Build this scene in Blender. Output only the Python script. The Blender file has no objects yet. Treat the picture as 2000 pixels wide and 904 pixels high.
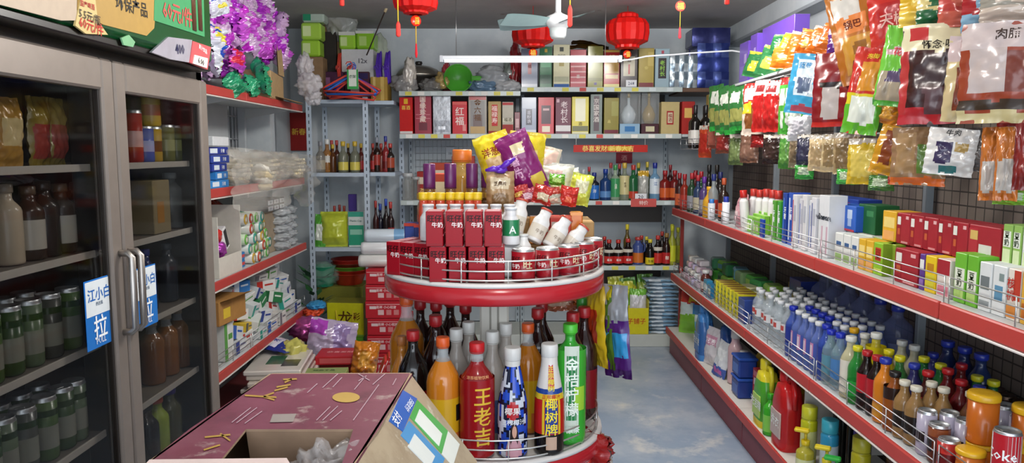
import bpy, math, random
from mathutils import Vector, Matrix, noise
R = math.radians
PI = math.pi
rnd = random.Random(7)
scene = bpy.context.scene
COL = scene.collection

# ---------------------------------------------------------------- camera
FPX, CX, CY, HC, TH = 1450.0, 1000.0, 452.0, 1.55, R(6.2)
cam_d = bpy.data.cameras.new('camera')
cam = bpy.data.objects.new('camera', cam_d)
COL.objects.link(cam)
cam_d.sensor_width = 36.0
cam_d.lens = 36.0 * FPX / 2000.0
cam_d.clip_start = 0.02
cam.location = (0, 0, HC)
cam.rotation_euler = (PI / 2 - TH, 0, 0)
scene.camera = cam
CT, ST = math.cos(TH), math.sin(TH)

def ray(px, py):
    dx, dz = (px - CX) / FPX, (CY - py) / FPX
    return Vector((dx, CT + dz * ST, -ST + dz * CT))
def atY(px, py, Y):
    r = ray(px, py); s = Y / r.y
    return Vector((r.x * s, Y, HC + r.z * s))
def atX(px, py, X):
    r = ray(px, py); s = X / r.x
    return Vector((X, r.y * s, HC + r.z * s))
def atZ(px, py, z):
    r = ray(px, py); s = (z - HC) / r.z
    return Vector((r.x * s, r.y * s, z))
def Xf(px, Y, z):          # world x seen at pixel column px, at depth Y, height z
    return (px - CX) / FPX * (Y * CT - (z - HC) * ST)
def Yf(px, X, z):          # depth of a point of the line (X, z) seen at pixel column px
    d = FPX * X / (px - CX)
    return (d + (z - HC) * ST) / CT
def Zf(py, Y):
    return atY(CX, py, Y).z

# ---------------------------------------------------------------- materials
def lin(c):
    return c / 12.92 if c <= 0.04045 else ((c + 0.055) / 1.055) ** 2.4
def rgb(h):
    h = h.lstrip('#')
    if len(h) == 3: h = ''.join(x * 2 for x in h)
    return tuple(lin(int(h[i:i + 2], 16) / 255) for i in (0, 2, 4))
_M = {}
KINDS = dict(  # rough, metal, alpha, coat, emission, noise amount, noise scale, bump
    matte=(.75, 0, 1, 0, 0, .10, 30, 0), card=(.5, 0, 1, .06, 0, .07, 40, 0), gloss=(.22, 0, 1, .15, 0, .05, 20, 0),
    plastic=(.32, 0, 1, 0, 0, .05, 25, 0), metal=(.35, .9, 1, 0, 0, .10, 20, 0), foil=(.28, .55, 1, 0, 0, .15, 18, .25),
    film=(.12, 0, .30, 0, 0, 0, 1, .0), pouch=(.22, .05, 1, .2, 0, .06, 14, .15), glass=(.05, 0, .16, 0, 0, 0, 1, 0),
    tint=(.08, 0, .66, 0, 0, .06, 10, 0), pet=(.08, 0, .30, 0, 0, 0, 1, 0), liquid=(.10, .0, 1, .3, 0, .04, 9, 0), paint=(.4, 0, 1, 0, 0, .06, 12, 0),
    glow=(.5, 0, 1, 0, 1.0, 0, 1, 0), food=(.35, 0, 1, .2, 0, .5, 70, .3), satin=(.42, .35, 1, 0, 0, .08, 20, 0), kraft=(.8, 0, 1, 0, 0, .16, 25, .1), cloth=(.9, 0, 1, 0, 0, .12, 60, .2), wrap=(.13, .08, 1, .7, 0, .12, 22, .35), pink=(.15, 0, .8, 0, 0, .1, 9, .1))
def M(col, kind='card', e=None, a=None):
    key = (col, kind, e, a)
    if key in _M: return _M[key]
    ro, me, al, co, em, na, ns, bu = KINDS[kind]
    if e is not None: em = e
    if a is not None: al = a
    m = bpy.data.materials.new(kind + '_' + col.strip('#'))
    m.use_nodes = True
    nt = m.node_tree; N = nt.nodes; L = nt.links
    b = N['Principled BSDF']
    c = rgb(col)
    b.inputs['Roughness'].default_value = ro
    b.inputs['Metallic'].default_value = me
    b.inputs['Specular IOR Level'].default_value = {'matte': .2, 'card': .22, 'kraft': .15, 'paint': .25, 'gloss': .35, 'cloth': .1}.get(kind, .5)
    b.inputs['Coat Weight'].default_value = co
    b.inputs['Coat Roughness'].default_value = .15
    b.inputs['Alpha'].default_value = al
    b.inputs['Base Color'].default_value = (*c, 1)
    if em:
        b.inputs['Emission Color'].default_value = (*c, 1)
        b.inputs['Emission Strength'].default_value = em
    if na:
        tc = N.new('ShaderNodeTexCoord'); no = N.new('ShaderNodeTexNoise')
        no.inputs['Scale'].default_value = ns; no.inputs['Detail'].default_value = 3
        L.new(tc.outputs['Object'], no.inputs['Vector'])
        mx = N.new('ShaderNodeMix'); mx.data_type = 'RGBA'
        lo = tuple(max(0, x * (1 - na * 1.6)) for x in c); hi = tuple(min(1, x * (1 + na)) for x in c)
        mx.inputs[6].default_value = (*lo, 1); mx.inputs[7].default_value = (*hi, 1)
        L.new(no.outputs['Fac'], mx.inputs[0]); L.new(mx.outputs[2], b.inputs['Base Color'])
        if bu:
            bp = N.new('ShaderNodeBump'); bp.inputs['Strength'].default_value = bu; bp.inputs['Distance'].default_value = .01
            L.new(no.outputs['Fac'], bp.inputs['Height']); L.new(bp.outputs['Normal'], b.inputs['Normal'])
    _M[key] = m
    return m

def worn(name, cols, scale, rough=.6, extra=None, bump=0):
    """surface of two to four tones mixed by noise at different scales"""
    m = bpy.data.materials.new(name); m.use_nodes = True
    nt = m.node_tree; N = nt.nodes; L = nt.links; b = N['Principled BSDF']
    b.inputs['Roughness'].default_value = rough
    tc = N.new('ShaderNodeTexCoord')
    prev = None
    for i, (c, lo, hi, sc) in enumerate(cols):
        if i == 0:
            prev = N.new('ShaderNodeRGB'); prev.outputs[0].default_value = (*rgb(c), 1); prev = prev.outputs[0]; continue
        no = N.new('ShaderNodeTexNoise'); no.inputs['Scale'].default_value = sc * scale; no.inputs['Detail'].default_value = 6
        no.inputs['Roughness'].default_value = .65
        mp = N.new('ShaderNodeMapping'); mp.inputs['Location'].default_value = (i * 3.1, i * 1.7, i)
        L.new(tc.outputs['Object'], mp.inputs[0]); L.new(mp.outputs[0], no.inputs['Vector'])
        rp = N.new('ShaderNodeMapRange'); rp.inputs[1].default_value = lo; rp.inputs[2].default_value = hi
        L.new(no.outputs['Fac'], rp.inputs[0])
        mx = N.new('ShaderNodeMix'); mx.data_type = 'RGBA'
        L.new(rp.outputs[0], mx.inputs[0]); L.new(prev, mx.inputs[6]); mx.inputs[7].default_value = (*rgb(c), 1)
        prev = mx.outputs[2]
    L.new(prev, b.inputs['Base Color'])
    return m

# ---------------------------------------------------------------- mesh builder
class MB:
    def __init__(s):
        s.v = []; s.f = []; s.mi = []; s.sm = []; s.mats = []
    def slot(s, m):
        if m not in s.mats: s.mats.append(m)
        return s.mats.index(m)
    def add(s, vs, fs, m, smooth=False, mat=None):
        o = len(s.v)
        if mat is not None: vs = [mat @ Vector(v) for v in vs]
        s.v += [tuple(v) for v in vs]
        k = s.slot(m) if not isinstance(m, list) else None
        for i, f in enumerate(fs):
            s.f.append([o + j for j in f]); s.sm.append(smooth)
            s.mi.append(k if k is not None else s.slot(m[i]))
        return s
    def box(s, x0, x1, y0, y1, z0, z1, m, mat=None):
        vs = [(x, y, z) for z in (z0, z1) for y in (y0, y1) for x in (x0, x1)]
        fs = [(0, 2, 3, 1), (4, 5, 7, 6), (0, 1, 5, 4), (2, 6, 7, 3), (0, 4, 6, 2), (1, 3, 7, 5)]
        return s.add(vs, fs, m, False, mat)
    def rbox(s, x0, x1, y0, y1, z0, z1, m, b=.002, mat=None, smooth=False):
        b = min(b, (x1 - x0) * .45, (y1 - y0) * .45, (z1 - z0) * .45)
        vs, idx = [], {}
        for cx in (0, 1):
            for cy in (0, 1):
                for cz in (0, 1):
                    X, Y, Z = (x0, x1)[cx], (y0, y1)[cy], (z0, z1)[cz]
                    sx, sy, sz = (b, -b)[cx], (b, -b)[cy], (b, -b)[cz]
                    idx[cx, cy, cz] = len(vs)
                    vs += [(X, Y + sy, Z + sz), (X + sx, Y, Z + sz), (X + sx, Y + sy, Z)]
        fs = []
        I = lambda c, a: idx[c] + a
        for a in range(3):
            for sd in (0, 1):
                o1, o2 = (a + 1) % 3, (a + 2) % 3
                q = []
                for u, w in ((0, 0), (1, 0), (1, 1), (0, 1)):
                    c = [0, 0, 0]; c[a] = sd; c[o1] = u; c[o2] = w
                    q.append(I(tuple(c), a))
                fs.append(q if sd else q[::-1])
        for a in range(3):          # edges along axis a
            o1, o2 = (a + 1) % 3, (a + 2) % 3
            for u in (0, 1):
                for w in (0, 1):
                    c0 = [0, 0, 0]; c0[o1] = u; c0[o2] = w; c1 = list(c0); c1[a] = 1
                    q = [I(tuple(c0), o1), I(tuple(c1), o1), I(tuple(c1), o2), I(tuple(c0), o2)]
                    fs.append(q if (u ^ w) == 1 else q[::-1])
        for c in idx:
            t = [idx[c], idx[c] + 1, idx[c] + 2]
            fs.append(t if sum(c) % 2 == 1 else t[::-1])
        return s.add(vs, fs, m, smooth, mat)
    def lathe(s, prof, m, seg=20, mat=None, smooth=True, sx=1, sy=1, cap=True):
        """prof: [(r, z), ...]; m one material or one per ring"""
        vs, fs, ms = [], [], []
        n = len(prof)
        for r, z in prof:
            for k in range(seg):
                a = 2 * PI * k / seg
                vs.append((r * math.cos(a) * sx, r * math.sin(a) * sy, z))
        for i in range(n - 1):
            for k in range(seg):
                k2 = (k + 1) % seg
                fs.append((i * seg + k, i * seg + k2, (i + 1) * seg + k2, (i + 1) * seg + k))
                ms.append(m[i] if isinstance(m, list) else m)
        s.add(vs, fs, ms, smooth, mat)
        if cap:
            o = len(s.v) - len(vs)
            for i, rev in ((0, True), (n - 1, False)):
                if prof[i][0] > 1e-5:
                    q = [o + i * seg + k for k in range(seg)]
                    s.f.append(q[::-1] if rev else q); s.sm.append(False)
                    s.mi.append(s.slot((m[0] if rev else m[-1]) if isinstance(m, list) else m))
        return s
    def tube(s, pts, r, m, seg=6, mat=None, closed=False):
        pts = [Vector(p) for p in pts]; n = len(pts)
        rr = r if isinstance(r, (list, tuple)) else [r] * n
        vs, fs = [], []
        up = None
        for i, p in enumerate(pts):
            a = pts[(i - 1) % n] if (closed or i > 0) else p
            b = pts[(i + 1) % n] if (closed or i < n - 1) else p
            t = (b - a)
            if t.length < 1e-9: t = Vector((0, 0, 1))
            t.normalize()
            if up is None:
                up = Vector((0, 0, 1)) if abs(t.z) < .9 else Vector((1, 0, 0))
            x = up.cross(t)
            if x.length < 1e-4: x = Vector((1, .3, .2)).cross(t)
            x.normalize(); y = t.cross(x); up = y
            for k in range(seg):
                ang = 2 * PI * k / seg
                vs.append(p + (x * math.cos(ang) + y * math.sin(ang)) * rr[i])
        for i in range(n if closed else n - 1):
            j = (i + 1) % n
            for k in range(seg):
                k2 = (k + 1) % seg
                fs.append((i * seg + k, i * seg + k2, j * seg + k2, j * seg + k))
        if not closed:
            fs.append(list(range(seg))[::-1]); fs.append([(n - 1) * seg + k for k in range(seg)])
        return s.add(vs, fs, m, seg > 4, mat)
    def prism(s, poly, y0, y1, m, mat=None):
        """polygon in x/z, extruded along y"""
        n = len(poly)
        vs = [(x, y0, z) for x, z in poly] + [(x, y1, z) for x, z in poly]
        fs = [list(range(n)), list(range(n, 2 * n))[::-1]]
        for i in range(n):
            j = (i + 1) % n
            fs.append((i, i + n, j + n, j))
        return s.add(vs, fs, m, False, mat)
    def grid(s, fn, nu, nv, m, mat=None, smooth=True, flip=False):
        """fn(u, v) -> point; m a material or a function (u, v) -> material"""
        vs = [fn(i / nu, j / nv) for j in range(nv + 1) for i in range(nu + 1)]
        fs, ms = [], []
        for j in range(nv):
            for i in range(nu):
                a = j * (nu + 1) + i
                q = (a, a + 1, a + nu + 2, a + nu + 1)
                fs.append(q[::-1] if flip else q)
                ms.append(m((i + .5) / nu, (j + .5) / nv) if callable(m) else m)
        return s.add(vs, fs, ms, smooth, mat)
    def blob(s, rx, ry, rz, m, amp=.2, freq=2.0, seed=0, sub=3, flat=None, mat=None, smooth=True):
        key = sub
        vs, fs = ico(sub)
        out = []
        for v in vs:
            d = 1 + amp * noise.noise(Vector(v) * freq + Vector((seed * 3.7, seed * 1.3, seed))) + amp * .5 * noise.noise(Vector(v) * freq * 2.7 + Vector((seed, 9, seed)))
            p = Vector((v[0] * rx * d, v[1] * ry * d, v[2] * rz * d))
            if flat is not None and p.z < flat: p.z = flat + (p.z - flat) * .06
            out.append(p)
        return s.add(out, fs, m, smooth, mat)
    def text(s, body, size, m, fn=None, mat=None, vertical=False, align='CENTER'):
        vs, fs = glyphs(body, vertical, fn is not None)
        vs = [(x * size, z * size) for x, z in vs]
        if fn: vs = [fn(x, z) for x, z in vs]
        else: vs = [(x, 0, z) for x, z in vs]
        return s.add(vs, fs, m, False, mat)
    def mesh(s, name):
        me = bpy.data.meshes.new(name)
        me.from_pydata(s.v, [], s.f)
        for m in s.mats: me.materials.append(m)
        me.polygons.foreach_set('material_index', s.mi)
        me.polygons.foreach_set('use_smooth', s.sm)
        me.update()
        return me

_ICO = {}
def ico(sub):
    if sub in _ICO: return _ICO[sub]
    t = (1 + 5 ** .5) / 2
    vs = [Vector(v).normalized() for v in [(-1, t, 0), (1, t, 0), (-1, -t, 0), (1, -t, 0), (0, -1, t), (0, 1, t), (0, -1, -t), (0, 1, -t), (t, 0, -1), (t, 0, 1), (-t, 0, -1), (-t, 0, 1)]]
    fs = [(0, 11, 5), (0, 5, 1), (0, 1, 7), (0, 7, 10), (0, 10, 11), (1, 5, 9), (5, 11, 4), (11, 10, 2), (10, 7, 6), (7, 1, 8), (3, 9, 4), (3, 4, 2), (3, 2, 6), (3, 6, 8), (3, 8, 9), (4, 9, 5), (2, 4, 11), (6, 2, 10), (8, 6, 7), (9, 8, 1)]
    for _ in range(sub):
        c, nf = {}, []
        def mid(a, b):
            k = (min(a, b), max(a, b))
            if k not in c:
                vs.append(((vs[a] + vs[b]) / 2).normalized()); c[k] = len(vs) - 1
            return c[k]
        for a, b, d in fs:
            x, y, z = mid(a, b), mid(b, d), mid(d, a)
            nf += [(a, x, z), (b, y, x), (d, z, y), (x, y, z)]
        fs = nf
    _ICO[sub] = (vs, fs)
    return _ICO[sub]

_G = {}
def glyphs(body, vertical=False, cut=False):
    """outline of a line of writing, one em high, centred; points (x, z)"""
    k = (body, vertical, cut)
    if k in _G: return _G[k]
    c = bpy.data.curves.new('writing', 'FONT')
    c.body = '\n'.join(body) if vertical else body
    c.align_x = 'CENTER'; c.resolution_u = 1
    c.offset = .012
    if vertical: c.space_line = 1.02
    o = bpy.data.objects.new('writing', c); COL.objects.link(o)
    dg = bpy.context.evaluated_depsgraph_get(); dg.update()
    me = bpy.data.meshes.new_from_object(o.evaluated_get(dg))
    if cut:
        import bmesh
        bm = bmesh.new(); bm.from_mesh(me); xs = [v.co.x for v in bm.verts]
        x = min(xs) + .14
        while x < max(xs):
            bmesh.ops.bisect_plane(bm, geom=bm.verts[:] + bm.edges[:] + bm.faces[:], plane_co=(x, 0, 0), plane_no=(1, 0, 0)); x += .14
        bm.to_mesh(me); bm.free()
    vs = [(v.co.x, v.co.y) for v in me.vertices]; fs = [list(p.vertices) for p in me.polygons]
    bpy.data.objects.remove(o); bpy.data.curves.remove(c); bpy.data.meshes.remove(me)
    if vs:
        xs = [v[0] for v in vs]; zs = [v[1] for v in vs]
        cx, cz = (min(xs) + max(xs)) / 2, (min(zs) + max(zs)) / 2
        vs = [(x - cx, z - cz) for x, z in vs]
    _G[k] = (vs, fs)
    return _G[k]

# ---------------------------------------------------------------- things and parts
def link(o, parent=None):
    COL.objects.link(o)
    if parent is not None: o.parent = parent
    return o
def part(name, me, parent, label=None):
    if isinstance(me, MB): me = me.mesh(name)
    o = link(bpy.data.objects.new(name, me), parent)
    if label: o['label'] = label
    return o
def tag(o, label, cat, group=None, kind=None):
    o['label'] = label; o['category'] = cat
    if group: o['group'] = group
    if kind: o['kind'] = kind
    return o
def thing(name, label, cat, loc=(0, 0, 0), rot=0, group=None):
    o = link(bpy.data.objects.new(name, None))
    o.empty_display_size = .02
    o.location = loc
    o.rotation_euler = rot if isinstance(rot, (tuple, list)) else (0, 0, rot)
    return tag(o, label, cat, group)
def struct(name, mb, label=None):
    o = link(bpy.data.objects.new(name, mb.mesh(name)))
    o['kind'] = 'structure'
    if label: o['label'] = label
    return o
_SPEC = {}
def place(spec, name, label, cat, loc, rot=0, group=None, scale=None):
    """puts down a copy of a kind of thing: spec = [(part name, mesh, [sub-parts])]"""
    t = thing(name, label, cat, loc, rot, group)
    if scale is not None: t.scale = scale if isinstance(scale, tuple) else (scale,) * 3
    for row in spec:
        p = part(row[0], row[1], t)
        for sub in (row[2] if len(row) > 2 else ()):
            part(sub[0], sub[1], p)
    return t
def cached(fn):
    def w(*a, **k):
        key = (fn.__name__, repr(a), repr(sorted(k.items())))
        if key not in _SPEC: _SPEC[key] = fn(*a, **k)
        return _SPEC[key]
    return w
ORD = 'first second third fourth fifth sixth seventh eighth ninth tenth eleventh twelfth thirteenth fourteenth fifteenth sixteenth seventeenth eighteenth nineteenth twentieth'.split()
ORD += ['twenty-' + x for x in ORD[:9]] + ['thirtieth'] + ['thirty-' + x for x in ORD[:9]] + ['fortieth'] + ['forty-' + x for x in ORD[:9]]
EXPO = 0.74
# ---------------------------------------------------------------- kinds of goods
SHEET = .0006
@cached
def carton(w, d, h, col, prints=(), texts=(), kind='card', bev=.0025, flap=False):
    """upright box, origin at the middle of its base, front towards -y.
    prints: (face, u0, u1, v0, v1, colour[, kind]); texts: (face, body, u, v, size, colour[, vertical])"""
    b = MB(); b.rbox(-w / 2, w / 2, -d / 2, d / 2, 0, h, M(col, kind), bev)
    def fm(face):
        if face == 'F': return Matrix.Translation((0, -d / 2, 0)), w, h
        if face == 'R': return Matrix.Translation((w / 2, 0, 0)) @ Matrix.Rotation(PI / 2, 4, 'Z'), d, h
        if face == 'L': return Matrix.Translation((-w / 2, 0, 0)) @ Matrix.Rotation(-PI / 2, 4, 'Z'), d, h
        return Matrix.Translation((0, 0, h)) @ Matrix.Rotation(-PI / 2, 4, 'X') @ Matrix.Translation((0, 0, -d / 2)), w, d
    for i, p in enumerate(prints):
        mt, fw, fh = fm(p[0])
        e = SHEET * (1 + .25 * (i % 5))
        b.box((p[1] - .5) * fw, (p[2] - .5) * fw, -e, SHEET, p[3] * fh, p[4] * fh, M(p[5], p[6] if len(p) > 6 else kind), mt)
    spec = [('box_body', b.mesh('box_body'))]
    if flap:
        f = MB(); f.rbox(-w / 2 - .001, w / 2 + .001, -d / 2 - .001, d / 2 + .001, h - .02, h + .001, M(col, kind), .002)
        spec.append(('lid', f.mesh('lid')))
    if texts:
        t = MB()
        for i, q in enumerate(texts):
            mt, fw, fh = fm(q[0])
            t.text(q[1], q[4], M(q[5], 'card'), mat=mt @ Matrix.Translation(((q[2] - .5) * fw, -SHEET * 2.6 - .0002 * (i % 3), q[3] * fh)), vertical=len(q) > 6 and q[6])
        spec.append(('lettering', t.mesh('lettering')))
    return spec

def cyl_text(mb, body, size, r, zc, ang, m, vertical=False):
    """writing wrapped on a round wall; ang 0 faces -y"""
    def f(x, z):
        a = ang + x / r - PI / 2
        return (r * math.cos(a), r * math.sin(a), zc + z)
    mb.text(body, size, m, fn=f, vertical=vertical)
def ring_band(mb, r, z0, z1, m, seg=20, a0=None, a1=None):
    if a0 is None:
        mb.lathe([(r, z0), (r, z1)], m, seg, cap=False)
    else:
        n = max(3, int(seg * (a1 - a0) / (2 * PI)) + 1)
        mb.grid(lambda u, v: (r * math.cos(a0 + (a1 - a0) * u - PI / 2), r * math.sin(a0 + (a1 - a0) * u - PI / 2), z0 + (z1 - z0) * v), n, 1, m)

@cached
def bottle(h, r, col, cap, kind='liquid', neck=.36, shoulder=.62, caph=.09, label=None, texts=(), fill=1.0, seg=18, waist=0, capr=None, bands=(), top=None, bk='gloss', neckz=None):
    """round bottle: label = (z0, z1, colour) fractions of h; texts = (body, z, size, colour, angle, vertical)"""
    rn = r * neck; hn = h * (1 - caph)
    zn = (neckz or (shoulder + (1 - caph) * 2.2) / 3.2) * h if neckz is None else neckz * h
    prof = [(r * .80, 0), (r * .97, h * .015), (r, h * .04)]
    if waist:
        prof += [(r, h * .22), (r * (1 - waist), h * (.22 + shoulder) / 2), (r, h * shoulder * .93)]
    prof += [(r, h * shoulder)]
    for k in (.25, .5, .75, .92):
        zz = h * shoulder + (zn - h * shoulder) * k
        prof.append((rn + (r - rn) * (math.cos(PI * k) * .5 + .5) ** .9, zz))
    prof += [(rn, zn), (rn, hn)]
    mb, mt = M(col, kind), M(top or '#e8eef0', 'pet')
    ms = []
    for i in range(len(prof) - 1):
        ms.append(mb if prof[i + 1][1] <= fill * h + 1e-6 else mt)
    b = MB(); b.lathe(prof, ms, seg)
    spec = [('bottle_body', b.mesh('bottle_body'))]
    cr = capr * r if capr else rn * 1.18
    c = MB(); c.lathe([(cr * .98, hn - h * .004), (cr, hn), (cr, h * .992), (cr * .9, h)], M(cap, 'plastic'), max(10, seg - 4))
    c.lathe([(rn * 1.12, hn - h * .016), (rn * 1.15, hn - h * .013), (rn * 1.15, hn - h * .008)], M(cap, 'plastic'), max(10, seg - 4), cap=False)
    spec.append(('cap', c.mesh('cap')))
    if label:
        l = MB(); ring_band(l, r * 1.012, label[0] * h, label[1] * h, M(label[2], bk), seg)
        for n_, q in enumerate(bands): ring_band(l, r * (1.018 + .004 * n_), q[0] * h, q[1] * h, M(q[2], bk), seg, q[3] if len(q) > 3 else None, q[4] if len(q) > 3 else None)
        sub = []
        if texts:
            t = MB()
            for q in texts: cyl_text(t, q[0], q[2], r * (1.024 + .004 * len(bands)), q[1] * h, q[4] if len(q) > 4 else 0, M(q[3], 'card'), len(q) > 5 and q[5])
            sub = [('lettering', t.mesh('lettering'))]
        spec.append(('label', l.mesh('label'), sub))
    return spec

@cached
def can(h, r, col, texts=(), bands=(), seg=20, lid='#c9ccce'):
    b = MB()
    b.lathe([(r * .82, .0), (r * .95, h * .025), (r, h * .06), (r, h * .93)], M(col, 'gloss'), seg)
    for n_, q in enumerate(bands): ring_band(b, r * (1.004 + .004 * n_), q[0] * h, q[1] * h, M(q[2], 'gloss'), seg, q[3] if len(q) > 3 else None, q[4] if len(q) > 3 else None)
    t = MB(); t.lathe([(r, h * .93), (r * .93, h * .965), (r * .93, h * .995), (r * .89, h), (r * .86, h * .97), (0, h * .97)], M(lid, 'metal'), seg, cap=False)
    tab = MB(); tab.rbox(-r * .16, r * .16, -r * .5, r * .2, h * .975, h * .985, M(lid, 'metal'), .001)
    spec = [('can_body', b.mesh('can_body')), ('can_lid', t.mesh('can_lid'), [('pull_tab', tab.mesh('pull_tab'))])]
    if texts:
        t = MB()
        for q in texts: cyl_text(t, q[0], q[2], r * (1.008 + .004 * len(bands)), q[1] * h, q[4] if len(q) > 4 else 0, M(q[3], 'card'), len(q) > 5 and q[5])
        spec.append(('lettering', t.mesh('lettering')))
    return spec

@cached
def pouch(w, h, t, col, regions=(), texts=(), seed=0, kind='pouch', wr=.006, curl=0, nu=22, nv=30, seal=.06, top_card=None, hole=True):
    """filled flat bag, origin at the middle of its bottom edge, front towards -y.
    regions (u0, u1, v0, v1, colour[, kind]) last one wins; texts (body, u, v, size, colour[, vertical])"""
    sd = Vector((seed * 1.37, seed * .71, seed * 2.3))
    def bulge(u, v):
        a = max(0, 1 - abs(2 * u - 1) ** 3)
        b = min(1, max(0, (min(v, 1 - v) - seal)) / .22)
        return t / 2 * (a ** .7) * (b ** .6)
    def base(u, v):
        n = noise.noise(Vector((u * 3, v * 4, 0)) + sd)
        sx = 1 - .10 * (bulge(u, v) / (t / 2 + 1e-6)) * (1 - abs(2 * v - 1)) + .015 * math.sin(v * 40 + seed)
        return Vector(((u - .5) * w * sx, curl * (v - .5) ** 2 * h + n * wr, v * h + wr * .5 * noise.noise(Vector((u * 4, 3, 0)) + sd)))
    def wrk(u, v): return wr * .9 * noise.noise(Vector((u * 9, v * 12, 5)) + sd)
    def F(u, v):
        p = base(u, v); p.y -= bulge(u, v) + wrk(u, v) + .0006; return p
    def B(u, v):
        p = base(u, v); p.y += bulge(u, v) + .0006; return p
    def mat(u, v):
        c, k = col, kind
        j = noise.noise(Vector((u * 5, v * 5, 8)) + sd) * .025; u += j; v -= j
        for q in regions:
            if q[0] <= u <= q[1] and q[2] <= v <= q[3]: c = q[4]; k = q[5] if len(q) > 5 else kind
        return M(c, k)
    b = MB(); b.grid(F, nu, nv, mat); b.grid(B, max(6, nu // 2), max(8, nv // 2), M(col, kind), flip=True)
    spec = [('bag_film', b.mesh('bag_film'))]
    if texts:
        tx = MB()
        for q in texts:
            def f(x, z, q=q):
                u, v = min(1, max(0, q[1] + x / w)), min(1, max(0, q[2] + z / h))
                p = F(u, v); return (p.x, p.y - .0016, p.z)
            tx.text(q[0], q[3], M(q[4], 'card'), fn=f, vertical=len(q) > 5 and q[5])
        spec.append(('lettering', tx.mesh('lettering')))
    if top_card:
        c = MB(); c.rbox(-w * .5, w * .5, -.004, .004, h * .93, h * 1.0, M(top_card, 'card'), .001)
        spec.append(('header_card', c.mesh('header_card')))
    return spec

@cached
def tube_pack(h, r, col, cap, band=None):
    """toothpaste / cream tube standing on its cap or cap up: flat crimp on top"""
    b = MB()
    def f(u, v):
        a = 2 * PI * u; k = v ** 1.5
        return (r * math.cos(a) * (1 + .25 * k), r * math.sin(a) * (1 - .93 * k), h * .16 + v * h * .84)
    b.grid(f, 14, 6, (lambda u, v: M(band, 'gloss') if band and .3 < v < .7 else M(col, 'gloss')))
    c = MB(); c.lathe([(r * .8, 0), (r * .82, h * .01), (r * .9, h * .16)], M(cap, 'plastic'), 14)
    return [('tube_body', b.mesh('tube_body')), ('cap', c.mesh('cap'))]

@cached
def blob_bag(rx, ry, rz, col, kind='film', amp=.3, freq=2.2, seed=0, sub=3, knot=None, content=None):
    b = MB(); b.blob(rx, ry, rz, M(col, kind), amp, freq, seed, sub, flat=-rz * .8, mat=Matrix.Translation((0, 0, rz * .8)))
    spec = [('bag_film', b.mesh('bag_film'))]
    if content:
        c = MB()
        r2 = random.Random(seed + 5)
        for i in range(content[1]):
            c.blob(rx * .42, ry * .42, rz * .38, M(content[0], content[2] if len(content) > 2 else 'matte'), .25, 2, seed + i * 7, 2,
                   mat=Matrix.Translation(((r2.random() - .5) * rx * .9, (r2.random() - .5) * ry * .8, rz * .8 + (r2.random() - .6) * rz * .7)))
        spec.append(('contents', c.mesh('contents')))
    if knot:
        k = MB(); k.lathe([(rx * .10, 0), (rx * .06, rz * .1), (rx * .22, rz * .4)], M(knot, kind), 9, smooth=True, mat=Matrix.Translation((0, 0, rz * 1.7)))
        spec.append(('knotted_neck', k.mesh('knotted_neck')))
    return spec
# ---------------------------------------------------------------- the room
XL, XR, YB, YN, ZC = -1.86, 1.92, 6.32, -1.3, 2.56
wallpaint = worn('wall_paint', [('#c9d0d4', 0, 0, 0), ('#b3bcc2', .45, .75, 1), ('#d6dadb', .5, .8, 3)], 1.2, .7)
ceilpaint = worn('ceiling_paint', [('#b3afac', 0, 0, 0), ('#9d9895', .45, .75, .8), ('#c0bdb9', .5, .8, 2), ('#7a5a4a', .70, .76, 1.6)], 1.2, .8)
floorpaint = worn('floor_concrete', [('#91a2b6', 0, 0, 0), ('#b4bcc4', .42, .68, 1.6), ('#8496ac', .5, .78, 3), ('#cfcfca', .56, .72, 2.6), ('#a09a8e', .64, .8, 4)], 1.5, .34)
b = MB(); b.box(XL - .1, XR + .1, YN, YB + .1, -.1, 0, floorpaint); struct('floor', b)
b = MB(); b.box(XL - .1, XR + .1, YN, YB + .1, ZC, ZC + .1, ceilpaint); struct('ceiling', b)
b = MB(); b.box(XL, XR, YB, YB + .1, 0, ZC, wallpaint); struct('wall_back', b)
b = MB(); b.box(XR, XR + .1, YN, YB + .1, 0, ZC, wallpaint); struct('wall_right', b)
WY0, WY1, WZ0, WZ1 = 4.82, 5.12, 1.42, 1.86
b = MB()
b.box(XL - .1, XL, YN, WY0, 0, ZC, wallpaint); b.box(XL - .1, XL, WY1, YB + .1, 0, ZC, wallpaint)
b.box(XL - .1, XL, WY0, WY1, 0, WZ0, wallpaint); b.box(XL - .1, XL, WY0, WY1, WZ1, ZC, wallpaint)
struct('wall_left', b)
w = thing('window_1', 'dark barred window behind the shelf beside the fridge', 'window', (XL, WY0, WZ0)); w['kind'] = 'structure'
b = MB(); b.box(-.10, -.085, 0, WY1 - WY0, 0, WZ1 - WZ0, M('#070809', 'matte')); part('pane', b, w)
for i in range(5):
    b = MB(); y = .03 + i * .06; b.tube([(-.02, y, 0), (-.02, y, WZ1 - WZ0)], .006, M('#c8ccd0', 'paint')); part('bar', b, w)
for i in range(3):
    b = MB(); z = .06 + i * .15; b.tube([(-.012, 0, z), (-.012, WY1 - WY0, z)], .005, M('#c8ccd0', 'paint')); part('bar', b, w)
b = MB(); b.box(XR - .13, XR, 2.2, YB, ZC - .13, ZC, wallpaint); b.box(XR - .135, XR, 2.2, YB, ZC - .15, ZC - .13, M('#9aa0a6', 'paint')); struct('trim_1', b)
b = MB(); b.box(XL, -1.66, 5.14, 5.24, 0, ZC, wallpaint); struct('trim_2', b)

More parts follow.
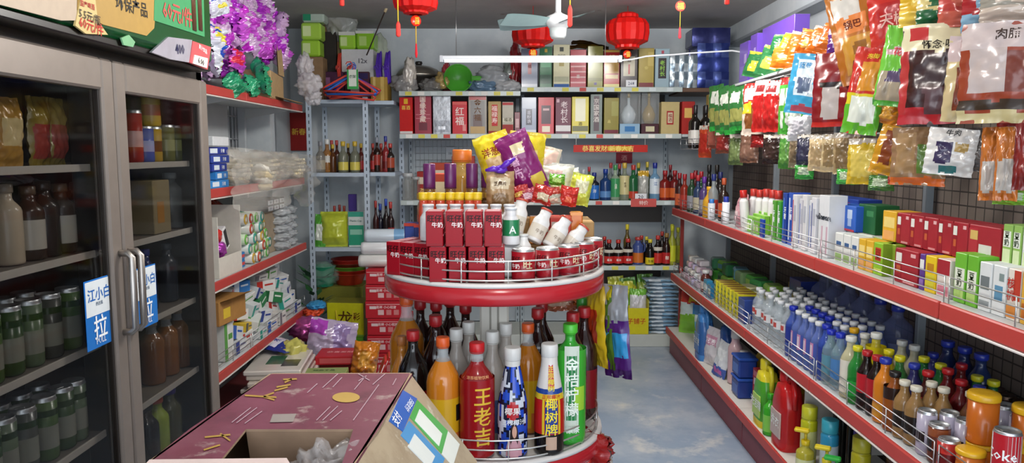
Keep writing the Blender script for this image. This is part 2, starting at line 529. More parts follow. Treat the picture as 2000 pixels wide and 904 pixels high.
# ---------------------------------------------------------------- light
wd = bpy.data.worlds.new('world'); scene.world = wd; wd.use_nodes = True
wd.node_tree.nodes['Background'].inputs[0].default_value = (.80, .88, 1, 1)
wd.node_tree.nodes['Background'].inputs[1].default_value = .9
def area(name, loc, sx, sy, pw, col, rot=(0, 0, 0)):
    d = bpy.data.lights.new(name, 'AREA'); d.shape = 'RECTANGLE'; d.size = sx; d.size_y = sy; d.energy = pw; d.color = col
    o = link(bpy.data.objects.new(name, d)); o.location = loc; o.rotation_euler = rot
    return o
def bulb(loc, pw, col):
    d = bpy.data.lights.new('ceiling_lamp', 'POINT'); d.energy = pw; d.color = col; d.shadow_soft_size = .12
    link(bpy.data.objects.new('ceiling_lamp', d)).location = loc
bulb((.0, 2.75, 2.30), 34, (1, .97, .91)); bulb((.1, 1.2, 2.30), 16, (1, .97, .92)); bulb((.85, 3.8, 2.45), 34, (1, .98, .95))
area('shop_front_daylight', (.4, YN + .05, 1.5), 3.0, 2.0, 34, (.86, .93, 1), (PI / 2, 0, 0))

# tube lamp in view, on the line over the back shelves
ty = 5.05
pL, pR = atY(862, 113, ty), atY(1211, 118, ty)
t = thing('tube_lamp', 'long white tube lamp hung across the room before the liquor boxes', 'lamp', (pL + pR) / 2)
hw = (pR - pL).length / 2
b = MB(); b.rbox(-hw, hw, -.016, .016, -.002, .022, M('#e9edf0', 'plastic'), .004); part('housing', b, t)
b = MB(); b.tube([(-hw + .02, 0, -.008), (hw - .02, 0, -.008)], .014, M('#f4f7fb', 'glow', e=.95), 10); part('tube', b, t)
for s in (-1, 1):
    b = MB(); b.rbox(s * hw - .012, s * hw + .012, -.02, .02, -.022, .024, M('#c9cdd2', 'plastic'), .003); part('end_cap', b, t)
    b = MB(); b.tube([(s * (hw - .1), 0, .02), (s * (hw - .1), 0, ZC - t.location.z)], .0025, M('#b9b9b9', 'metal'), 5); part('hanging_wire', b, t)
pts = [pR + Vector((.01, 0, 0))] + [atY(x, y, ty + .05) for x, y in ((1235, 116), (1262, 110), (1290, 108), (1315, 107), (1345, 104), (1380, 102), (1430, 99), (1460, 104))]
pts.append(Vector((XR - .005, ty + .1, pts[-1].z - .02)))
b = MB(); b.tube(pts, .006, M('#e4e6ea', 'plastic'), 6)
tag(link(bpy.data.objects.new('power_cord', b.mesh('power_cord'))), 'white power cord running from the tube lamp to the wall above the shelves', 'cord')

# ---------------------------------------------------------------- ceiling fan
fy = 4.7
hub = atY(1090, 43, fy)
t = thing('ceiling_fan', 'small pale blue ceiling fan with white motor in front of a red lantern', 'fan', hub)
b = MB(); b.lathe([(.018, .05), (.018, ZC - hub.z - .05)], M('#eceeef', 'plastic'), 12); part('down_rod', b, t)
b = MB(); b.lathe([(.02, ZC - hub.z - .06), (.06, ZC - hub.z - .03), (.06, ZC - hub.z)], M('#eceeef', 'plastic'), 16); part('ceiling_cup', b, t)
b = MB(); b.lathe([(.02, -.045), (.055, -.04), (.078, -.01), (.085, .005), (.075, .03), (.03, .05), (.018, .06)], M('#eef0f0', 'plastic'), 22); part('motor', b, t)
b = MB(); b.lathe([(.04, -.10), (.05, -.085), (.055, -.04)], M('#dfe5e4', 'plastic'), 18); part('lower_cap', b, t)
def blade_mesh():
    b = MB()
    def f(u, v):
        L = .07 + .30 * u
        wdt = .034 + .038 * math.sin(min(1, u * 1.15) * PI * .62)
        if u > .93: wdt *= .82
        return Vector((L, (v - .5) * 2 * wdt, .022 * (v - .5) - .01 * u))
    b.grid(f, 12, 4, M('#a9c6c6', 'plastic')); b.grid(lambda u, v: f(u, v) - Vector((0, 0, .004)), 12, 4, M('#a9c6c6', 'plastic'), flip=True)
    return b.mesh('blade')
bm_ = blade_mesh()
for a in (172, 205, 292, 50):
    if a == 50: continue
    o = part('blade', bm_, t); o.rotation_euler = (R(10), 0, R(a))

# ---------------------------------------------------------------- lanterns and tassels
def lantern_mesh(sx, h):
    b = MB()
    n = 28
    prof = [(.30, 0), (.55, .04), (.56, .11), (.93, .22), (1, .45), (.98, .66), (.82, .80), (.50, .86), (.48, .95), (.33, 1)]
    vs, fs = [], []
    for r, z in prof:
        for k in range(n):
            rr = r * sx * (1 + (.05 if k % 2 else -.03))
            a = 2 * PI * k / n
            vs.append((rr * math.cos(a), rr * math.sin(a), z * h))
    for i in range(len(prof) - 1):
        for k in range(n):
            k2 = (k + 1) % n; fs.append((i * n + k, i * n + k2, (i + 1) * n + k2, (i + 1) * n + k))
    b.add(vs, fs, M('#d0150f', 'card'))
    return b.mesh('paper_shade')
def lantern(px, pyc, hpx, wpx, Y, label, charm=True, tassel=None):
    c0 = atY(px, pyc + hpx / 2, Y); c1 = atY(px, pyc - hpx / 2, Y); h = c1.z - c0.z
    wd_ = (Xf(px + wpx / 2, Y, c0.z) - Xf(px - wpx / 2, Y, c0.z)) / 2
    t = thing('paper_lantern', label, 'lantern', c0, R(rnd.uniform(0, 40)))
    part('paper_shade', lantern_mesh(wd_, h), t)
    b = MB(); b.tube([(0, 0, h * .95), (0, 0, ZC - c0.z)], .002, M('#b01010', 'matte'), 5); part('cord', b, t)
    if charm:
        b = MB(); b.lathe([(.001, -.004), (.028, -.004), (.031, 0), (.028, .004), (.001, .004)], M('#d83018', 'gloss'), 18, mat=Matrix.Translation((0, 0, -.032)) @ Matrix.Rotation(PI / 2, 4, 'X'))
        o = part('charm', b, t)
        b = MB(); b.text('福', .042, M('#f0c63a', 'card'), mat=Matrix.Rotation(-t.rotation_euler.z, 4, 'Z') @ Matrix.Translation((0, -.006, -.032))); part('lettering', b, o)
        if tassel:
            b = MB(); b.tube([(0, 0, -.062), (0, 0, -.062 - tassel * .55)], .003, M('#d8b030', 'matte'), 5); part('tassel_string', b, t)
            b = MB(); b.lathe([(.004, -.062 - tassel), (.008, -.06 - tassel * .9), (.004, -.062 - tassel * .55)], M('#e0303a', 'cloth'), 8); part('tassel', b, t)
    return t
lantern(1225, 61, 72, 82, 5.35, 'red paper lantern hung above the liquor boxes, clear of the fan')
lantern(1041, 66, 56, 80, 5.35, 'red paper lantern partly hidden behind the ceiling fan blades')
lantern(812, 2, 54, 84, 4.2, 'red paper lantern high above the wok, cut by the top edge', True, .17)
def fu_charm(px, py, Y, label, r=.032, tassel=.16):
    p = atY(px, py, Y); t = thing('hanging_charm', label, 'charm', p)
    b = MB(); b.lathe([(.001, -.004), (r * .9, -.004), (r, 0), (r * .9, .004), (.001, .004)], M('#e2574a', 'card'), 20, mat=Matrix.Rotation(PI / 2, 4, 'X')); o = part('charm_disc', b, t)
    b = MB(); b.text('福', r * 1.35, M('#f3c44a', 'card'), mat=Matrix.Translation((0, -.006, 0))); part('lettering', b, o)
    b = MB(); b.tube([(0, 0, r), (0, 0, ZC - p.z)], .0018, M('#c03020', 'matte'), 5); part('cord', b, t)
    b = MB(); b.tube([(0, 0, -r), (0, 0, -r - tassel * .6)], .0025, M('#d8b840', 'matte'), 5); part('tassel_string', b, t)
    b = MB(); b.lathe([(.005, -r - tassel), (.010, -r - tassel * .95), (.005, -r - tassel * .58)], M('#e0404a', 'cloth'), 8); part('tassel', b, t)
fu_charm(1329, 12, 4.6, 'round red good-luck charm with a short tassel hanging over the blue packs')
def tassel(px, y0, y1, Y, label):
    p = atY(px, y1, Y); q = atY(px, y0, Y); t = thing('hanging_tassel', label, 'tassel', p)
    h = q.z - p.z
    b = MB(); b.lathe([(.006, 0), (.012, h * .1), (.011, h * .8), (.004, h)], M('#e2463f', 'cloth'), 9); part('fringe', b, t)
    b = MB(); b.tube([(0, 0, h), (0, 0, ZC - p.z)], .003, M('#dfbf3a', 'matte'), 5); part('cord', b, t)
tassel(778, 42, 72, 3.7, 'red tassel on a yellow cord beside the lantern above the wok')
tassel(668, -8, 12, 3.7, 'stub of a red tassel hanging over the clothes hangers')
tassel(1113, 10, 53, 3.6, 'slim red tassel hanging just past the fan motor')
tassel(1420, -8, 9, 3.6, 'red tassel end hanging over the blue packs in the corner')

# ---------------------------------------------------------------- fridge
FX, FY0, FYM, FY1, FTOP = -1.11, 1.46, 2.105, 2.745, 1.80
t = thing('display_fridge', 'tall glass-door drinks fridge with green header panel and brushed metal frames', 'fridge', (0, 0, 0))
dark, alu = M('#17130f', 'plastic'), M('#857b73', 'satin')
b = MB()
b.box(-1.80, -1.76, FY0, FY1, .08, 1.83, dark); b.box(-1.80, FX - .02, FY1 - .045, FY1, .08, 1.83, dark); b.box(-1.80, FX - .02, FY0, FY0 + .045, .08, 1.83, dark)
b.box(-1.80, FX - .02, FY0, FY1, .08, .3, dark); b.box(-1.80, FX - .02, FY0, FY1, 1.79, 1.84, dark)
part('cabinet_shell', b, t)
b = MB(); b.rbox(-1.22, FX - .03, FYM - .045, FYM + .045, .3, 1.79, M('#0d0b0a', 'plastic'), .004); part('centre_post', b, t)
FSH = (1.51, 1.27, 1.01, .75, .5)
for z in FSH:
    b = MB(); b.rbox(-1.75, -1.17, FY0 + .05, FY1 - .05, z - .012, z, M('#6d655c', 'paint'), .003); o = part('shelf', b, t)
    b = MB(); b.rbox(-1.172, -1.166, FY0 + .05, FY1 - .05, z - .016, z + .004, M('#b8b0a4', 'plastic'), .001); part('price_rail', b, o)
# header
b = MB(); b.rbox(-1.80, -1.05, FY0 - .1, 2.665, 1.845, 2.42, M('#0d4a24', 'gloss'), .02); hd = part('header_panel', b, t)
b = MB(); b.rbox(-1.79, -1.058, FY0 - .08, 2.655, 1.825, 1.847, M('#15120f', 'plastic'), .004); part('header_gasket', b, t)
RZ = Matrix.Rotation(PI / 2, 4, 'Z')     # local (x, -y) -> (+y, +x): front faces +x
def on_header(px0, py0, px1, py1, col, kind='card', e=.001):
    a, c = atX(px0, py0, -1.05), atX(px1, py1, -1.05)
    b = MB(); b.box(-1.0505, -1.05 + e, a.y, c.y, min(a.z, c.z), max(a.z, c.z), M(col, kind)); return b, a, c
def quad_header(pts, col, kind='card', e=.002):
    P = [atX(x, y, -1.05) for x, y in pts]
    b = MB(); n = len(P)
    vs = [(-1.05 + e, p.y, p.z) for p in P] + [(-1.0515, p.y, p.z) for p in P]
    fs = [list(range(n)), list(range(n, 2 * n))[::-1]] + [(i, (i + 1) % n, n + (i + 1) % n, n + i) for i in range(n)]
    b.add(vs, fs, M(col, kind)); return b
def text_x(mb, body, size, col, px, py, X, e, rot=0, vertical=False):
    p = atX(px, py, X); p.x += e
    mb.text(body, size, M(col, 'card'), mat=Matrix.Translation(p) @ RZ @ Matrix.Rotation(rot, 4, 'Y'), vertical=vertical)
part('sticker_panel', quad_header([(-60, -60), (150, -60), (148, 40), (118, 40), (-60, -6)], '#b9a691'), hd, 'pale beige poster stuck on the header')
part('sticker_panel', quad_header([(152, -60), (310, -60), (300, 55), (285, 70), (200, 48), (150, 20)], '#ad8a45'), hd, 'tan poster panel on the header')
o = part('price_poster', quad_header([(160, -30), (180, -30), (188, 40), (208, 68), (165, 66), (144, 50)], '#cbb478', e=.004), hd, 'cream price poster with red figures')
b = MB(); text_x(b, '5.5元/瓶', .027, '#3a2a1a', 172, 33, -1.05, .0055, R(4)); text_x(b, '60元/件', .033, '#c2251c', 175, 51, -1.05, .0055, R(4)); text_x(b, '国产啤酒', .016, '#b0261c', 167, 10, -1.05, .0055); part('lettering', b, o)
o = part('price_poster', quad_header([(301, -60), (395, -60), (398, 72), (299, 40)], '#3f8f5c', e=.003), hd, 'green price poster with two bottles')
b = MB(); text_x(b, '60元/件', .064, '#c9504c', 345, 27, -1.05, .0045, R(-1)); part('lettering', b, o)
for px in (378, 390):
    b = MB(); p = atX(px, 60, -1.05); b.lathe([(.016, 0), (.017, .12), (.007, .18), (.007, .25)], M('#5a3a2a', 'gloss'), 10, mat=Matrix.Translation((p.x + .004, p.y, p.z)) @ Matrix.Diagonal((.15, 1, 1, 1))); part('printed_bottle', b, o)
b = MB(); text_x(b, '环保产品', .044, '#1e1a14', 256, 12, -1.05, .003, R(-2)); part('lettering', b, hd)
b = quad_header([(235, 74), (250, 68), (262, 82), (258, 92), (240, 88)], '#79b083', e=.003); part('torn_sticker', b, hd)
o = part('price_bag', quad_header([(292, 102), (325, 72), (372, 78), (366, 122), (330, 116)], '#c4c2cf', 'foil', e=.006), hd, 'clear and white price bag reading 400')
b = MB(); text_x(b, '400', .042, '#2a2a50', 347, 96, -1.05, .008, R(-6)); part('lettering', b, o)
o = part('price_tag', quad_header([(372, 80), (408, 92), (401, 136), (366, 122)], '#c9565a', 'card', e=.008), hd, 'pink and white price tag reading 6.00')
b = MB(); text_x(b, '果汁饮品', .017, '#f2e8e8', 391, 96, -1.05, .0095, R(10)); part('lettering', b, o)
o2 = part('price_slip', quad_header([(374, 107), (400, 114), (398, 133), (371, 124)], '#e8e4dc', 'card', e=.011), hd)
b = MB(); text_x(b, '6.00', .028, '#3a3030', 386, 120, -1.05, .0125, R(8)); part('lettering', b, o2)
# doors
def fridge_door(y0, y1, tilt, lab):
    d = thing('tmp', lab, 'x'); bpy.data.objects.remove(d)
    b = MB(); fw, z0, z1 = .062, .16, FTOP
    b.rbox(FX - .04, FX, y0 + .004, y0 + fw, z0, z1, alu, .006); b.rbox(FX - .04, FX, y1 - fw, y1 - .004, z0, z1, alu, .006)
    b.rbox(FX - .04, FX, y0 + fw + .0005, y1 - fw - .0005, z1 - .085, z1, alu, .006); b.rbox(FX - .04, FX, y0 + fw + .0005, y1 - fw - .0005, z0, z0 + .08, alu, .006)
    o = part('door', b, t, lab)
    b = MB(); b.box(FX - .022, FX - .016, y0 + fw - .01, y1 - fw + .01, z0 + .07, z1 - .075, M('#0a0807', 'glass', a=.30)); part('glass', b, o)
    b = MB()
    for ya in (y0 + fw, y1 - fw): b.rbox(FX - .028, FX - .010, ya - .006, ya + .006, z0 + .075, z1 - .08, M('#2a2420', 'plastic'), .002)
    part('gasket', b, o)
    return o
dl = fridge_door(FY0, FYM, 0, 'metal-framed glass door')
dr = fridge_door(FYM, FY1, 0, 'metal-framed glass door')
dr.rotation_euler.x = 0
def handle(y, zb, zt):
    b = MB(); x0, x1 = FX - .002, FX + .034
    pts = [(x0, y, zt), (x1 - .012, y, zt), (x1, y, zt - .012), (x1, y, zb + .012), (x1 - .012, y, zb), (x0, y, zb)]
    b.tube(pts, .0105, M('#a7a19b', 'metal'), 8); return b
part('handle', handle(FYM - .024, 1.035, 1.262), dl); part('handle', handle(FYM + .026, 1.035, 1.262), dr)
def pull_sign(pts, d, cx):
    def q(ps, e, col):
        P = [atX(x, y, FX) for x, y in ps]; b = MB(); n = len(P)
        b.add([(FX + e, p.y, p.z) for p in P] + [(FX - .018, p.y, p.z) for p in P], [list(range(n)), list(range(n, 2 * n))[::-1]] + [(i, (i + 1) % n, n + (i + 1) % n, n + i) for i in range(n)], M(col, 'gloss')); return b
    return q
def sign(y0, y1, z0, z1, d):
    X = FX - .0155
    b = MB(); b.rbox(X, X + .002, y0, y1, z0, z1, M('#1f6fc0', 'gloss'), .0008); s = part('pull_sign', b, d, 'blue and white pull sign')
    zm = z0 + (z1 - z0) * .48
    b = MB(); b.box(X + .001, X + .0028, y0 + .004, y1 - .004, zm, z1 - .004, M('#dfe6ea', 'gloss')); part('white_panel', b, s)
    def tx(body, size, col, zz):
        m.text(body, size, M(col, 'card'), mat=Matrix.Translation((X + .0036, (y0 + y1) / 2, zz)) @ RZ)
    m = MB(); w = y1 - y0
    tx('江小白', w * .29, '#1c62b4', z1 - (z1 - z0) * .22); tx('表达瓶', w * .09, '#5a6a80', z1 - (z1 - z0) * .36)
    tx('拉', w * .52, '#eef3f6', z0 + (z1 - z0) * .30); tx('PULL', w * .17, '#dfe8f0', z0 + (z1 - z0) * .10)
    part('lettering', m, s)
sg = atX(176, 544, FX), atX(228, 668, FX)
sign(sg[0].y, sg[1].y, 1.085, 1.27, dl) if False else None
ya, yb = Yf(176, FX, 1.15), Yf(227, FX, 1.15)
sign(ya, yb, Zf(676, (ya + yb) / 2) , Zf(543, (ya + yb) / 2), dl)
ya2 = Yf(274, FX, 1.15); yb2 = Yf(313, FX, 1.15)
sign(ya2, yb2, Zf(637, (ya2 + yb2) / 2), Zf(520, (ya2 + yb2) / 2), dr)

# ---------------------------------------------------------------- shelving
RED, WHT = M('#b5413b', 'paint'), M('#c6c9ca', 'paint')
def wire_guard(p0, p1, out, h=.07, rows=3, posts=None, r=.0021):
    """basket wire between two points along a shelf edge"""
    b = MB(); p0, p1 = Vector(p0), Vector(p1); m = M('#c9cbcc', 'metal')
    for k in range(rows):
        z = Vector((0, 0, h * (k + 1) / rows)); b.tube([p0 + z, p1 + z], r, m, 5)
    n = posts or max(2, int((p1 - p0).length / .22) + 1)
    for i in range(n):
        q = p0 + (p1 - p0) * (i / (n - 1)); b.tube([q, q + Vector((0, 0, h))], r, m, 5)
    return b
# wall shelving along the right
SX, SZ = 1.23, (1.12, .62)
BX, BZ = 1.20, .20
JY = [1.22, 2.08, 2.95, 3.80, 4.65, 5.62]
pegmat = bpy.data.materials.new('grid_panel'); pegmat.use_nodes = True
nt = pegmat.node_tree; bb = nt.nodes['Principled BSDF']; bk = nt.nodes.new('ShaderNodeTexBrick'); tc = nt.nodes.new('ShaderNodeTexCoord'); mp = nt.nodes.new('ShaderNodeMapping')
bk.offset = 0; bk.inputs['Scale'].default_value = 1; bk.inputs['Brick Width'].default_value = .05; bk.inputs['Row Height'].default_value = .05; bk.inputs['Mortar Size'].default_value = .0028
bk.inputs['Color1'].default_value = (*rgb('#6b6058'), 1); bk.inputs['Color2'].default_value = (*rgb('#625850'), 1); bk.inputs['Mortar'].default_value = (*rgb('#2e2823'), 1)
sx_ = nt.nodes.new('ShaderNodeSeparateXYZ'); cx_ = nt.nodes.new('ShaderNodeCombineXYZ'); nt.links.new(tc.outputs['Object'], sx_.inputs[0]); nt.links.new(sx_.outputs[1], cx_.inputs[0]); nt.links.new(sx_.outputs[2], cx_.inputs[1]); nt.links.new(cx_.outputs[0], bk.inputs[0]); nt.links.new(bk.outputs[0], bb.inputs['Base Color']); bb.inputs['Roughness'].default_value = .6
RLAB = ['beside the shop counter end, under the big meat snacks', 'holding plant milk cartons above soda bottles', 'holding toothpaste boxes above clear water bottles',
        'holding tubes and creams above soap and boxes', 'in the far corner under the bottles of spirits']
BXR = 1.66
for i in range(5):
    y0, y1 = JY[i], JY[i + 1]
    t = thing('gondola_shelving', 'red-edged metal shelving bay ' + RLAB[i], 'shelving', (0, 0, 0), 0, 'bays of the long wall shelving')
    g = .003
    b = MB(); b.box(BXR, BXR + .02, y0 + g, y1 - g, .05, 1.98, pegmat); part('back_panel', b, t)
    b = MB(); b.rbox(BXR - .03, BXR + .02, y1 - .03, y1 - g, .0, 2.0, M('#8d959b', 'paint'), .003); part('upright', b, t)
    for z in SZ:
        b = MB(); b.rbox(SX, BXR - .031, y0 + g, y1 - g, z - .022, z, WHT, .002); s = part('shelf', b, t)
        b = MB(); b.rbox(SX - .016, SX - .001, y0 + g, y1 - g, z - .048, z + .003, RED, .004); part('price_rail', b, s)
        b = MB(); b.rbox(SX - .018, SX - .0005, y0 + g, y1 - g, z - .055, z - .049, M('#d9d2cc', 'plastic'), .001); part('rail_lip', b, s)
        part('wire_guard', wire_guard((SX + .006, y0 + .012, z), (SX + .006, y1 - .012, z), -1, .075 if z > 1 else .085), s)
        b = MB(); b.prism([(BXR - .03, z - .022), (BXR - .03, z - .09), (SX + .04, z - .03), (SX + .04, z - .022)], y0 + .01, y0 + .014, WHT); part('bracket', b, s)
    b = MB(); b.rbox(BX, BXR - .031, y0 + g, y1 - g, BZ - .02, BZ, M('#cfcdc5', 'paint'), .002); s = part('base_deck', b, t)
    b = MB(); b.rbox(BX - .014, BX - .001, y0 + g, y1 - g, BZ - .045, BZ + .003, RED, .003); part('price_rail', b, s)
    b = MB(); b.rbox(BX + .02, BX + .03, y0 + g, y1 - g, 0, BZ - .021, M('#7d3a40', 'paint'), .002); part('kick_plate', b, t)
    if i < 4:
        b = MB(); b.rbox(1.36, BXR - .031, y0 + g, y1 - g, 1.94, 1.955, WHT, .002); s = part('top_shelf', b, t)
        for zz, xx in ((1.925, 1.37), (1.615, 1.40)):
            b = MB(); b.tube([(xx, y0 + g, zz), (xx, y1 - g, zz)], .004, M('#c9cbcc', 'metal'), 6)
            for yy in (y0 + .05, y1 - .05): b.tube([(xx, yy, zz), (BXR, yy, zz + .01)], .004, M('#c9cbcc', 'metal'), 6)
            part('hanging_rail', b, t)
# corner upright in red and a wire tray with wine bottles
t = thing('wire_tray', 'white wire corner tray holding wine bottles beside the far wall', 'tray', (0, 0, 0))
TZ = 1.565
b = MB(); wm = M('#d4d6d8', 'metal')
for k in range(9): b.tube([(1.30 + k * .04, 5.35, TZ), (1.30 + k * .04, 5.72, TZ)], .003, wm, 5)
for yy in (5.35, 5.47, 5.6, 5.72): b.tube([(1.29, yy, TZ - .003), (1.63, yy, TZ - .003)], .003, wm, 5)
part('wire_deck', b, t)
b = MB()
for z in (.03, .07): b.tube([(1.29, 5.72, TZ + z), (1.29, 5.35, TZ + z), (1.63, 5.35, TZ + z), (1.64, 5.72, TZ + z)], .003, wm, 5)
for x, y in ((1.29, 5.35), (1.29, 5.53), (1.4, 5.35), (1.52, 5.35), (1.63, 5.35), (1.29, 5.72)): b.tube([(x, y, TZ), (x, y, TZ + .07)], .003, wm, 5)
part('wire_guard', b, t)
b = MB(); b.rbox(1.29, 1.315, 5.64, 5.665, 0, 1.09, M('#9c3a34', 'paint'), .002); tag(link(bpy.data.objects.new('shelf_upright', b.mesh('shelf_upright'))), 'red metal upright in the corner where the two shelvings meet', 'upright')

# left shelving
LX, LZ = -1.41, (1.85, 1.37, .93, .49)
LY = [2.90, 3.95, 5.0]
LBX = -1.80
for i in range(2):
    y0, y1 = LY[i] + .003, LY[i + 1] - .003
    t = thing('gondola_shelving', 'red-edged metal shelving bay ' + ('next to the fridge' if i == 0 else 'before the angle-iron rack, under the torn kraft box'), 'shelving', (0, 0, 0), 0, 'bays of shelving past the fridge')
    b = MB(); b.box(LBX - .02, LBX, y0, min(y1, 4.75), .05, 1.84, M('#c9ced1', 'paint')); part('back_panel', b, t)
    b = MB(); b.rbox(LBX - .02, LBX + .03, y1 - .03, y1, 0, 1.9, M('#b9bfc4', 'paint'), .003); part('upright', b, t)
    for z in LZ:
        b = MB(); b.rbox(LBX + .031, LX, y0, y1, z - .022, z, WHT, .002); s = part('shelf', b, t)
        b = MB(); b.rbox(LX + .001, LX + .016, y0, y1, z - .04, z + .003, RED, .003); part('price_rail', b, s)
        b = MB(); b.rbox(LX + .0005, LX + .018, y0, y1, z - .047, z - .041, M('#d9d2cc', 'plastic'), .001); part('rail_lip', b, s)
        if z < .6: part('wire_guard', wire_guard((LX - .006, y0 + .012, z), (LX - .006, y1 - .012, z), 1, .08), s)
        b = MB(); b.prism([(LBX + .03, z - .022), (LBX + .03, z - .09), (LX - .04, z - .03), (LX - .04, z - .022)], y1 - .014, y1 - .010, WHT); part('bracket', b, s)
    b = MB(); b.rbox(LBX + .031, LX, y0, y1, .06, .12, M('#8a3f40', 'paint'), .003); part('base_deck', b, t)

# white angle-iron rack in the far corner
RY0, RY1 = 5.62, 6.1
RKX0, RKX1, RKX2 = Xf(606, RY0, 1.4), Xf(716, RY0, 1.4), Xf(778, RY0 + .35, 1.9)
RZS = (1.93, 1.385, .815, .12)
t = thing('angle_iron_rack', 'white slotted angle-iron rack with bottles under the clothes hangers', 'rack', (0, 0, 0))
am = M('#b9c6d3', 'paint')
hole = M('#59616a', 'matte')
for x, y in ((RKX0, RY0), (RKX1, RY0), (RKX0, RY1), (RKX1, RY1), (RKX2, RY1)):
    b = MB(); b.box(x - .02, x + .02, y - .002, y, 0, 1.95, am); b.box(x - .02, x - .018, y, y + .038, 0, 1.95, am)
    for k in range(38): b.rbox(x - .004, x + .004, y - .003, y - .0015, .05 + k * .05, .075 + k * .05, hole, .0005)
    part('post', b, t)
for z in RZS:
    b = MB(); b.box(RKX0, RKX1 + .01, RY0 + .001, RY1, z - .028, z, am); b.box(RKX1 + .01, RKX2, RY0 + .12, RY1, z - .028, z, am); part('shelf', b, t)

# ---------------------------------------------------------------- shelving along the back wall
GY, GB = 5.75, 6.26
GX0, GXM, GX1 = Xf(780, GY, 1.7), Xf(1017, GY, 1.7), Xf(1331, GY, 1.7)
grey = M('#b7c0c6', 'paint')
mesh_lab = ['metal shelving bay of liquor boxes under the wok and green dipper', 'metal shelving bay of liquor boxes under the tube lamp']
GZ = (2.0, 1.677, 1.165, .655)
for i, (x0, x1) in enumerate(((GX0, GXM), (GXM, GX1))):
    t = thing('gondola_shelving', mesh_lab[i], 'shelving', (0, 0, 0), 0, 'bays of shelving on the back wall')
    g = .002
    b = MB(); b.box(x0 + g, x1 - g, GB, GB + .02, .1, 1.70, grey); part('back_panel', b, t)
    b = MB(); b.box(x0 + g, x1 - g, GB - .001, GB, 1.70, 2.02, M('#4a4643', 'paint')); part('upper_panel', b, t)
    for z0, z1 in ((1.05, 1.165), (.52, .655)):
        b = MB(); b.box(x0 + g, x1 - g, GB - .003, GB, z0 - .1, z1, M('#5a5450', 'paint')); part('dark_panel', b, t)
    for x in (x0 + .005, x1 - .035):
        b = MB(); b.rbox(x, x + .03, GB - .03, GB - .0035, 0, 2.05, M('#aeb8bf', 'paint'), .003)
        for k in range(36): b.box(x + .011, x + .019, GB - .031, GB - .029, .1 + k * .05, .125 + k * .05, hole)
        part('upright', b, t)
    for z in GZ:
        dz = .03 if (i == 1 and z > 1.9) else 0
        b = MB(); b.rbox(x0 + g, x1 - g, GY, GB - .031, z + dz - .02, z + dz, M('#c3c9cc', 'paint'), .002); s = part('shelf', b, t)
        b = MB(); b.rbox(x0 + g, x1 - g, GY - .012, GY - .0005, z + dz - .034, z + dz + .003, M('#b7c2be', 'plastic'), .002); rl = part('price_rail', b, s)
        rr = random.Random(int(z * 100) + i)
        for k in range(9):
            xx = x0 + .05 + k * (x1 - x0 - .12) / 8.4; c = rr.choice(['#d8cf5a', '#e6e4dc', '#d8cf5a', '#c85048', '#e6e4dc', '#cfd8d8'])
            b = MB(); b.rbox(xx, xx + .05, GY - .0145, GY - .012, z + dz - .03, z + dz - .002, M(c, 'card'), .0006); part('price_tag', b, rl)
    b = MB(); b.rbox(x0 + g, x1 - g, GY + .02, GB - .031, 0, .10, M('#b9bdb6', 'paint'), .004); s = part('base_deck', b, t)
    if i == 0:
        b = MB(); wm2 = M('#dfe3e6', 'metal')
        for k in range(22): b.tube([(x0 + .06 + k * .036, GB - .02, 1.18), (x0 + .06 + k * .036, GB - .02, 1.66)], .0016, wm2, 4)
        for k in range(9): b.tube([(x0 + .05, GB - .023, 1.2 + k * .055), (x1 - .06, GB - .023, 1.2 + k * .055)], .0016, wm2, 4)
        part('wire_grid', b, t)

# ---------------------------------------------------------------- round display stand
DX, DY, DR = -.055, 2.30, .33
T1, T2 = 1.19, .69
t = thing('round_display_stand', 'round two-tier red-rimmed display stand loaded with milk boxes and soda bottles', 'display stand', (DX, DY, 0))
b = MB(); b.rbox(-.045, .045, -.045, .045, .08, 1.30, M('#cfcbc0', 'paint'), .006)
for x in (-.012, .012): b.box(x - .003, x + .003, -.0462, -.045, .1, 1.15, M('#8e8a80', 'paint'))
part('column', b, t)
b = MB(); b.lathe([(.30, 0), (.31, .02), (.31, .07), (.29, .09)], M('#9c2a2c', 'paint'), 40); part('foot', b, t)
ringred = M('#b0232c', 'gloss')
for z in (T1, T2):
    b = MB(); b.lathe([(DR - .012, z - .02), (DR - .012, z)], M('#d4cfc9', 'paint'), 56); s = part('tier', b, t)
    b = MB(); b.lathe([(DR - .012, z - .058), (DR + .004, z - .058), (DR + .010, z - .05), (DR + .010, z - .008), (DR - .012, z - .008)], ringred, 56, cap=False); part('red_rim', b, s)
    b = MB(); b.lathe([(DR - .012, z - .0075), (DR + .011, z - .0075), (DR + .009, z + .003), (DR - .010, z + .003)], M('#d8d4d0', 'plastic'), 56, cap=False); part('white_edge', b, s)
    b = MB(); wm = M('#dcdcd9', 'metal')
    for k in (.012, .037, .064):
        b.tube([((DR - .004) * math.cos(2 * PI * a / 56), (DR - .004) * math.sin(2 * PI * a / 56), z + k) for a in range(56)], .0024, wm, 6, closed=True)
    for a in range(16):
        an = 2 * PI * (a + .35) / 16; c = Vector(((DR - .004) * math.cos(an), (DR - .004) * math.sin(an), z))
        b.tube([c, c + Vector((0, 0, .064))], .0022, wm, 5)
    part('wire_guard', b, s)

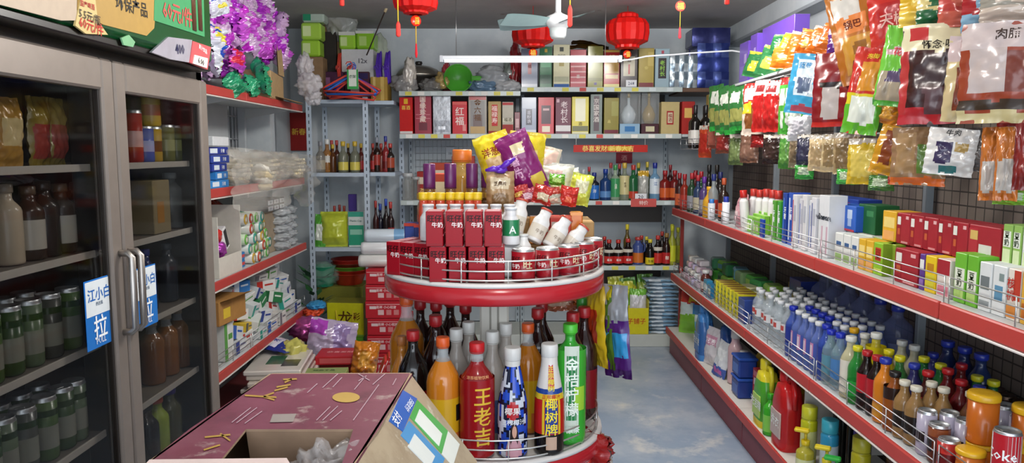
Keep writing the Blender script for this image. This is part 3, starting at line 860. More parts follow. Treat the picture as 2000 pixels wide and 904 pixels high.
# ---------------------------------------------------------------- counter and the carton on it
t = thing('counter', 'low wooden counter under the maroon carton', 'counter', (0, 0, 0))
b = MB(); b.rbox(-.75, -.02, .55, 1.44, .80, .84, M('#7b6a58', 'card'), .004); part('counter_top', b, t)
b = MB(); b.rbox(-.72, -.05, .58, 1.40, .02, .80, M('#8a8178', 'card'), .004); part('counter_body', b, t)
zt = 1.136
A, B_, C_, D_ = atZ(530, 730, zt), atZ(801, 729, zt), atZ(672, 930, zt), atZ(255, 930, zt)
FL, FR = atZ(372, 836, zt), atZ(741, 836, zt)
t = thing('cardboard_carton', 'worn maroon cardboard carton with payment stickers on its open flap', 'carton', (0, 0, 0))
mar = worn('maroon_print', [('#6e3444', 0, 0, 0), ('#7d4252', .45, .7, 6), ('#5c2a38', .52, .7, 14), ('#9a8480', .60, .70, 18), ('#8a5a68', .5, .8, 2)], 1, .38)
kraft = M('#a58a72', 'kraft')
def lerp(a, b, k): return a + (b - a) * k
# top panel with the torn opening near the viewer
h0, h1 = atZ(480, 838, zt), atZ(690, 838, zt)
k0, k1 = atZ(405, 930, zt), atZ(668, 905, zt)
b = MB()
def slab(pts, m, th=.004, up=Vector((0, 0, 1))):
    P = [Vector(p) for p in pts]; n = len(P)
    b.add([p for p in P] + [p - up * th for p in P], [list(range(n)), list(range(n, 2 * n))[::-1]] + [(i, n + i, n + (i + 1) % n, (i + 1) % n) for i in range(n)], [m] + [kraft] * (n + 1))
slab([FL, FR, B_, A], mar); part('top_panel', b, t)
b = MB(); b.add([h0, h1, h1 + Vector((0, .05, -.2)), h0 + Vector((0, .05, -.2))], [(3, 2, 1, 0)], kraft); b.add([p + Vector((0, .003, 0)) for p in (h0, h1, h1 + Vector((0, .05, -.2)), h0 + Vector((0, .05, -.2)))], [(0, 1, 2, 3)], kraft); part('inner_flap', b, t)
b = MB(); slab([D_, k0, h0, FL], mar); slab([h1, k1, C_, FR], mar); slab([h0, h1, FR, FL], mar); part('front_flap', b, t)
b = MB(); dn = Vector((0, 0, .29))
for p, q in ((A, B_), (D_, A), (B_, C_), (C_, D_)):
    n_ = Vector((0, 0, 1)).cross(q - p).normalized() * .004
    b.add([p, q, q - dn, p - dn, p + n_, q + n_, q - dn + n_, p - dn + n_], [(0, 1, 2, 3), (4, 7, 6, 5), (0, 4, 5, 1), (3, 2, 6, 7)], [kraft, M('#6e3444', 'card'), kraft, kraft])
b.add([A - dn, B_ - dn, C_ - dn, D_ - dn], [(0, 1, 2, 3)], kraft)
part('carton_walls', b, t)
O1 = Vector((-.066, 1.352, .965)); O2 = C_ + (O1 - B_)
fn = (C_ - B_).cross(O1 - B_).normalized()
if fn.z < 0: fn = -fn
b = MB(); flapm = worn('taped_board', [('#a8987f', 0, 0, 0), ('#8f7d66', .45, .7, 9), ('#c4bba8', .58, .68, 16)], 1, .25)
b.add([B_, C_, O2, O1, B_ - fn * .005, C_ - fn * .005, O2 - fn * .005, O1 - fn * .005], [(0, 1, 2, 3), (4, 7, 6, 5), (0, 3, 7, 4), (3, 2, 6, 7), (0, 4, 5, 1)], flapm)
fl = part('side_flap', b, t, 'slanting kraft flap sealed with clear tape')
def on_flap(x, y, e):
    r = ray(x, y); s = (B_ - Vector((0, 0, HC))).dot(fn) / r.dot(fn)
    return Vector((0, 0, HC)) + r * s + fn * e
def flap_sticker(pts, col, e, nm='payment_sticker', lab=None, par=None):
    P = [on_flap(x, y, e) for x, y in pts]; Q = [on_flap(x, y, -.001) for x, y in pts]; n = len(P); b = MB()
    b.add(P + Q, [list(range(n)), list(range(n, 2 * n))[::-1]] + [(i, n + i, n + (i + 1) % n, (i + 1) % n) for i in range(n)], M(col, 'gloss')); return part(nm, b, par or fl, lab)
def flap_text(body, size, px, py, qx, qy, e, col, par):
    o = on_flap(px, py, e); ax = (on_flap(qx, qy, e) - o).normalized(); up = fn.cross(ax)
    b = MB(); b.text(body, size, M(col, 'card'), fn=lambda x, z: o + ax * x + up * z); part('lettering', b, par)
s1 = flap_sticker([(786, 762), (814, 779), (786, 843), (759, 822)], '#2f62b4', .0012, lab='blue payment sticker')
flap_text('扫码支付', .013, 798, 792, 786, 812, .0022, '#e4ecf4', s1) ; flap_text('支付', .02, 773, 818, 781, 800, .0022, '#f4f6f8', s1)
s2 = flap_sticker([(814, 781), (874, 842), (862, 886), (800, 815)], '#4fa552', .0012, lab='green payment sticker with white panel')
flap_sticker([(818, 800), (862, 848), (856, 872), (809, 822)], '#dfe3dd', .002, 'white_panel', None, s2)
s3 = flap_sticker([(798, 822), (868, 896), (856, 925), (782, 850)], '#4a8fc4', .0010, lab='light blue payment sticker with white panel')
flap_sticker([(808, 848), (848, 892), (838, 915), (796, 872)], '#d8dcd8', .002, 'white_panel', None, s3)
s4 = flap_sticker([(874, 842), (897, 868), (884, 910), (862, 886)], '#d9ddd6', .0012, lab='white end of the payment sticker')
# marks printed on the lid
def lid_mark(pts, col, e=.0012):
    b.add([atZ(x, y, zt) + Vector((0, 0, e)) for x, y in pts], [list(range(len(pts)))[::-1]], M(col, 'card'))
b = MB()
el = [(676 + 27 * math.cos(a * PI / 10), 777 + 10 * math.sin(a * PI / 10)) for a in range(20)]
lid_mark(el, '#b3924a')
lid_mark([(533, 810), (579, 809), (572, 825), (527, 826)], '#8f8580')
for a in ((478, 773, 540, 777), (515, 775, 535, 768), (515, 776, 536, 782), (553, 742, 580, 741), (556, 748, 570, 741), (540, 757, 568, 752), (536, 764, 562, 757), (400, 855, 450, 850), (430, 848, 450, 862), (398, 880, 430, 870)):
    dx, dy = (a[2] - a[0]), (a[3] - a[1]); ln = (dx * dx + dy * dy) ** .5; nx, ny = -dy / ln * 1.6, dx / ln * 1.6
    lid_mark([(a[0] + nx, a[1] + ny), (a[2] + nx, a[3] + ny), (a[2] - nx, a[3] - ny), (a[0] - nx, a[1] - ny)], '#a8863f')
for a in ((453, 826, 490, 797), (462, 827, 502, 797), (478, 828, 512, 804), (618, 822, 645, 795), (630, 822, 660, 794), (645, 822, 668, 803), (630, 758, 660, 731), (690, 822, 740, 752), (728, 752, 752, 731), (600, 768, 620, 750), (650, 757, 668, 738), (700, 745, 716, 735), (692, 762, 712, 738), (700, 731, 722, 744), (767, 753, 774, 740)):
    dx, dy = (a[2] - a[0]), (a[3] - a[1]); ln = (dx * dx + dy * dy) ** .5; nx, ny = -dy / ln * .9, dx / ln * .9
    lid_mark([(a[0] + nx, a[1] + ny), (a[2] + nx, a[3] + ny), (a[2] - nx, a[3] - ny), (a[0] - nx, a[1] - ny)], '#a88a94')
part('printed_marks', b, t)
b = MB()
o = atZ(640, 930, zt); b.blob(.055, .07, .045, M('#c8c4c4', 'film', a=.25), .5, 3, 4, 4, mat=Matrix.Translation((-.265, 1.0, 1.085)))
tag(link(bpy.data.objects.new('plastic_bag', b.mesh('plastic_bag'))), 'crumpled clear plastic bag stuffed in the maroon carton opening', 'bag')
b = MB(); pz = .93
P = [atZ(292, 897, zt + .012), atZ(560, 894, zt + .012), atZ(590, 945, zt + .012), atZ(250, 945, zt + .012)]
b.add(P + [p - Vector((0, 0, .012)) for p in P], [(3, 2, 1, 0), (4, 5, 6, 7), (0, 1, 5, 4), (1, 2, 6, 5), (3, 0, 4, 7), (2, 3, 7, 6)], M('#cdb9b4', 'matte'))
tag(link(bpy.data.objects.new('paper_pad', b.mesh('paper_pad'))), 'pale pink paper pad lying on the near edge of the maroon carton', 'pad')
# ================================================================ goods along the back wall
def on_back(px0, px1, ytop, z, Y=None):
    Y = GY + .035 if Y is None else Y
    x0, x1 = Xf(px0 + .6, Y, z), Xf(px1 - .6, Y, z)
    return (x0 + x1) / 2, x1 - x0, Zf(ytop, Y) - z, Y
GL, SV, RD, MR = '#b08a3a', '#b9bcc2', '#b3202a', '#5e1f35'
# (px0, px1, ytop, colour, kind, prints, texts, label)
LOW = [
 (780, 808, 190, '#c2231f', 'gloss', [('F', .35, .65, .82, .96, '#e0b030'), ('F', .02, .98, .02, .08, '#d8d4d0')], [('F', '喜酒', .5, .72, .035, '#e8c050')], 'bright red liquor box with a round gold crest, end of the lower liquor shelf'),
 (809, 844, 187, '#9c2438', 'gloss', [('F', .4, .6, .35, .95, '#c49aa0'), ('F', .25, .75, .1, .3, '#6b1424'), ('F', .08, .92, .4, .42, '#c46a74'), ('F', .08, .92, .5, .52, '#c46a74')], [('F', '国缘珍藏', .5, .65, .05, '#e8d0c0', True)], 'crimson cellophane-wrapped liquor box between bright red and silver boxes'),
 (845, 882, 185, '#a7a8ab', 'foil', [('F', .05, .95, .05, .35, '#8b8c90', 'foil'), ('F', .3, .7, .12, .2, '#cfcfd2', 'foil')], [], 'plain silver foil liquor box on the lower liquor shelf'),
 (883, 914, 198, '#c92830', 'gloss', [('F', .02, .98, .9, .98, '#d9574f'), ('F', .7, .92, .1, .3, '#e08a84')], [('F', '红福', .5, .55, .07, '#f0dcd4', True)], 'red liquor box with white brush writing beside the silver foil box'),
 (914, 952, 186, '#8d8377', 'gloss', [('F', .04, .96, .88, .98, '#b53a34'), ('F', .12, .88, .1, .86, '#77706a'), ('F', .25, .75, .15, .5, '#5a3a30'), ('F', .1, .9, .02, .2, GL)], [('F', '金六福', .5, .62, .055, '#6a4420', True)], 'gold and grey window box showing a dark bottle'),
 (953, 980, 198, '#b49a66', 'card', [('F', .28, .74, .25, .9, '#c23a3a'), ('F', .02, .98, .02, .1, '#a03030')], [('F', '福禄寿', .5, .6, .045, '#f0d8d0', True)], 'tan liquor box with a tall red panel'),
 (980, 1004, 199, '#b9b3a3', 'card', [('F', .02, .98, .9, .98, '#b02a2a'), ('F', .02, .98, .02, .3, '#9c2c2a'), ('F', .05, .95, .38, .5, '#d6cfba')], [('F', '福酒', .5, .45, .03, '#54503a')], 'narrow cream and red banded liquor box'),
 (1004, 1017, 219, '#74202c', 'gloss', [('F', .2, .8, .3, .7, '#c09090')], [], 'short thin maroon box wedged at the shelf joint'),
 (1018, 1049, 190, '#98a0b2', 'gloss', [('F', .3, .7, .25, .68, '#3a3440'), ('F', .02, .98, .02, .12, '#d0d4dc'), ('F', .05, .95, .7, .95, '#b2b9c6')], [('F', '喜粉浪', .5, .47, .032, '#d8d8e0', True)], 'silver-blue liquor box with a dark name plate'),
 (1050, 1083, 190, '#c8323a', 'gloss', [('F', .2, .8, .28, .78, '#4a2028'), ('F', .25, .75, .06, .22, '#e8dcc0'), ('F', .3, .7, .64, .7, '#c8a0a0')], [], 'red liquor box with a dark rounded window'),
 (1083, 1116, 190, '#68182f', 'gloss', [('F', .03, .97, .08, .24, '#d8d4d0'), ('F', .08, .25, .86, .95, '#c8a0a8')], [('F', '老村长', .56, .6, .055, '#e8d8d8', True)], 'dark maroon liquor box with white brush script'),
 (1116, 1151, 189, '#d9c93c', 'gloss', [('F', .2, .8, .35, .95, '#ece8c8'), ('F', .03, .97, .08, .22, '#6a6630'), ('F', .03, .97, .02, .06, '#d8d4b0')], [('F', '酒', .5, .28, .03, '#5a4a20')], 'yellow and white liquor box on the lower liquor shelf'),
 (1152, 1177, 184, '#6f7a72', 'gloss', [('F', .28, .74, .08, .95, '#4c2a2c')], [('F', '京国家酒', .5, .6, .045, '#e0d8d0', True)], 'slim grey-green box with white vertical writing'),
 (1178, 1209, 191, '#8f8436', 'gloss', [('F', .03, .97, .02, .12, '#6f2530'), ('F', .5, .95, .5, .9, '#9d9850')], [('F', '品', .35, .35, .025, '#d8c878')], 'plain olive gold box on the lower liquor shelf'),
 (1289, 1327, 199, '#c0ad78', 'card', [('F', .3, .68, .3, .72, '#a83030'), ('F', .36, .62, .35, .67, '#d8cfae')], [('F', '福酒', .49, .51, .032, '#8a2020', True)], 'cream box with a small red framed plate, end of the lower liquor shelf'),
]
UP = [
 (1017, 1051, 95, '#8f95a6', 'gloss', [('F', .4, .62, .35, .7, '#b57a7a'), ('F', .02, .98, .02, .1, '#c6cad2'), ('F', .05, .95, .72, .76, '#6f7688')], [('F', '福', .5, .55, .03, '#6a2020')], 'silver-blue liquor box, end of the upper liquor shelf'),
 (1053, 1079, 91, '#2c6b46', 'gloss', [('F', .03, .97, .1, .32, '#1f4a33'), ('F', .4, .62, .86, .94, '#c0a040'), ('F', .1, .9, .5, .62, '#5b9a72')], [], 'deep green liquor box on the upper liquor shelf'),
 (1079, 1113, 87, '#cfcba8', 'card', [('F', .38, .62, .84, .94, '#3a4038'), ('F', .35, .65, .5, .64, '#a89a5e'), ('F', .05, .95, .14, .26, '#a9aa8e'), ('F', .03, .97, .02, .09, '#2c5a9c')], [('F', '白云边', .5, .75, .02, '#3a4038')], 'ivory liquor box with a round seal and blue foot'),
 (1113, 1146, 97, '#b8414c', 'gloss', [('F', .03, .97, .12 + .14 * k, .16 + .14 * k, '#d9a5a5') for k in range(6)] + [('F', .25, .75, .45, .6, '#a02c38')], [('F', '喜', .5, .3, .03, '#e8d8d0')], 'red and pink striped liquor box behind the tube lamp'),
 (1146, 1178, 90, '#9a9a56', 'gloss', [('F', .03, .97, .16, .24, '#7e7d40'), ('F', .42, .6, .07, .13, '#6a5a90')], [('F', '玉酒', .5, .72, .03, '#5a5a28', True)], 'plain moss green liquor box behind the tube lamp'),
 (1178, 1211, 97, '#b12e2c', 'gloss', [('F', .06, .94, .38, .72, '#c79a40'), ('F', .02, .98, .93, .99, '#d8b860'), ('F', .02, .98, .02, .1, '#d8cf80'), ('F', .1, .9, .24, .34, '#d8c080')], [('F', '金牌', .5, .83, .022, '#e8c878')], 'red and gold liquor box at the end of the tube lamp'),
 (1211, 1246, 95, '#3f3130', 'gloss', [('F', .16, .84, .3, .8, '#bdb59a'), ('F', .45, .55, .35, .6, '#b03030'), ('F', .33, .96, .03, .2, '#dcdde0')], [('F', '268', .64, .115, .032, '#2a2a50'), ('F', '酒', .5, .7, .03, '#4a3a30')], 'dark brown liquor box with a handwritten 268 price slip'),
 (1246, 1278, 94, '#ab9640', 'gloss', [('F', .03, .97, .02, .13, '#7a2a2c'), ('F', .6, .95, .55, .9, '#c0ab58')], [('F', '金', .5, .5, .03, '#d8c878')], 'gold liquor box with a maroon foot'),
 (1278, 1308, 95, '#9db4bd', 'gloss', [('F', .22, .78, .24, .76, '#3a3436'), ('F', .42, .6, .87, .95, '#b04a5a')], [('F', '老村长', .5, .5, .04, '#9ad050', True)], 'pale blue liquor box with lime green brush script'),
]
for rows, z in ((LOW, 1.677), (UP, 2.03)):
    for r in rows:
        x, w, h, Y = on_back(r[0], r[1], r[2], z)
        d = min(.10, w)
        place(carton(round(w - .004, 4), round(d, 4), round(h, 4), r[3], tuple(r[5]), tuple(r[6]), r[4]), 'liquor_box', r[7], 'liquor box', (x, Y + d / 2, z + .0005), R(rnd.uniform(-2.5, 2.5)), 'liquor boxes on the back shelves')
# two clear presentation boxes with a bottle inside
for px0, px1, yt, bc, fc, lab in ((1209, 1251, 176, '#c3cdd2', '#8fb0c8', 'clear presentation box holding a frosted glass bottle'), (1251, 1288, 176, '#9a7f3e', '#4d2f36', 'clear presentation box holding a round gold bottle')):
    x, w, h, Y = on_back(px0, px1, yt, 1.677)
    t = thing('presentation_box', lab, 'liquor box', (x, Y + w / 2, 1.6775), 0, 'liquor boxes on the back shelves')
    hw = w / 2 - .003
    b = MB(); b.rbox(-hw, hw, -hw, hw, 0, h * .24, M(fc, 'gloss'), .003); b.box(-hw * .5, hw * .5, -hw - .0015, -hw, h * .06, h * .18, M('#c9c2a0' if bc != '#c3cdd2' else '#3c78b0')); part('base_tray', b, t)
    b = MB(); b.box(-hw, hw, -hw, hw, h * .24, h, M('#d3d8d8', 'film', a=.22)); part('clear_cover', b, t)
    b = MB(); b.lathe([(hw * .5, h * .24), (hw * .72, h * .36), (hw * .76, h * .46), (hw * .5, h * .6), (hw * .16, h * .68), (hw * .14, h * .86)], M(bc, 'gloss'), 18); o = part('bottle', b, t)
    b = MB(); b.lathe([(hw * .2, h * .84), (hw * .22, h * .95), (hw * .12, h * .97)], M('#c0a040', 'metal'), 12); part('stopper', b, o)
# wok, dipper and bags on the upper shelf over the wok bay
z0 = 2.0
c = atY(818, 150, GY + .26)
t = thing('lidded_wok', 'black wok with a glass-topped lid, wrapped, on the top shelf', 'wok', (c.x, GY + .27, z0 + .001))
b = MB(); b.lathe([(.06, 0), (.11, .02), (.16, .07), (.178, .125), (.182, .13)], M('#26221f', 'gloss'), 30); part('wok_body', b, t)
b = MB(); b.lathe([(.183, .13), (.18, .15), (.15, .19), (.09, .215), (.03, .225)], M('#9c968c', 'metal'), 30); part('lid', b, t)
b = MB(); b.lathe([(.02, .222), (.03, .24), (.026, .255), (.0, .258)], M('#2a2624', 'plastic'), 14); part('lid_knob', b, t)
for s in (-1, 1):
    b = MB(); b.tube([(s * .175, -.03, .12), (s * .205, -.025, .13), (s * .215, 0, .132), (s * .205, .025, .13), (s * .175, .03, .12)], .006, M('#26221f', 'plastic'), 6); part('handle', b, t)
c = atY(895, 152, GY + .05)
t = thing('water_dipper', 'bright green plastic water dipper lying among wrapped bags', 'dipper', (c.x, GY + .045, z0 + .105), (R(-98), 0, R(6)))
gr = M('#4ea832', 'plastic')
b = MB(); b.lathe([(.075, -.08), (.088, -.07), (.105, .0), (.110, .004), (.112, .0), (.106, -.002), (.084, -.066), (.0, -.07)], gr, 28, mat=Matrix.Scale(-1, 4, (0, 0, 1)) @ Matrix.Translation((0, 0, .0)), cap=False); part('bowl', b, t)
b = MB(); b.rbox(.10, .235, -.018, .018, -.01, .004, gr, .004); part('handle', b, t)
for (px, py, rx, rz, col, kd, sd, lab, a) in (
    (790, 172, .10, .075, '#9c9a98', 'film', 1, 'crumpled clear bag under the wok at the shelf end', .6), (845, 172, .10, .06, '#8c8a86', 'film', 2, 'crumpled smoky bag under the wok beside the dipper', .6),
    (862, 160, .06, .07, '#b39a5e', 'pouch', 3, 'crumpled tan paper bag between wok and dipper', None), (872, 140, .045, .08, '#b04048', 'pouch', 14, 'crumpled red packet behind the green dipper', None),
    (960, 152, .13, .085, '#a9adb0', 'film', 4, 'grey wrapped bundle beside the green dipper', .75), (945, 172, .12, .05, '#5e7890', 'pouch', 5, 'blue-grey plastic bundle in front of the grey wrapped bundle', None),
    (995, 138, .08, .10, '#8f9a92', 'film', 6, 'greenish clear bag beside the silver-blue liquor box', .65), (990, 170, .11, .05, '#b7b9ba', 'film', 7, 'stack of clear wrapped plates below the greenish bag', .75),
    (1006, 112, .05, .10, '#a8262c', 'pouch', 8, 'dark red bag behind the silver-blue liquor box', None), (800, 130, .05, .06, '#c9c2b8', 'pouch', 9, 'white paper packet leaning at the wok', None)):
    Y = GY + .10 + .22 * (sd in (14, 6, 8)) - .02 * (sd in (5, 7))
    p = atY(px, py, Y); zz = max(z0 + .002, p.z - rz * .8)
    if sd in (14, 6, 8, 9): zz = z0 + .002; rz = (p.z - z0) * .75
    b = MB(); b.blob(rx, .07, rz, M(col, kd, a=a), .35, 2.4, sd, 3, flat=-rz * .8, mat=Matrix.Translation((0, 0, rz * .8)))
    o = link(bpy.data.objects.new('wrapped_bag', b.mesh('wrapped_bag'))); o.location = (p.x, Y, zz)
    tag(o, lab, 'bag', 'bags on the shelf over the liquor boxes')
# folded brown cloth and a small bundle lying on top of the upper boxes
for i, (px0, px1, y, col, lab) in enumerate(((1085, 1175, 82, '#a8822f', 'mustard folded cardboard lying behind the ivory box'), (1118, 1190, 74, '#7a5a2c', 'brown folded wrapping lying across the upper liquor boxes'))):
    p, q = atY(px0, y + 12, GY + .05), atY(px1, y + 10, GY + .05)
    b = MB(); n = 10
    b.grid(lambda u, v: Vector((p.x + (q.x - p.x) * u, GY + .04 + .14 * v, p.z + .03 * math.sin(u * 3 + i) + .02 * noise.noise(Vector((u * 4, v * 3, i))))), n, 5, M(col, 'card'))
    b.grid(lambda u, v: Vector((p.x + (q.x - p.x) * u, GY + .04 + .14 * v, p.z - .012 + .03 * math.sin(u * 3 + i) + .02 * noise.noise(Vector((u * 4, v * 3, i))))), n, 5, M(col, 'card'), flip=True)
    tag(link(bpy.data.objects.new('folded_wrapping', b.mesh('folded_wrapping'))), lab, 'wrapping')
# silver-checked and blue multipacks at the corner
def multipack(name, px0, px1, y0, y1, Y, col, cell, nx, nz, lab, dep=.2, checks=None, bottom=None):
    p, q = atY(px0, y1, Y), atY(px1, y0, Y); w, h = q.x - p.x, q.z - p.z
    t = thing(name, lab, 'multipack', ((p.x + q.x) / 2, Y + dep / 2, p.z if bottom is None else bottom))
    if bottom is not None: h = q.z - bottom
    b = MB()
    b.grid(lambda u, v: Vector(((u - .5) * w, -dep / 2 - .012 * abs(math.sin(u * nx * PI)) * abs(math.sin(v * nz * PI)) + .006 * noise.noise(Vector((u * 9, v * 9, px0))), v * h)), nx * 6, nz * 6, lambda u, v: M((checks if checks and (int(u * nx * 2) + int(v * nz * 2)) % 2 else col), 'foil'))
    b.rbox(-w / 2, w / 2, -dep / 2 + .006, dep / 2, 0, h, M(col, 'pouch'), .01); part('wrapped_pack', b, t)
    return t
multipack('tissue_multipack', 1308, 1363, 108, 166, GY + .03, '#7f8f9c', 0, 3, 2, 'silver and dark checked multipack beside the blue multipacks', .2, '#c8d2d8', 2.0305)
yy = 166; n = 0
for y0, nm in ((140, 'bottom'), (112, 'lower middle'), (84, 'upper middle'), (54, 'top')):
    multipack('tissue_multipack', 1362 - 10 * (n == 3), 1424 + 3 * (n == 3), y0, yy, GY + .02 + .01 * n, ['#27357a', '#33428c', '#2c3a80', '#31356b'][n], 0, 2, 1, nm + ' dark blue shiny multipack in the corner stack', .24, '#4c5c9c' if n in (0, 2) else None, 2.0305 + .105 * n)
    yy = y0; n += 1
multipack('tissue_multipack', 1346, 1362, 72, 108, GY + .30, '#3a3c66', 0, 1, 2, 'dark blue pack half hidden behind the corner stack', .12, None, 2.0305)
b = MB(); b.rbox(GX1 + .002, GX1 + .33, GY + .02, GB, 1.998, 2.029, M('#6a5040', 'card'), .003); tag(link(bpy.data.objects.new('wall_board', b.mesh('wall_board'))), 'brown board shelf under the dark blue multipacks', 'shelf board')
# wine bottles in the wire tray
k = 0
for yy, xs in ((5.42, (1.325, 1.40, 1.475, 1.55)), (5.53, (1.34, 1.42, 1.50))):
    for x in xs:
        cp = ['#1a1a1c', '#1a1a1c', '#c8a23c', '#1a1a1c', '#7a1a22', '#1a1a1c', '#b02a2a'][k]; lb = ['#d8d4cc', '#d8c060', '#c8c4c0', '#a83038', '#d8d4cc', '#c0b080', '#d0d0d0'][k]
        place(bottle(.31, .037, '#15120f', cp, 'gloss', neck=.36, shoulder=.60, caph=.18, capr=.40, label=(.12, .42, lb), neckz=.74), 'wine_bottle', 'dark wine bottle with %s capsule, %s in the wire corner tray' % (['black', 'black', 'gold', 'black', 'maroon', 'black', 'red'][k], ['first in front', 'second in front', 'third in front', 'fourth in front', 'first behind', 'second behind', 'third behind'][k]), 'wine bottle', (x, yy, TZ + .003), 0, 'wine bottles in the corner tray')
        k += 1
x = Xf(1395, 5.75, 1.7)
place(carton(.09, .08, .30, '#c9ae62', (('F', .2, .8, .3, .7, '#a8883a'),), (), 'card'), 'liquor_box', 'gold-yellow liquor box standing in the corner past the wine bottles', 'liquor box', (x, 5.80, 1.68), 0, 'liquor boxes on the back shelves')
b = MB(); b.rbox(GX1 + .002, GX1 + .33, 5.74, GB, 1.655, 1.677, M('#c3c9cc', 'paint'), .003); tag(link(bpy.data.objects.new('corner_shelf', b.mesh('corner_shelf'))), 'short grey corner shelf behind the wine tray', 'shelf board')
place(carton(.10, .09, .25, '#a82a24', (('F', .2, .8, .5, .8, '#d8b060'),), (), 'card'), 'liquor_box', 'red box on the corner shelf behind the wine bottles', 'liquor box', (GX1 + .06, 5.84, 1.678), 0, 'liquor boxes on the back shelves')

# bottles of spirits, third and fourth shelf
SP = [  # px, ytop, width px, colour, cap, kind, label, texts, words, row
 (1139, 331, 17, '#5d6f4f', '#b8bcc0', 'tint', (.15, .45, '#b9b25a'), (), 'pale green bottle with silver cap, end of the spirits row', 0),
 (1160, 337, 20, '#1c1f28', '#20307c', 'gloss', (.06, .55, '#2f6cb8'), (('洋', .34, .03, '#dfe6ee'),), 'dark bottle with a bright blue label and blue cap', 0),
 (1182, 330, 22, '#1d3a6a', '#1c3a8c', 'gloss', (.1, .3, '#5a86b8'), (), 'deep blue glass bottle with a blue stopper', 0),
 (1201, 322, 19, '#9fb39a', '#3c8a4a', 'tint', (.1, .62, '#3f8f58'), (('白酒', .4, .02, '#e8e8d8', 0, True),), 'clear bottle with a tall green and white label', 0),
 (1219, 318, 20, '#8a937c', '#c0a23c', 'tint', (.16, .66, '#c9be8a'), (('老酒', .42, .02, '#5a4a20', 0, True),), 'squarish clear bottle with cream label and gold cap', 0),
 (1236, 322, 20, '#1f5a35', '#a8322c', 'gloss', (.06, .26, '#b8402c'), (), 'green bottle with a red and gold foot label', 0),
 (1278, 318, 20, '#6fa0c4', '#1d2a86', 'tint', (.18, .58, '#d4dee4'), (('江', .45, .03, '#2a5aa0'),), 'tall pale blue bottle with a white label and navy cap', 0),
 (1298, 333, 21, '#7a1f1a', '#a02428', 'gloss', (.1, .42, '#c85a2c'), (), 'amber spirits bottle with an orange label beside the pale blue bottle', 0),
 (1317, 333, 21, '#6d1c1c', '#a3262c', 'gloss', (.1, .42, '#cf6a34'), (), 'amber spirits bottle with an orange label, last on the spirits shelf', 0),
 (1150, 326, 13, '#51604a', '#b03038', 'gloss', None, (), 'red-capped bottle behind the blue-labelled bottle', 1),
 (1192, 318, 15, '#7d8b8a', '#a83a3a', 'tint', None, (), 'red-capped clear bottle behind the blue glass bottle', 1),
 (1209, 320, 14, '#2a3a2a', '#a83a3a', 'gloss', None, (), 'red-capped dark bottle behind the green-labelled bottle', 1),
 (1246, 318, 16, '#24603c', '#b0a03a', 'gloss', None, (), 'green bottle with gold cap behind the mesh bag', 1),
 (1263, 316, 14, '#4a5a3a', '#c8b23c', 'gloss', None, (), 'yellow-capped bottle behind the mesh bag', 1),
 (1308, 322, 14, '#3a1a1a', '#8a1f26', 'gloss', None, (), 'maroon-capped bottle behind the amber bottles', 1),
]
for s in SP:
    Y = GY + (.05 if s[9] == 0 else .17); z = 1.165
    w = Xf(s[0] + s[2] / 2, Y, z) - Xf(s[0] - s[2] / 2, Y, z); h = Zf(s[1], Y) - z
    place(bottle(round(h, 3), round(w / 2, 4), s[3], s[4], s[5], neck=.38, shoulder=.60, caph=.13, capr=.44, label=s[6], texts=s[7], seg=14, neckz=.73), 'spirits_bottle', s[8], 'spirits bottle', (Xf(s[0], Y, z), Y, z + .0005), 0, 'spirits on the back shelf')
x = Xf(1256, GY + .05, 1.2)
place(pouch(.085, .23, .05, '#a3a49c', ((.0, 1, .82, 1, '#c49a2c'), (.3, .7, .1, .7, '#b9b8b0')), (), 3), 'mesh_bag', 'grey mesh-wrapped bottle with a gold collar', 'bag', (x, GY + .055, 1.166))
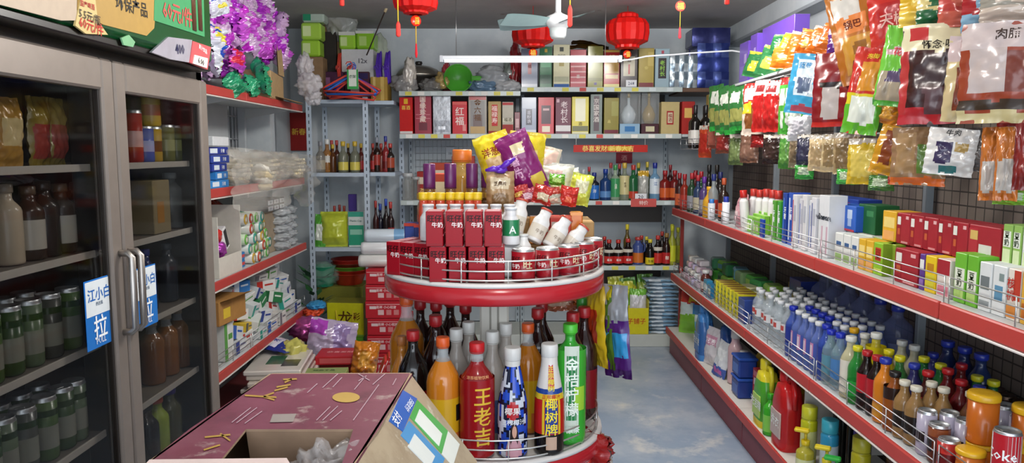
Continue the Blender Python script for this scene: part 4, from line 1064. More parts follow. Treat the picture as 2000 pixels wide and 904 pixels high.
SO = [
 (1172, 470, 16, '#8f9a96', '#5a6a5a', 'tint', (.1, .4, '#b9c0b0'), (), 'clear vinegar bottle, end of the sauce shelf', 0),
 (1189, 468, 20, '#1b100e', '#b8342c', 'gloss', (.08, .36, '#c4302c'), (('酱油', .22, .02, '#f0e8e0'),), 'soy sauce bottle with red oval label, nearest the stand', 0),
 (1207, 468, 20, '#1b100e', '#b8342c', 'gloss', (.08, .36, '#c4302c'), (('酱油', .22, .02, '#f0e8e0'),), 'soy sauce bottle with red oval label, middle of three', 0),
 (1226, 466, 20, '#1b100e', '#b8342c', 'gloss', (.08, .36, '#c4302c'), (('酱油', .22, .02, '#f0e8e0'),), 'soy sauce bottle with red oval label beside the blue jug', 0),
 (1269, 467, 18, '#15120f', '#d8c638', 'gloss', (.04, .30, '#d2c22c'), (('生抽', .17, .022, '#2a2a10'),), 'black sauce bottle with yellow label and cap', 0),
 (1284, 460, 18, '#1b100e', '#b8342c', 'gloss', (.08, .42, '#c0342c'), (), 'tall soy bottle with red label beside the yellow-labelled bottle', 0),
 (1301, 455, 18, '#27120e', '#8a6a34', 'gloss', (.06, .40, '#b02a2a'), (('醋', .24, .03, '#f0e0d0'),), 'dark vinegar bottle with bronze cap and red label', 0),
 (1312, 440, 16, '#b3b83a', '#cfd02c', 'tint', (.1, .5, '#c8cc34'), (), 'yellow-green cooking wine bottle, taller of the pair', 0),
 (1323, 444, 15, '#b3b83a', '#cfd02c', 'tint', (.1, .5, '#c8cc34'), (), 'yellow-green cooking wine bottle at the shelf end', 1),
 (1224, 438, 15, '#5a4a1c', '#d2c22c', 'gloss', None, (), 'tall yellow-capped bottle behind the soy sauces', 1),
 (1180, 462, 15, '#2a1512', '#b8342c', 'gloss', None, (), 'red-capped soy bottle behind the one nearest the stand', 1),
 (1252, 460, 15, '#2a1512', '#b8342c', 'gloss', None, (), 'red-capped soy bottle behind the blue jug', 1),
 (1262, 462, 13, '#15120f', '#d8c638', 'gloss', None, (), 'yellow-capped bottle behind the black sauce bottle', 1),
 (1292, 452, 14, '#1b100e', '#a8342c', 'gloss', None, (), 'red-capped bottle behind the vinegar', 1),
 (1311, 438, 14, '#8a9030', '#cfd02c', 'tint', None, (), 'yellow-green bottle behind the vinegar', 1),
]
for s in SO:
    Y = GY + (.05 if s[9] == 0 else .16); z = .655
    w = Xf(s[0] + s[2] / 2, Y, z) - Xf(s[0] - s[2] / 2, Y, z); h = Zf(s[1], Y) - z
    place(bottle(round(h, 3), round(w / 2, 4), s[3], s[4], s[5], neck=.40, shoulder=.55, caph=.12, label=s[6], texts=s[7], seg=14, neckz=.76, bands=(((.5, .62, '#cfc8b8'),) if 'soy' in s[8] and s[6] else ())), 'sauce_bottle', s[8], 'sauce bottle', (Xf(s[0], Y, z), Y, z + .0005), 0, 'sauces on the low back shelf')
x, w, h, Y = on_back(1236, 1259, 464, .655)
t = place(bottle(round(h, 3), round(w / 2, 4), '#3f4f86', '#a83a34', 'gloss', neck=.5, shoulder=.66, caph=.1, label=(.08, .44, '#c9702c'), seg=14), 'sauce_jug', 'blue-grey sauce jug with an orange label', 'sauce jug', (x, Y + w / 2, .6555))
b = MB(); b.tube([(w * .40, 0, h * .8), (w * .62, 0, h * .72), (w * .6, 0, h * .5), (w * .48, 0, h * .45)], .006, M('#3f4f86', 'gloss'), 6); part('handle', b, t)
# bottom deck: yellow snack carton, stack of blue bags
x, w, h, Y = on_back(1206, 1267, 607, .10, GY + .03)
t = thing('snack_carton', 'yellow open display carton on the low deck with green-yellow snack packs', 'carton', (x, Y + .12, .101))
b = MB(); hy, dd = Zf(602, Y) - .10, .13
b.rbox(-w / 2, w / 2, -.12, -.116, 0, hy, M('#cfc51f', 'card'), .001); b.rbox(-w / 2, w / 2, .10, .104, 0, hy * 1.5, M('#cfc51f'), .001)
b.rbox(-w / 2, -w / 2 + .004, -.116, .10, 0, hy * 1.3, M('#cfc51f'), .001); b.rbox(w / 2 - .004, w / 2, -.116, .10, 0, hy * 1.3, M('#cfc51f'), .001); b.box(-w / 2 + .004, w / 2 - .004, -.116, .10, 0, .004, M('#cfc51f'))
o = part('open_carton', b, t)
b = MB(); b.text('瓜子铺子', .05, M('#b8401c'), mat=Matrix.Translation((0, -.1215, hy * .5))); part('lettering', b, o)
zz = .101 + hy * .3
for i, (px, py, col, c2, lab) in enumerate(((1205, 585, '#b9c82c', '#e0e08a', 'lime snack pack at the front of the yellow carton'), (1246, 585, '#d0cfd2', '#c04a4a', 'white and red snack pack at the front of the yellow carton'), (1225, 570, '#7fae36', '#d8d24a', 'green striped snack pack in the yellow carton'), (1238, 562, '#d8d23a', '#78a838', 'yellow and green snack pack, top of the carton'), (1212, 560, '#d2cf2c', '#5aa03a', 'yellow snack pack at the carton corner'), (1262, 556, '#a9c43a', '#3a9a4a', 'green-topped snack pack leaning over the blue bags'))):
    Yp = Y + .03 + .035 * i; p = atY(px, py, Yp); top = atY(px, py - 20, Yp).z
    place(pouch(.13, round(max(.16, top - zz), 3), .04, col, ((.1, .9, .15, .45, c2), (.0, 1, .82, 1, '#6fae3a' if i % 2 else '#e2e24a')), (), i + 20), 'snack_pack', lab, 'snack pack', (p.x, Yp, zz), (R(-6), R(rnd.uniform(-10, 10)), R(rnd.uniform(-8, 8))), 'snack packs in the yellow carton')
for i in range(15):
    z = .103 + .030 * i; Yp = GY + .05
    xx = Xf(1296 + rnd.uniform(-3, 3), Yp, z)
    t = place(pouch(.24, .17, .030, '#c9dae6', ((.0, 1, .0, .14, '#8fb8d6'), (.1, .5, .0, .22, '#dfe8ee'), (.15, .85, .3, .6, '#cfdde6'), (.3, .7, .4, .5, '#4a88c0')), (), 31 + i % 4), 'salt_bag', 'pale blue bag lying flat, %s from the bottom of its stack beside the yellow carton' % ORD[i], 'bag', (xx + rnd.uniform(-.01, .01), Yp, z), (R(-90), 0, R(rnd.uniform(-9, 9))), 'blue bags stacked on the deck')
# detergent powder bag in the corner
p = atY(1347, 632, 5.38)
place(pouch(.22, .31, .11, '#cfe0dc', ((0, 1, .72, 1, '#c83a30'), (.3, .75, .75, .9, '#e0c030'), (0, .6, 0, .45, '#7cb83a'), (.5, 1, .45, .72, '#3f8cc8'), (.6, 1, .05, .3, '#7cc0e0')), (('2', .6, .8, .05, '#b02018'),), 41), 'powder_bag', 'red, white and green washing powder bag at the far end of the bottom deck', 'bag', (1.345, 5.40, BZ + .001), (R(-10), 0, R(-30)))
b = MB(); b.rbox(-.03, .03, -.001, .001, 0, .05, M('#c9b890')); 
# red banner, price cards on the back panel, red square card under it
t = thing('paper_banner', 'red paper banner with gold writing under the liquor boxes', 'banner', (0, 0, 0))
p, q = atY(1120, 297, GY - .02), atY(1265, 283, GY - .02)
b = MB(); b.box(p.x, q.x, GY - .022, GY - .019, p.z, q.z, M('#b8261c', 'card')); b.box(p.x + .26, q.x - .13, GY - .0228, GY - .0215, p.z + .01, q.z - .01, M('#d2a832', 'card')); o = part('banner_strip', b, t)
b = MB(); b.text('恭喜发财 新春大吉', .048, M('#f0d870'), mat=Matrix.Translation(((p.x + q.x) / 2 - .02, GY - .0236, (p.z + q.z) / 2))); part('lettering', b, o)
b = MB()
for s in (p.x + .02, q.x - .02): b.tube([(s, GY - .0205, q.z), (s, GY - .0136, 1.675)], .0015, M('#d8d8d0', 'plastic'), 4)
part('tape', b, t)
def card_on(px0, px1, y0, y1, Y, col, lab, txt=None, tc='#30304a', size=.03, nm='price_card', cat='price card', grp=None):
    p, q = atY(px0, y1, Y), atY(px1, y0, Y)
    t = thing(nm, lab, cat, ((p.x + q.x) / 2, Y, p.z), 0, grp); w, h = (q.x - p.x) / 2, q.z - p.z
    b = MB(); b.rbox(-w, w, -.002, .002, 0, h, M(col, 'card'), .0008); part('card', b, t)
    if txt:
        b = MB(); b.text(txt, size, M(tc), mat=Matrix.Translation((0, -.003, h / 2))); part('lettering', b, t)
    return t
card_on(1203, 1235, 298, 319, GB - .006, '#9c2a3c', 'small crimson card on the back panel under the banner', '酒', '#d89a9a', .05)
card_on(1058, 1072, 302, 315, GB - .006, '#d3d8dc', 'white price card on the panel beside the snack bags', '18', size=.035)
card_on(1078, 1098, 302, 314, GB - .006, '#d3d8dc', 'white price card further from the snack bags on the panel', '5.5', size=.03)
card_on(1240, 1263, 378, 391, GY - .016, '#dcdde0', 'white 20 price card on the spirits shelf edge', '20', size=.042)
card_on(1232, 1282, 388, 404, GY - .018, '#c2544e', 'pink-red paper strip hanging under the spirits shelf', '特价', '#e8d0c8', .035)
card_on(871, 888, 287, 312, GB - .03, '#c4ccd4', 'pale price card hung on the wire grid', '10', size=.03)
card_on(566, 601, 220, 294, 6.28, '#8e1f1c', 'dark red new year poster on the far wall left of the rack post'.replace(' left of', ' beside'), '新春', '#d8b040', .06, 'wall_poster', 'poster')
# jars and red packs on the third shelf of the wire-grid bay
for i, (px, yt, w, c, cp, lab) in enumerate(((797, 338, 22, '#a9aaa4', '#b9bcbc', 'clear glass jar at the end of the wire-grid shelf'), (812, 345, 18, '#94958e', '#a8abab', 'second clear glass jar behind the blue-red carton'))):
    Y = GY + .06 + .1 * i; z = 1.165; ww = Xf(px + w / 2, Y, z) - Xf(px - w / 2, Y, z)
    place(bottle(round(Zf(yt, Y) - z, 3), round(ww / 2, 4), c, cp, 'pet', neck=.78, shoulder=.72, caph=.12, seg=16), 'glass_jar', lab, 'jar', (Xf(px, Y, z), Y, z + .0005))
for i, (px, yt, w, c, lab) in enumerate(((826, 335, 22, '#a02c24', 'red tea box on the wire-grid shelf behind the glass jars'), (860, 318, 40, '#b5452c', 'red-orange carton on the wire-grid shelf behind the purple-necked bottles'), (905, 305, 44, '#a8382c', 'red carton on the wire-grid shelf nearest the snack bags'))):
    Y = GY + .16; z = 1.165; ww = Xf(px + w / 2, Y, z) - Xf(px - w / 2, Y, z); hh = Zf(yt, Y) - z
    place(carton(round(ww, 3), .12, round(hh, 3), c, (('F', .1, .9, .55, .8, '#d8c8b0'),), (('F', '茶', .5, .3, .05, '#e8c878'),)), 'tea_box', lab, 'box', (Xf(px, Y, z), Y + .06, z + .0005))
# ================================================================ goods past the fridge
# ---- heap of shiny purple packs on the top shelf
purple = ['#d43ad6', '#c82acc', '#d65ade', '#c846d2', '#d083d8', '#b52acc']
clear = ['#dfb4e2', '#e6cce8', '#d4b0da']
def crinkle(i, cols, s=(.06, .045, .055)):
    r2 = random.Random(i); rg = []
    for k in range(5):
        u, v = r2.uniform(-.1, .7), r2.uniform(-.1, .75); rg.append((u, u + r2.uniform(.25, .5), v, v + r2.uniform(.2, .45), cols[k % 3]))
    return [('wrapper', pouch(round(s[0] * 2.1, 3), round(s[2] * 2.1, 3), round(s[1] * 1.3, 3), cols[2], tuple(rg), (), i + 200, 'wrap', .022, seal=.02)[0][1])]
def packvar(i): return crinkle(i, (purple[i % 6], clear[i % 3], clear[(i + 1) % 3]) if i % 3 else (clear[i % 3], purple[i % 6], purple[(i + 2) % 6]), (.05, .045, .05))
PV = [packvar(i) for i in range(8)]
rows = 8
for r in range(rows):
    z = LZ[0] + .05 + r * .088
    ncol = 13
    for c in range(ncol):
        Y = 3.02 + c * .148 + rnd.uniform(-.02, .02) + (.07 if r % 2 else 0)
        X = LX - .055 - .006 * r - rnd.uniform(0, .03)
        if z > 2.5: continue
        # the kraft box and green packs take the low far corner
        if r < 3 and c >= 7: continue
        if r < 1 and c >= 4: continue
        if Y > 4.95: continue
        place(PV[rnd.randrange(8)], 'wrapped_pack', 'shiny purple pack in the heap, %s row up, %s along from the fridge' % (ORD[r], ORD[c]), 'wrapped pack', (X, Y, z - .06), (R(rnd.uniform(-25, 10)), R(rnd.uniform(-50, 50)), R(90 + rnd.uniform(-45, 45))), 'purple packs heaped on the top shelf', rnd.uniform(1.2, 1.5))
b = MB(); b.blob(.13, .66, .30, M('#b06ab8', 'foil'), .12, 3, 3, 4, flat=-.24)
o = link(bpy.data.objects.new('wrapped_bale', b.mesh('wrapped_bale'))); o.location = (LX - .24, 3.85, LZ[0] + .34)
tag(o, 'big purple shrink-wrapped bale behind the heap of purple packs', 'bale')
for i, (px, py, lab) in enumerate(((430, 5, 'blue and yellow pack at the top of the heap beside the fridge'), (424, 75, 'blue, yellow and white pack in the heap beside the fridge header'), (420, 105, 'lower blue and yellow pack beside the fridge header'))):
    p = atX(px, py, LX + .02); place(crinkle(i, ('#1f4fc0', '#e2d23a', '#d8dce8')), 'wrapped_pack', lab, 'wrapped pack', p - Vector((0, 0, .06)), (R(-10), R(30 * i - 20), R(70 + 20 * i)), 'blue packs in the purple heap', 1.1)
for i, (px, py, lab) in enumerate(((470, 165, 'emerald foil pack nearest the fridge on the shelf edge'), (497, 170, 'emerald foil pack, middle of the shelf edge row'), (522, 165, 'emerald foil pack touching the kraft box'), (515, 135, 'emerald foil pack on top of the shelf edge row'))):
    p = atX(px, py, LX + .03); place(crinkle(i + 9, ('#138a5c', '#0f7a50', '#2aa070')), 'wrapped_pack', lab, 'wrapped pack', p - Vector((0, 0, .05)), (R(-15), R(25 * i - 30), R(75 + 14 * i)), 'emerald packs on the shelf edge', 1.0)
p = atX(462, 118, LX + .03); place(crinkle(20, ('#c01f9a', '#d02040', '#b03ab0')), 'wrapped_pack', 'magenta pack with red marks low in the purple heap', 'wrapped pack', p - Vector((0, 0, .05)), (R(-10), R(15), R(80)))
# torn kraft box at the far end of the shelf
p0 = atX(532, 182, LX - .02)
t = thing('torn_carton', 'torn tan kraft box at the far end of the top shelf', 'carton', (LX - .13, 4.52, LZ[0] + .001), R(8))
km = M('#b0946c', 'kraft')
b = MB(); b.rbox(-.13, .13, -.22, .22, 0, .16, km, .006); part('carton_body', b, t)
b = MB(); b.add([(.135, .02, .155), (.14, .2, .16), (.13, .19, .33), (.12, .10, .30), (.125, .05, .34)], [(0, 1, 2, 3, 4)], km); b.add([(.130, .02, .155), (.135, .2, .16), (.125, .19, .33), (.115, .10, .30), (.12, .05, .34)], [(4, 3, 2, 1, 0)], km); part('torn_flap', b, t)
b = MB(); b.add([(.132, -.1, .02), (.132, .2, .03), (.26, .16, -.005), (.24, 0, -.01)], [(0, 1, 2, 3)], km); b.add([(.132, -.1, .016), (.132, .2, .026), (.26, .16, -.009), (.24, 0, -.014)], [(3, 2, 1, 0)], km); part('lower_flap', b, t)
for i, (px, py, rx, rz, lab) in enumerate(((603, 165, .075, .07, 'crumpled clear bag hanging over the end of the top shelf'), (612, 190, .05, .05, 'small clear bag under the one at the shelf end'), (596, 130, .05, .08, 'clear bag with a purple tint behind the kraft box'))):
    p = atY(px, py, 4.85 + .03 * i); b = MB(); b.blob(rx, .06, rz, M('#d0cdd0', 'film', a=.5), .4, 3, i + 60, 3)
    o = link(bpy.data.objects.new('clear_bag', b.mesh('clear_bag'))); o.location = p; tag(o, lab, 'bag', 'clear bags at the shelf end')
# tall pile on the shelf end: tissue packs, boxes
def at_box(px0, px1, y0, y1, Y, dep, col, nm, lab, cat, kind='pouch', prints=(), texts=(), rot=0, grp=None, bev=.012):
    p, q = atY(px0, y1, Y), atY(px1, y0, Y)
    return place(carton(round(q.x - p.x, 3), dep, round(q.z - p.z, 3), col, tuple(prints), tuple(texts), kind, bev), nm, lab, cat, ((p.x + q.x) / 2, Y + dep / 2, p.z), rot, grp)
TGp = 'lime tissue packs over the shelves'
at_box(588, 624, 78, 110, 5.66, .14, '#9cc83c', 'tissue_pack', 'lime green tissue pack, bottom of the pile past the purple heap', 'tissue pack', prints=[('F', .1, .5, .2, .8, '#d0e2a0')], grp=TGp)
at_box(588, 626, 44, 77, 5.66, .14, '#a4cc4a', 'tissue_pack', 'lime green tissue pack, second in the pile past the purple heap', 'tissue pack', prints=[('F', .1, .5, .2, .8, '#d8e8a8')], grp=TGp)
at_box(590, 632, 14, 43, 5.66, .14, '#a9b8ac', 'tissue_pack', 'grey-green clear pack on top of the lime tissue packs', 'tissue pack', prints=[('F', .05, .4, .1, .9, '#2c8a64')], grp=TGp)
at_box(594, 630, 111, 196, 5.66, .14, '#8a6f52', 'carton', 'brown carton under the lime tissue packs', 'carton', 'kraft', bev=.003)
at_box(632, 664, 30, 196, 5.88, .2, '#9b815c', 'carton', 'tall kraft carton behind the red hangers', 'carton', 'kraft', bev=.004)
at_box(634, 656, 62, 196, 5.82, .04, '#2c2624', 'box', 'black box leaning on the tall kraft carton', 'box', 'card', bev=.003)
p = atY(648, 45, 5.8); b = MB(); b.blob(.12, .08, .12, M('#b9bcb8', 'film', a=.6), .35, 2.5, 77, 3); o = link(bpy.data.objects.new('clear_bag', b.mesh('clear_bag'))); o.location = (p.x + .05, 5.88, p.z); tag(o, 'clear bag over the tall kraft carton near the ceiling', 'bag')
# ---- things on top of the angle-iron rack
RT = RZS[0]
zb = RT + .001
Yr = RY0 + .12
def on_rack(px0, px1, y0, dep, col, nm, lab, cat, base=None, kind='card', prints=(), texts=(), Y=None, bev=.004, y1=None, grp=None):
    Y = Yr if Y is None else Y
    zb_ = (RT + .001) if base is None else base
    x0, x1 = Xf(px0, Y, zb_), Xf(px1, Y, zb_); h = Zf(y0, Y) - zb_
    return place(carton(round(x1 - x0, 3), dep, round(h, 3), col, tuple(prints), tuple(texts), kind, bev), nm, lab, cat, ((x0 + x1) / 2, Y + dep / 2, zb_), 0, grp), zb_ + h
on_rack(628, 672, 140, .2, '#4a2440', 'wine_box', 'dark purple wine box under the red and blue hangers', 'box', prints=[('F', .1, .4, .3, .8, '#8a5a80')])
on_rack(673, 722, 140, .2, '#47202e', 'wine_box', 'maroon wine box with a white slip under the hangers', 'box', prints=[('F', .25, .6, .3, .7, '#a88a90'), ('F', .05, .95, .75, .95, '#2c2050')])
on_rack(724, 757, 150, .2, '#a8863a', 'wine_box', 'gold box beside the purple hangers', 'box', prints=[('F', .15, .3, 0, 1, '#cdb070'), ('F', .6, .8, 0, 1, '#c8a85c')])
_, zt1 = on_rack(668, 730, 96, .26, '#c9c9c9', 'tissue_carton', 'white carton marked 12 behind the clothes hangers', 'carton', base=RT + .10, prints=[('F', .05, .95, .02, .12, '#a8a8a8')], texts=[('F', '12x', .68, .70, .05, '#4a4a50')], Y=Yr + .04)
b = MB(); b.box(-.2, .25, -.12, .12, 0, .098, M('#4a3a3a')); 
o = link(bpy.data.objects.new('support_box', b.mesh('support_box'))); o.location = (Xf(690, 5.95, 2) , 5.98 + .0, RT + .0005); tag(o, 'dark box on the rack under the white carton', 'box')
on_rack(662, 694, 62, .2, '#9dcf3c', 'tissue_pack', 'lime tissue pack on the white carton, nearer the kraft carton', 'tissue pack', base=zt1 + .001, kind='pouch', prints=[('F', .1, .5, .2, .7, '#cfe49a'), ('F', 0, 1, .8, 1, '#d8d8d0')], Y=Yr + .06, bev=.015, grp=TGp)
on_rack(695, 730, 60, .2, '#8cc52c', 'tissue_pack', 'lime tissue pack on the white carton, nearer the lantern', 'tissue pack', base=zt1 + .001, kind='pouch', prints=[('F', .2, .6, .2, .7, '#b8da78'), ('F', 0, 1, .85, 1, '#d8d8d0')], Y=Yr + .06, bev=.015, grp=TGp)
p = atY(738, 100, 6.05); b = MB(); b.blob(.08, .07, .13, M('#c3ccb8', 'film', a=.6), .3, 2, 81, 3); o = link(bpy.data.objects.new('clear_bag', b.mesh('clear_bag'))); o.location = p; tag(o, 'clear bag beside the lime tissue packs over the purple hangers', 'bag')
# clothes hangers
def hanger(col):
    b = MB()
    b.tube([(-.19, 0, -.10), (-.18, 0, -.115), (.18, 0, -.115), (.19, 0, -.10), (.17, 0, -.085), (.03, 0, 0), (0, 0, .012), (-.03, 0, 0), (-.17, 0, -.085)], .008, M(col, 'plastic'), 6, closed=True)
    h = MB(); h.tube([(0, 0, .01), (0, 0, .05), (.012, 0, .065), (.02, 0, .085), (.005, 0, .105), (-.02, 0, .1), (-.028, 0, .085)], .004, M(col, 'plastic'), 6)
    return [('hanger_frame', b.mesh('hanger_frame')), ('hook', h.mesh('hook'))]
HR, HB, HP = hanger('#cf4438'), hanger('#2f6cc8'), hanger('#5a34b4')
for i in range(7):
    p = atY(683, 128 + 0 * i, 5.52); col = [HR, HB, HR, HR, HB, HP, HR][i]; nm = ['red', 'blue', 'red', 'red', 'blue', 'purple', 'red'][i]
    place(col, 'clothes_hanger', '%s hanger in the wired bundle over the rack, %s from the front' % (nm, ORD[i]), 'clothes hanger', (p.x + .01 * (i % 3), 5.50 + i * .014, RT + .16 - .012 * (i % 4)), (0, R(rnd.uniform(-7, 7)), R(rnd.uniform(-6, 6))), 'hangers in the wired bundle')
p = atY(689, 155, 5.47); t = thing('hanger_card', 'white and green cardboard band round the hanger bundle', 'card', p)
b = MB(); b.rbox(-.04, .04, -.004, .004, -.07, .07, M('#d4d8cc'), .001); b.box(-.04, .04, -.0052, -.004, -.07, -.05, M('#3a9a4a')); b.box(-.04, -.028, -.005, -.004, -.05, .07, M('#3a9a4a')); b.box(.028, .04, -.005, -.004, -.05, .07, M('#3a9a4a')); part('card', b, t)
b = MB(); b.text('衣架', .025, M('#40604a'), mat=Matrix.Translation((0, -.006, .02))); part('lettering', b, t)
for j, (px, nm, sp, cc) in enumerate(((655, 'red', HR, 3), (734, 'purple', HP, 5), (751, 'purple', HP, 5))):
    for i in range(cc):
        p = atY(px, 138, 5.60)
        place(sp, 'clothes_hanger', '%s hanger hanging on edge %s, %s from the aisle' % (nm, ['over the shelf end', 'in the bundle nearer the rack post', 'in the bundle by the wok'][j], ORD[i]), 'clothes hanger', (p.x + (i - cc / 2) * .008, 5.72, p.z + .03 + .003 * i), (R(0), R(-90 + rnd.uniform(-4, 4)), R(90 + rnd.uniform(-3, 3))), 'hangers hung on edge', (.62, .62, .62))
# feather-duster stick
a, c = atY(716, 108, 5.45), atY(757, 10, 5.45)
t = thing('stick', 'thin dark stick with a pale tip leaning up over the hangers', 'stick', (0, 0, 0))
b = MB(); b.tube([a, a.lerp(c, .88)], .005, M('#3a2e28'), 6); part('shaft', b, t)
b = MB(); b.tube([a.lerp(c, .86), c], .011, M('#c8b48c'), 7); part('grip', b, t)
# bottles on the rack
def rack_bottles(lst, z, where, grp):
    for i, (px, yt, w, col, cap, kd, lb, lab, dy) in enumerate(lst):
        Y = RY0 + .06 + dy; ww = Xf(px + w / 2, Y, z) - Xf(px - w / 2, Y, z); h = Zf(yt, Y) - z
        place(bottle(round(h, 3), round(ww / 2, 4), col, cap, kd, neck=.38, shoulder=.54, caph=.14, capr=.46, label=lb, seg=14, neckz=.72), 'spirits_bottle', lab + where, 'spirits bottle', (Xf(px, Y, z), Y, z + .0005), 0, grp)
z = RZS[1]
rack_bottles([(627, 276, 18, '#8f8a80', '#8a8a90', 'tint', (.1, .4, '#a9a08c'), 'clear bottle with grey cap beside the rack post', 0), (640, 272, 20, '#a8702a', '#d8d8d4', 'tint', (.3, .5, '#d0ccc4'), 'amber oil bottle with white cap and label', .05),
  (671, 276, 20, '#7a7c66', '#c8a832', 'tint', (.08, .34, '#d2c25a'), 'squat clear bottle with yellow label, nearer the oil bottle', 0), (694, 276, 20, '#7a7c66', '#c8a832', 'tint', (.08, .34, '#d2c25a'), 'squat clear bottle with yellow label, nearer the front post', 0),
  (649, 274, 13, '#4a2418', '#a8342c', 'gloss', None, 'red-capped brown bottle behind the oil bottle', .12), (659, 274, 13, '#4a2418', '#a8342c', 'gloss', None, 'red-capped brown bottle behind the first squat bottle', .13), (681, 280, 13, '#3a2a1a', '#c8a832', 'gloss', None, 'gold-capped dark bottle between the squat bottles', .1), (706, 280, 13, '#5a2018', '#c8a832', 'gloss', (.1, .4, '#a83030'), 'gold-capped red bottle against the front post', .1),
  (651, 282, 14, '#5a3418', '#c8a832', 'gloss', None, 'gold-capped brown bottle beside the oil bottle', .04)], z, ' on the rack', 'bottles on the rack')
rack_bottles([(729, 280, 12, '#5a2018', '#a8342c', 'gloss', (.1, .4, '#a83030'), 'red-labelled bottle just past the front post', .14), (737, 268, 14, '#2a1a14', '#888c98', 'gloss', (.2, .5, '#a03830'), 'tall dark bottle with steel cap', .14), (745, 280, 13, '#6a2a1c', '#a8342c', 'gloss', None, 'amber bottle with red cap beside the steel-capped one', .15),
  (754, 266, 14, '#8a2a2c', '#2c3a8c', 'gloss', (.1, .3, '#6a1a1a'), 'tall red bottle with dark blue cap', .14), (763, 280, 16, '#2c2420', '#b83a34', 'gloss', (.15, .5, '#a84a34'), 'broad dark bottle with red diagonal label', .14)], z, ' on the rack', 'bottles on the rack')
z = RZS[2]
rack_bottles([(735, 392, 12, '#3a1a1a', '#a8342c', 'gloss', None, 'red-capped dark bottle past the front post', .14), (744, 398, 13, '#1c1c2c', '#2a4aa0', 'gloss', None, 'blue-capped bottle past the front post', .16), (755, 388, 13, '#241a1a', '#2a4ab0', 'gloss', (.1, .3, '#903030'), 'taller blue-capped bottle next to the mesh uprights', .14), (764, 394, 14, '#2a1818', '#b83a34', 'gloss', (.1, .4, '#a03030'), 'red-capped bottle next to the mesh uprights', .14)], z, ' on the lower rack shelf', 'bottles on the rack')
rack_bottles([(655, 402, 11, '#3a1a14', '#a8342c', 'gloss', None, 'red-capped bottle behind the yellow bag', .16), (665, 400, 11, '#3a1a14', '#a8342c', 'gloss', None, 'second red-capped bottle behind the yellow bag', .18), (674, 402, 11, '#2a1a14', '#b04030', 'gloss', None, 'third red-capped bottle behind the yellow bag', .16)], z, ' on the lower rack shelf', 'bottles on the rack')
p = atY(653, 484, RY0 + .05)
place(pouch(.21, .27, .12, '#c3cd3e', ((.1, .9, .85, 1, '#b8c234'),), (), 91), 'bag', 'plain yellow-green plastic bag on the lower rack shelf', 'bag', (Xf(653, RY0 + .06, z), RY0 + .06, z + .001), (R(-4), 0, 0))
place(carton(.115, .12, .27, '#cfd6d2', (('F', .0, 1, .05, .62, '#2f9a78'), ('F', .1, .9, .35, .5, '#8fc8b0'), ('F', 0, 1, .86, 1, '#3aa088')), (('F', 'Plastic Cup', .5, .74, .02, '#2a6a60'),), 'gloss'), 'cup_pack', 'white and green plastic cup pack beside the yellow bag', 'pack', (Xf(696, RY0 + .05, z), RY0 + .10, z + .001), R(3))
place(carton(.06, .05, .13, '#3c2a74', (), ()), 'small_box', 'small dark purple box standing above the plastic cup pack', 'box', (Xf(688, RY0 + .1, 1.1), RY0 + .12, z + .272), R(3))
place(pouch(.10, .25, .05, '#5aa83c', ((.2, .8, .2, .7, '#e0e4d8'),), (), 92), 'bag', 'green and white packet between rack post and yellow bag', 'bag', (Xf(622, RY0 + .04, z), RY0 + .05, z + .001), (R(-5), R(6), 0))
# below: baskets, bowls, gift boxes
def basin(r, h, col):
    b = MB(); b.lathe([(r * .72, 0), (r * .76, h * .06), (r * .98, h * .92), (r * 1.06, h), (r * 1.05, h * .95), (r * .95, h * .9), (r * .72, h * .06)], M(col, 'plastic'), 26, cap=False); b.lathe([(r * .73, h * .03), (0.0001, h * .03)], M(col, 'plastic'), 26, cap=False); return [('basin_wall', b.mesh('basin_wall'))]
zb = .46
at_box(620, 708, 560, 600, RY0 + .10, .3, '#7a7a30', 'gift_carton', 'olive yellow carton under the coloured basins', 'carton', 'card', bev=.004)
zc = Zf(560, RY0 + .10)
for i, (col, nm) in enumerate((('#c23a24', 'orange-red basin, bottom of the nest'), ('#b8341f', 'orange-red basin, second of the nest'), ('#6cb03a', 'lime green basin in the nest'), ('#7a2c1c', 'dark red basin in the nest'), ('#b8342a', 'red basin, top of the nest'))):
    place(basin(.135, .09, col), 'plastic_basin', nm + ' below the rack shelf', 'basin', (Xf(681, RY0 + .22, .6), RY0 + .24, zc + .002 + i * .028), 0, 'nested plastic basins')
for i, (yc, nm) in enumerate(((545, 'lower'), (520, 'upper'))):
    zq = Zf(yc + 14, RY0 + .05)
    place(basin(.10, .075, '#2f9a74'), 'plastic_basin', nm + ' of two green plastic bowls in clear wrap beside the basins', 'basin', (Xf(629, RY0 + .1, .6), RY0 + .14, zc + .002 + .085 * (1 - i)), 0, 'green wrapped bowls')
b = MB(); b.blob(.12, .11, .10, M('#a8c8b8', 'film', a=.25), .25, 3, 5, 3); o = link(bpy.data.objects.new('clear_bag', b.mesh('clear_bag'))); o.location = (Xf(629, RY0 + .1, .6), RY0 + .14, zc + .09); tag(o, 'clear wrap round the green plastic bowls', 'bag')
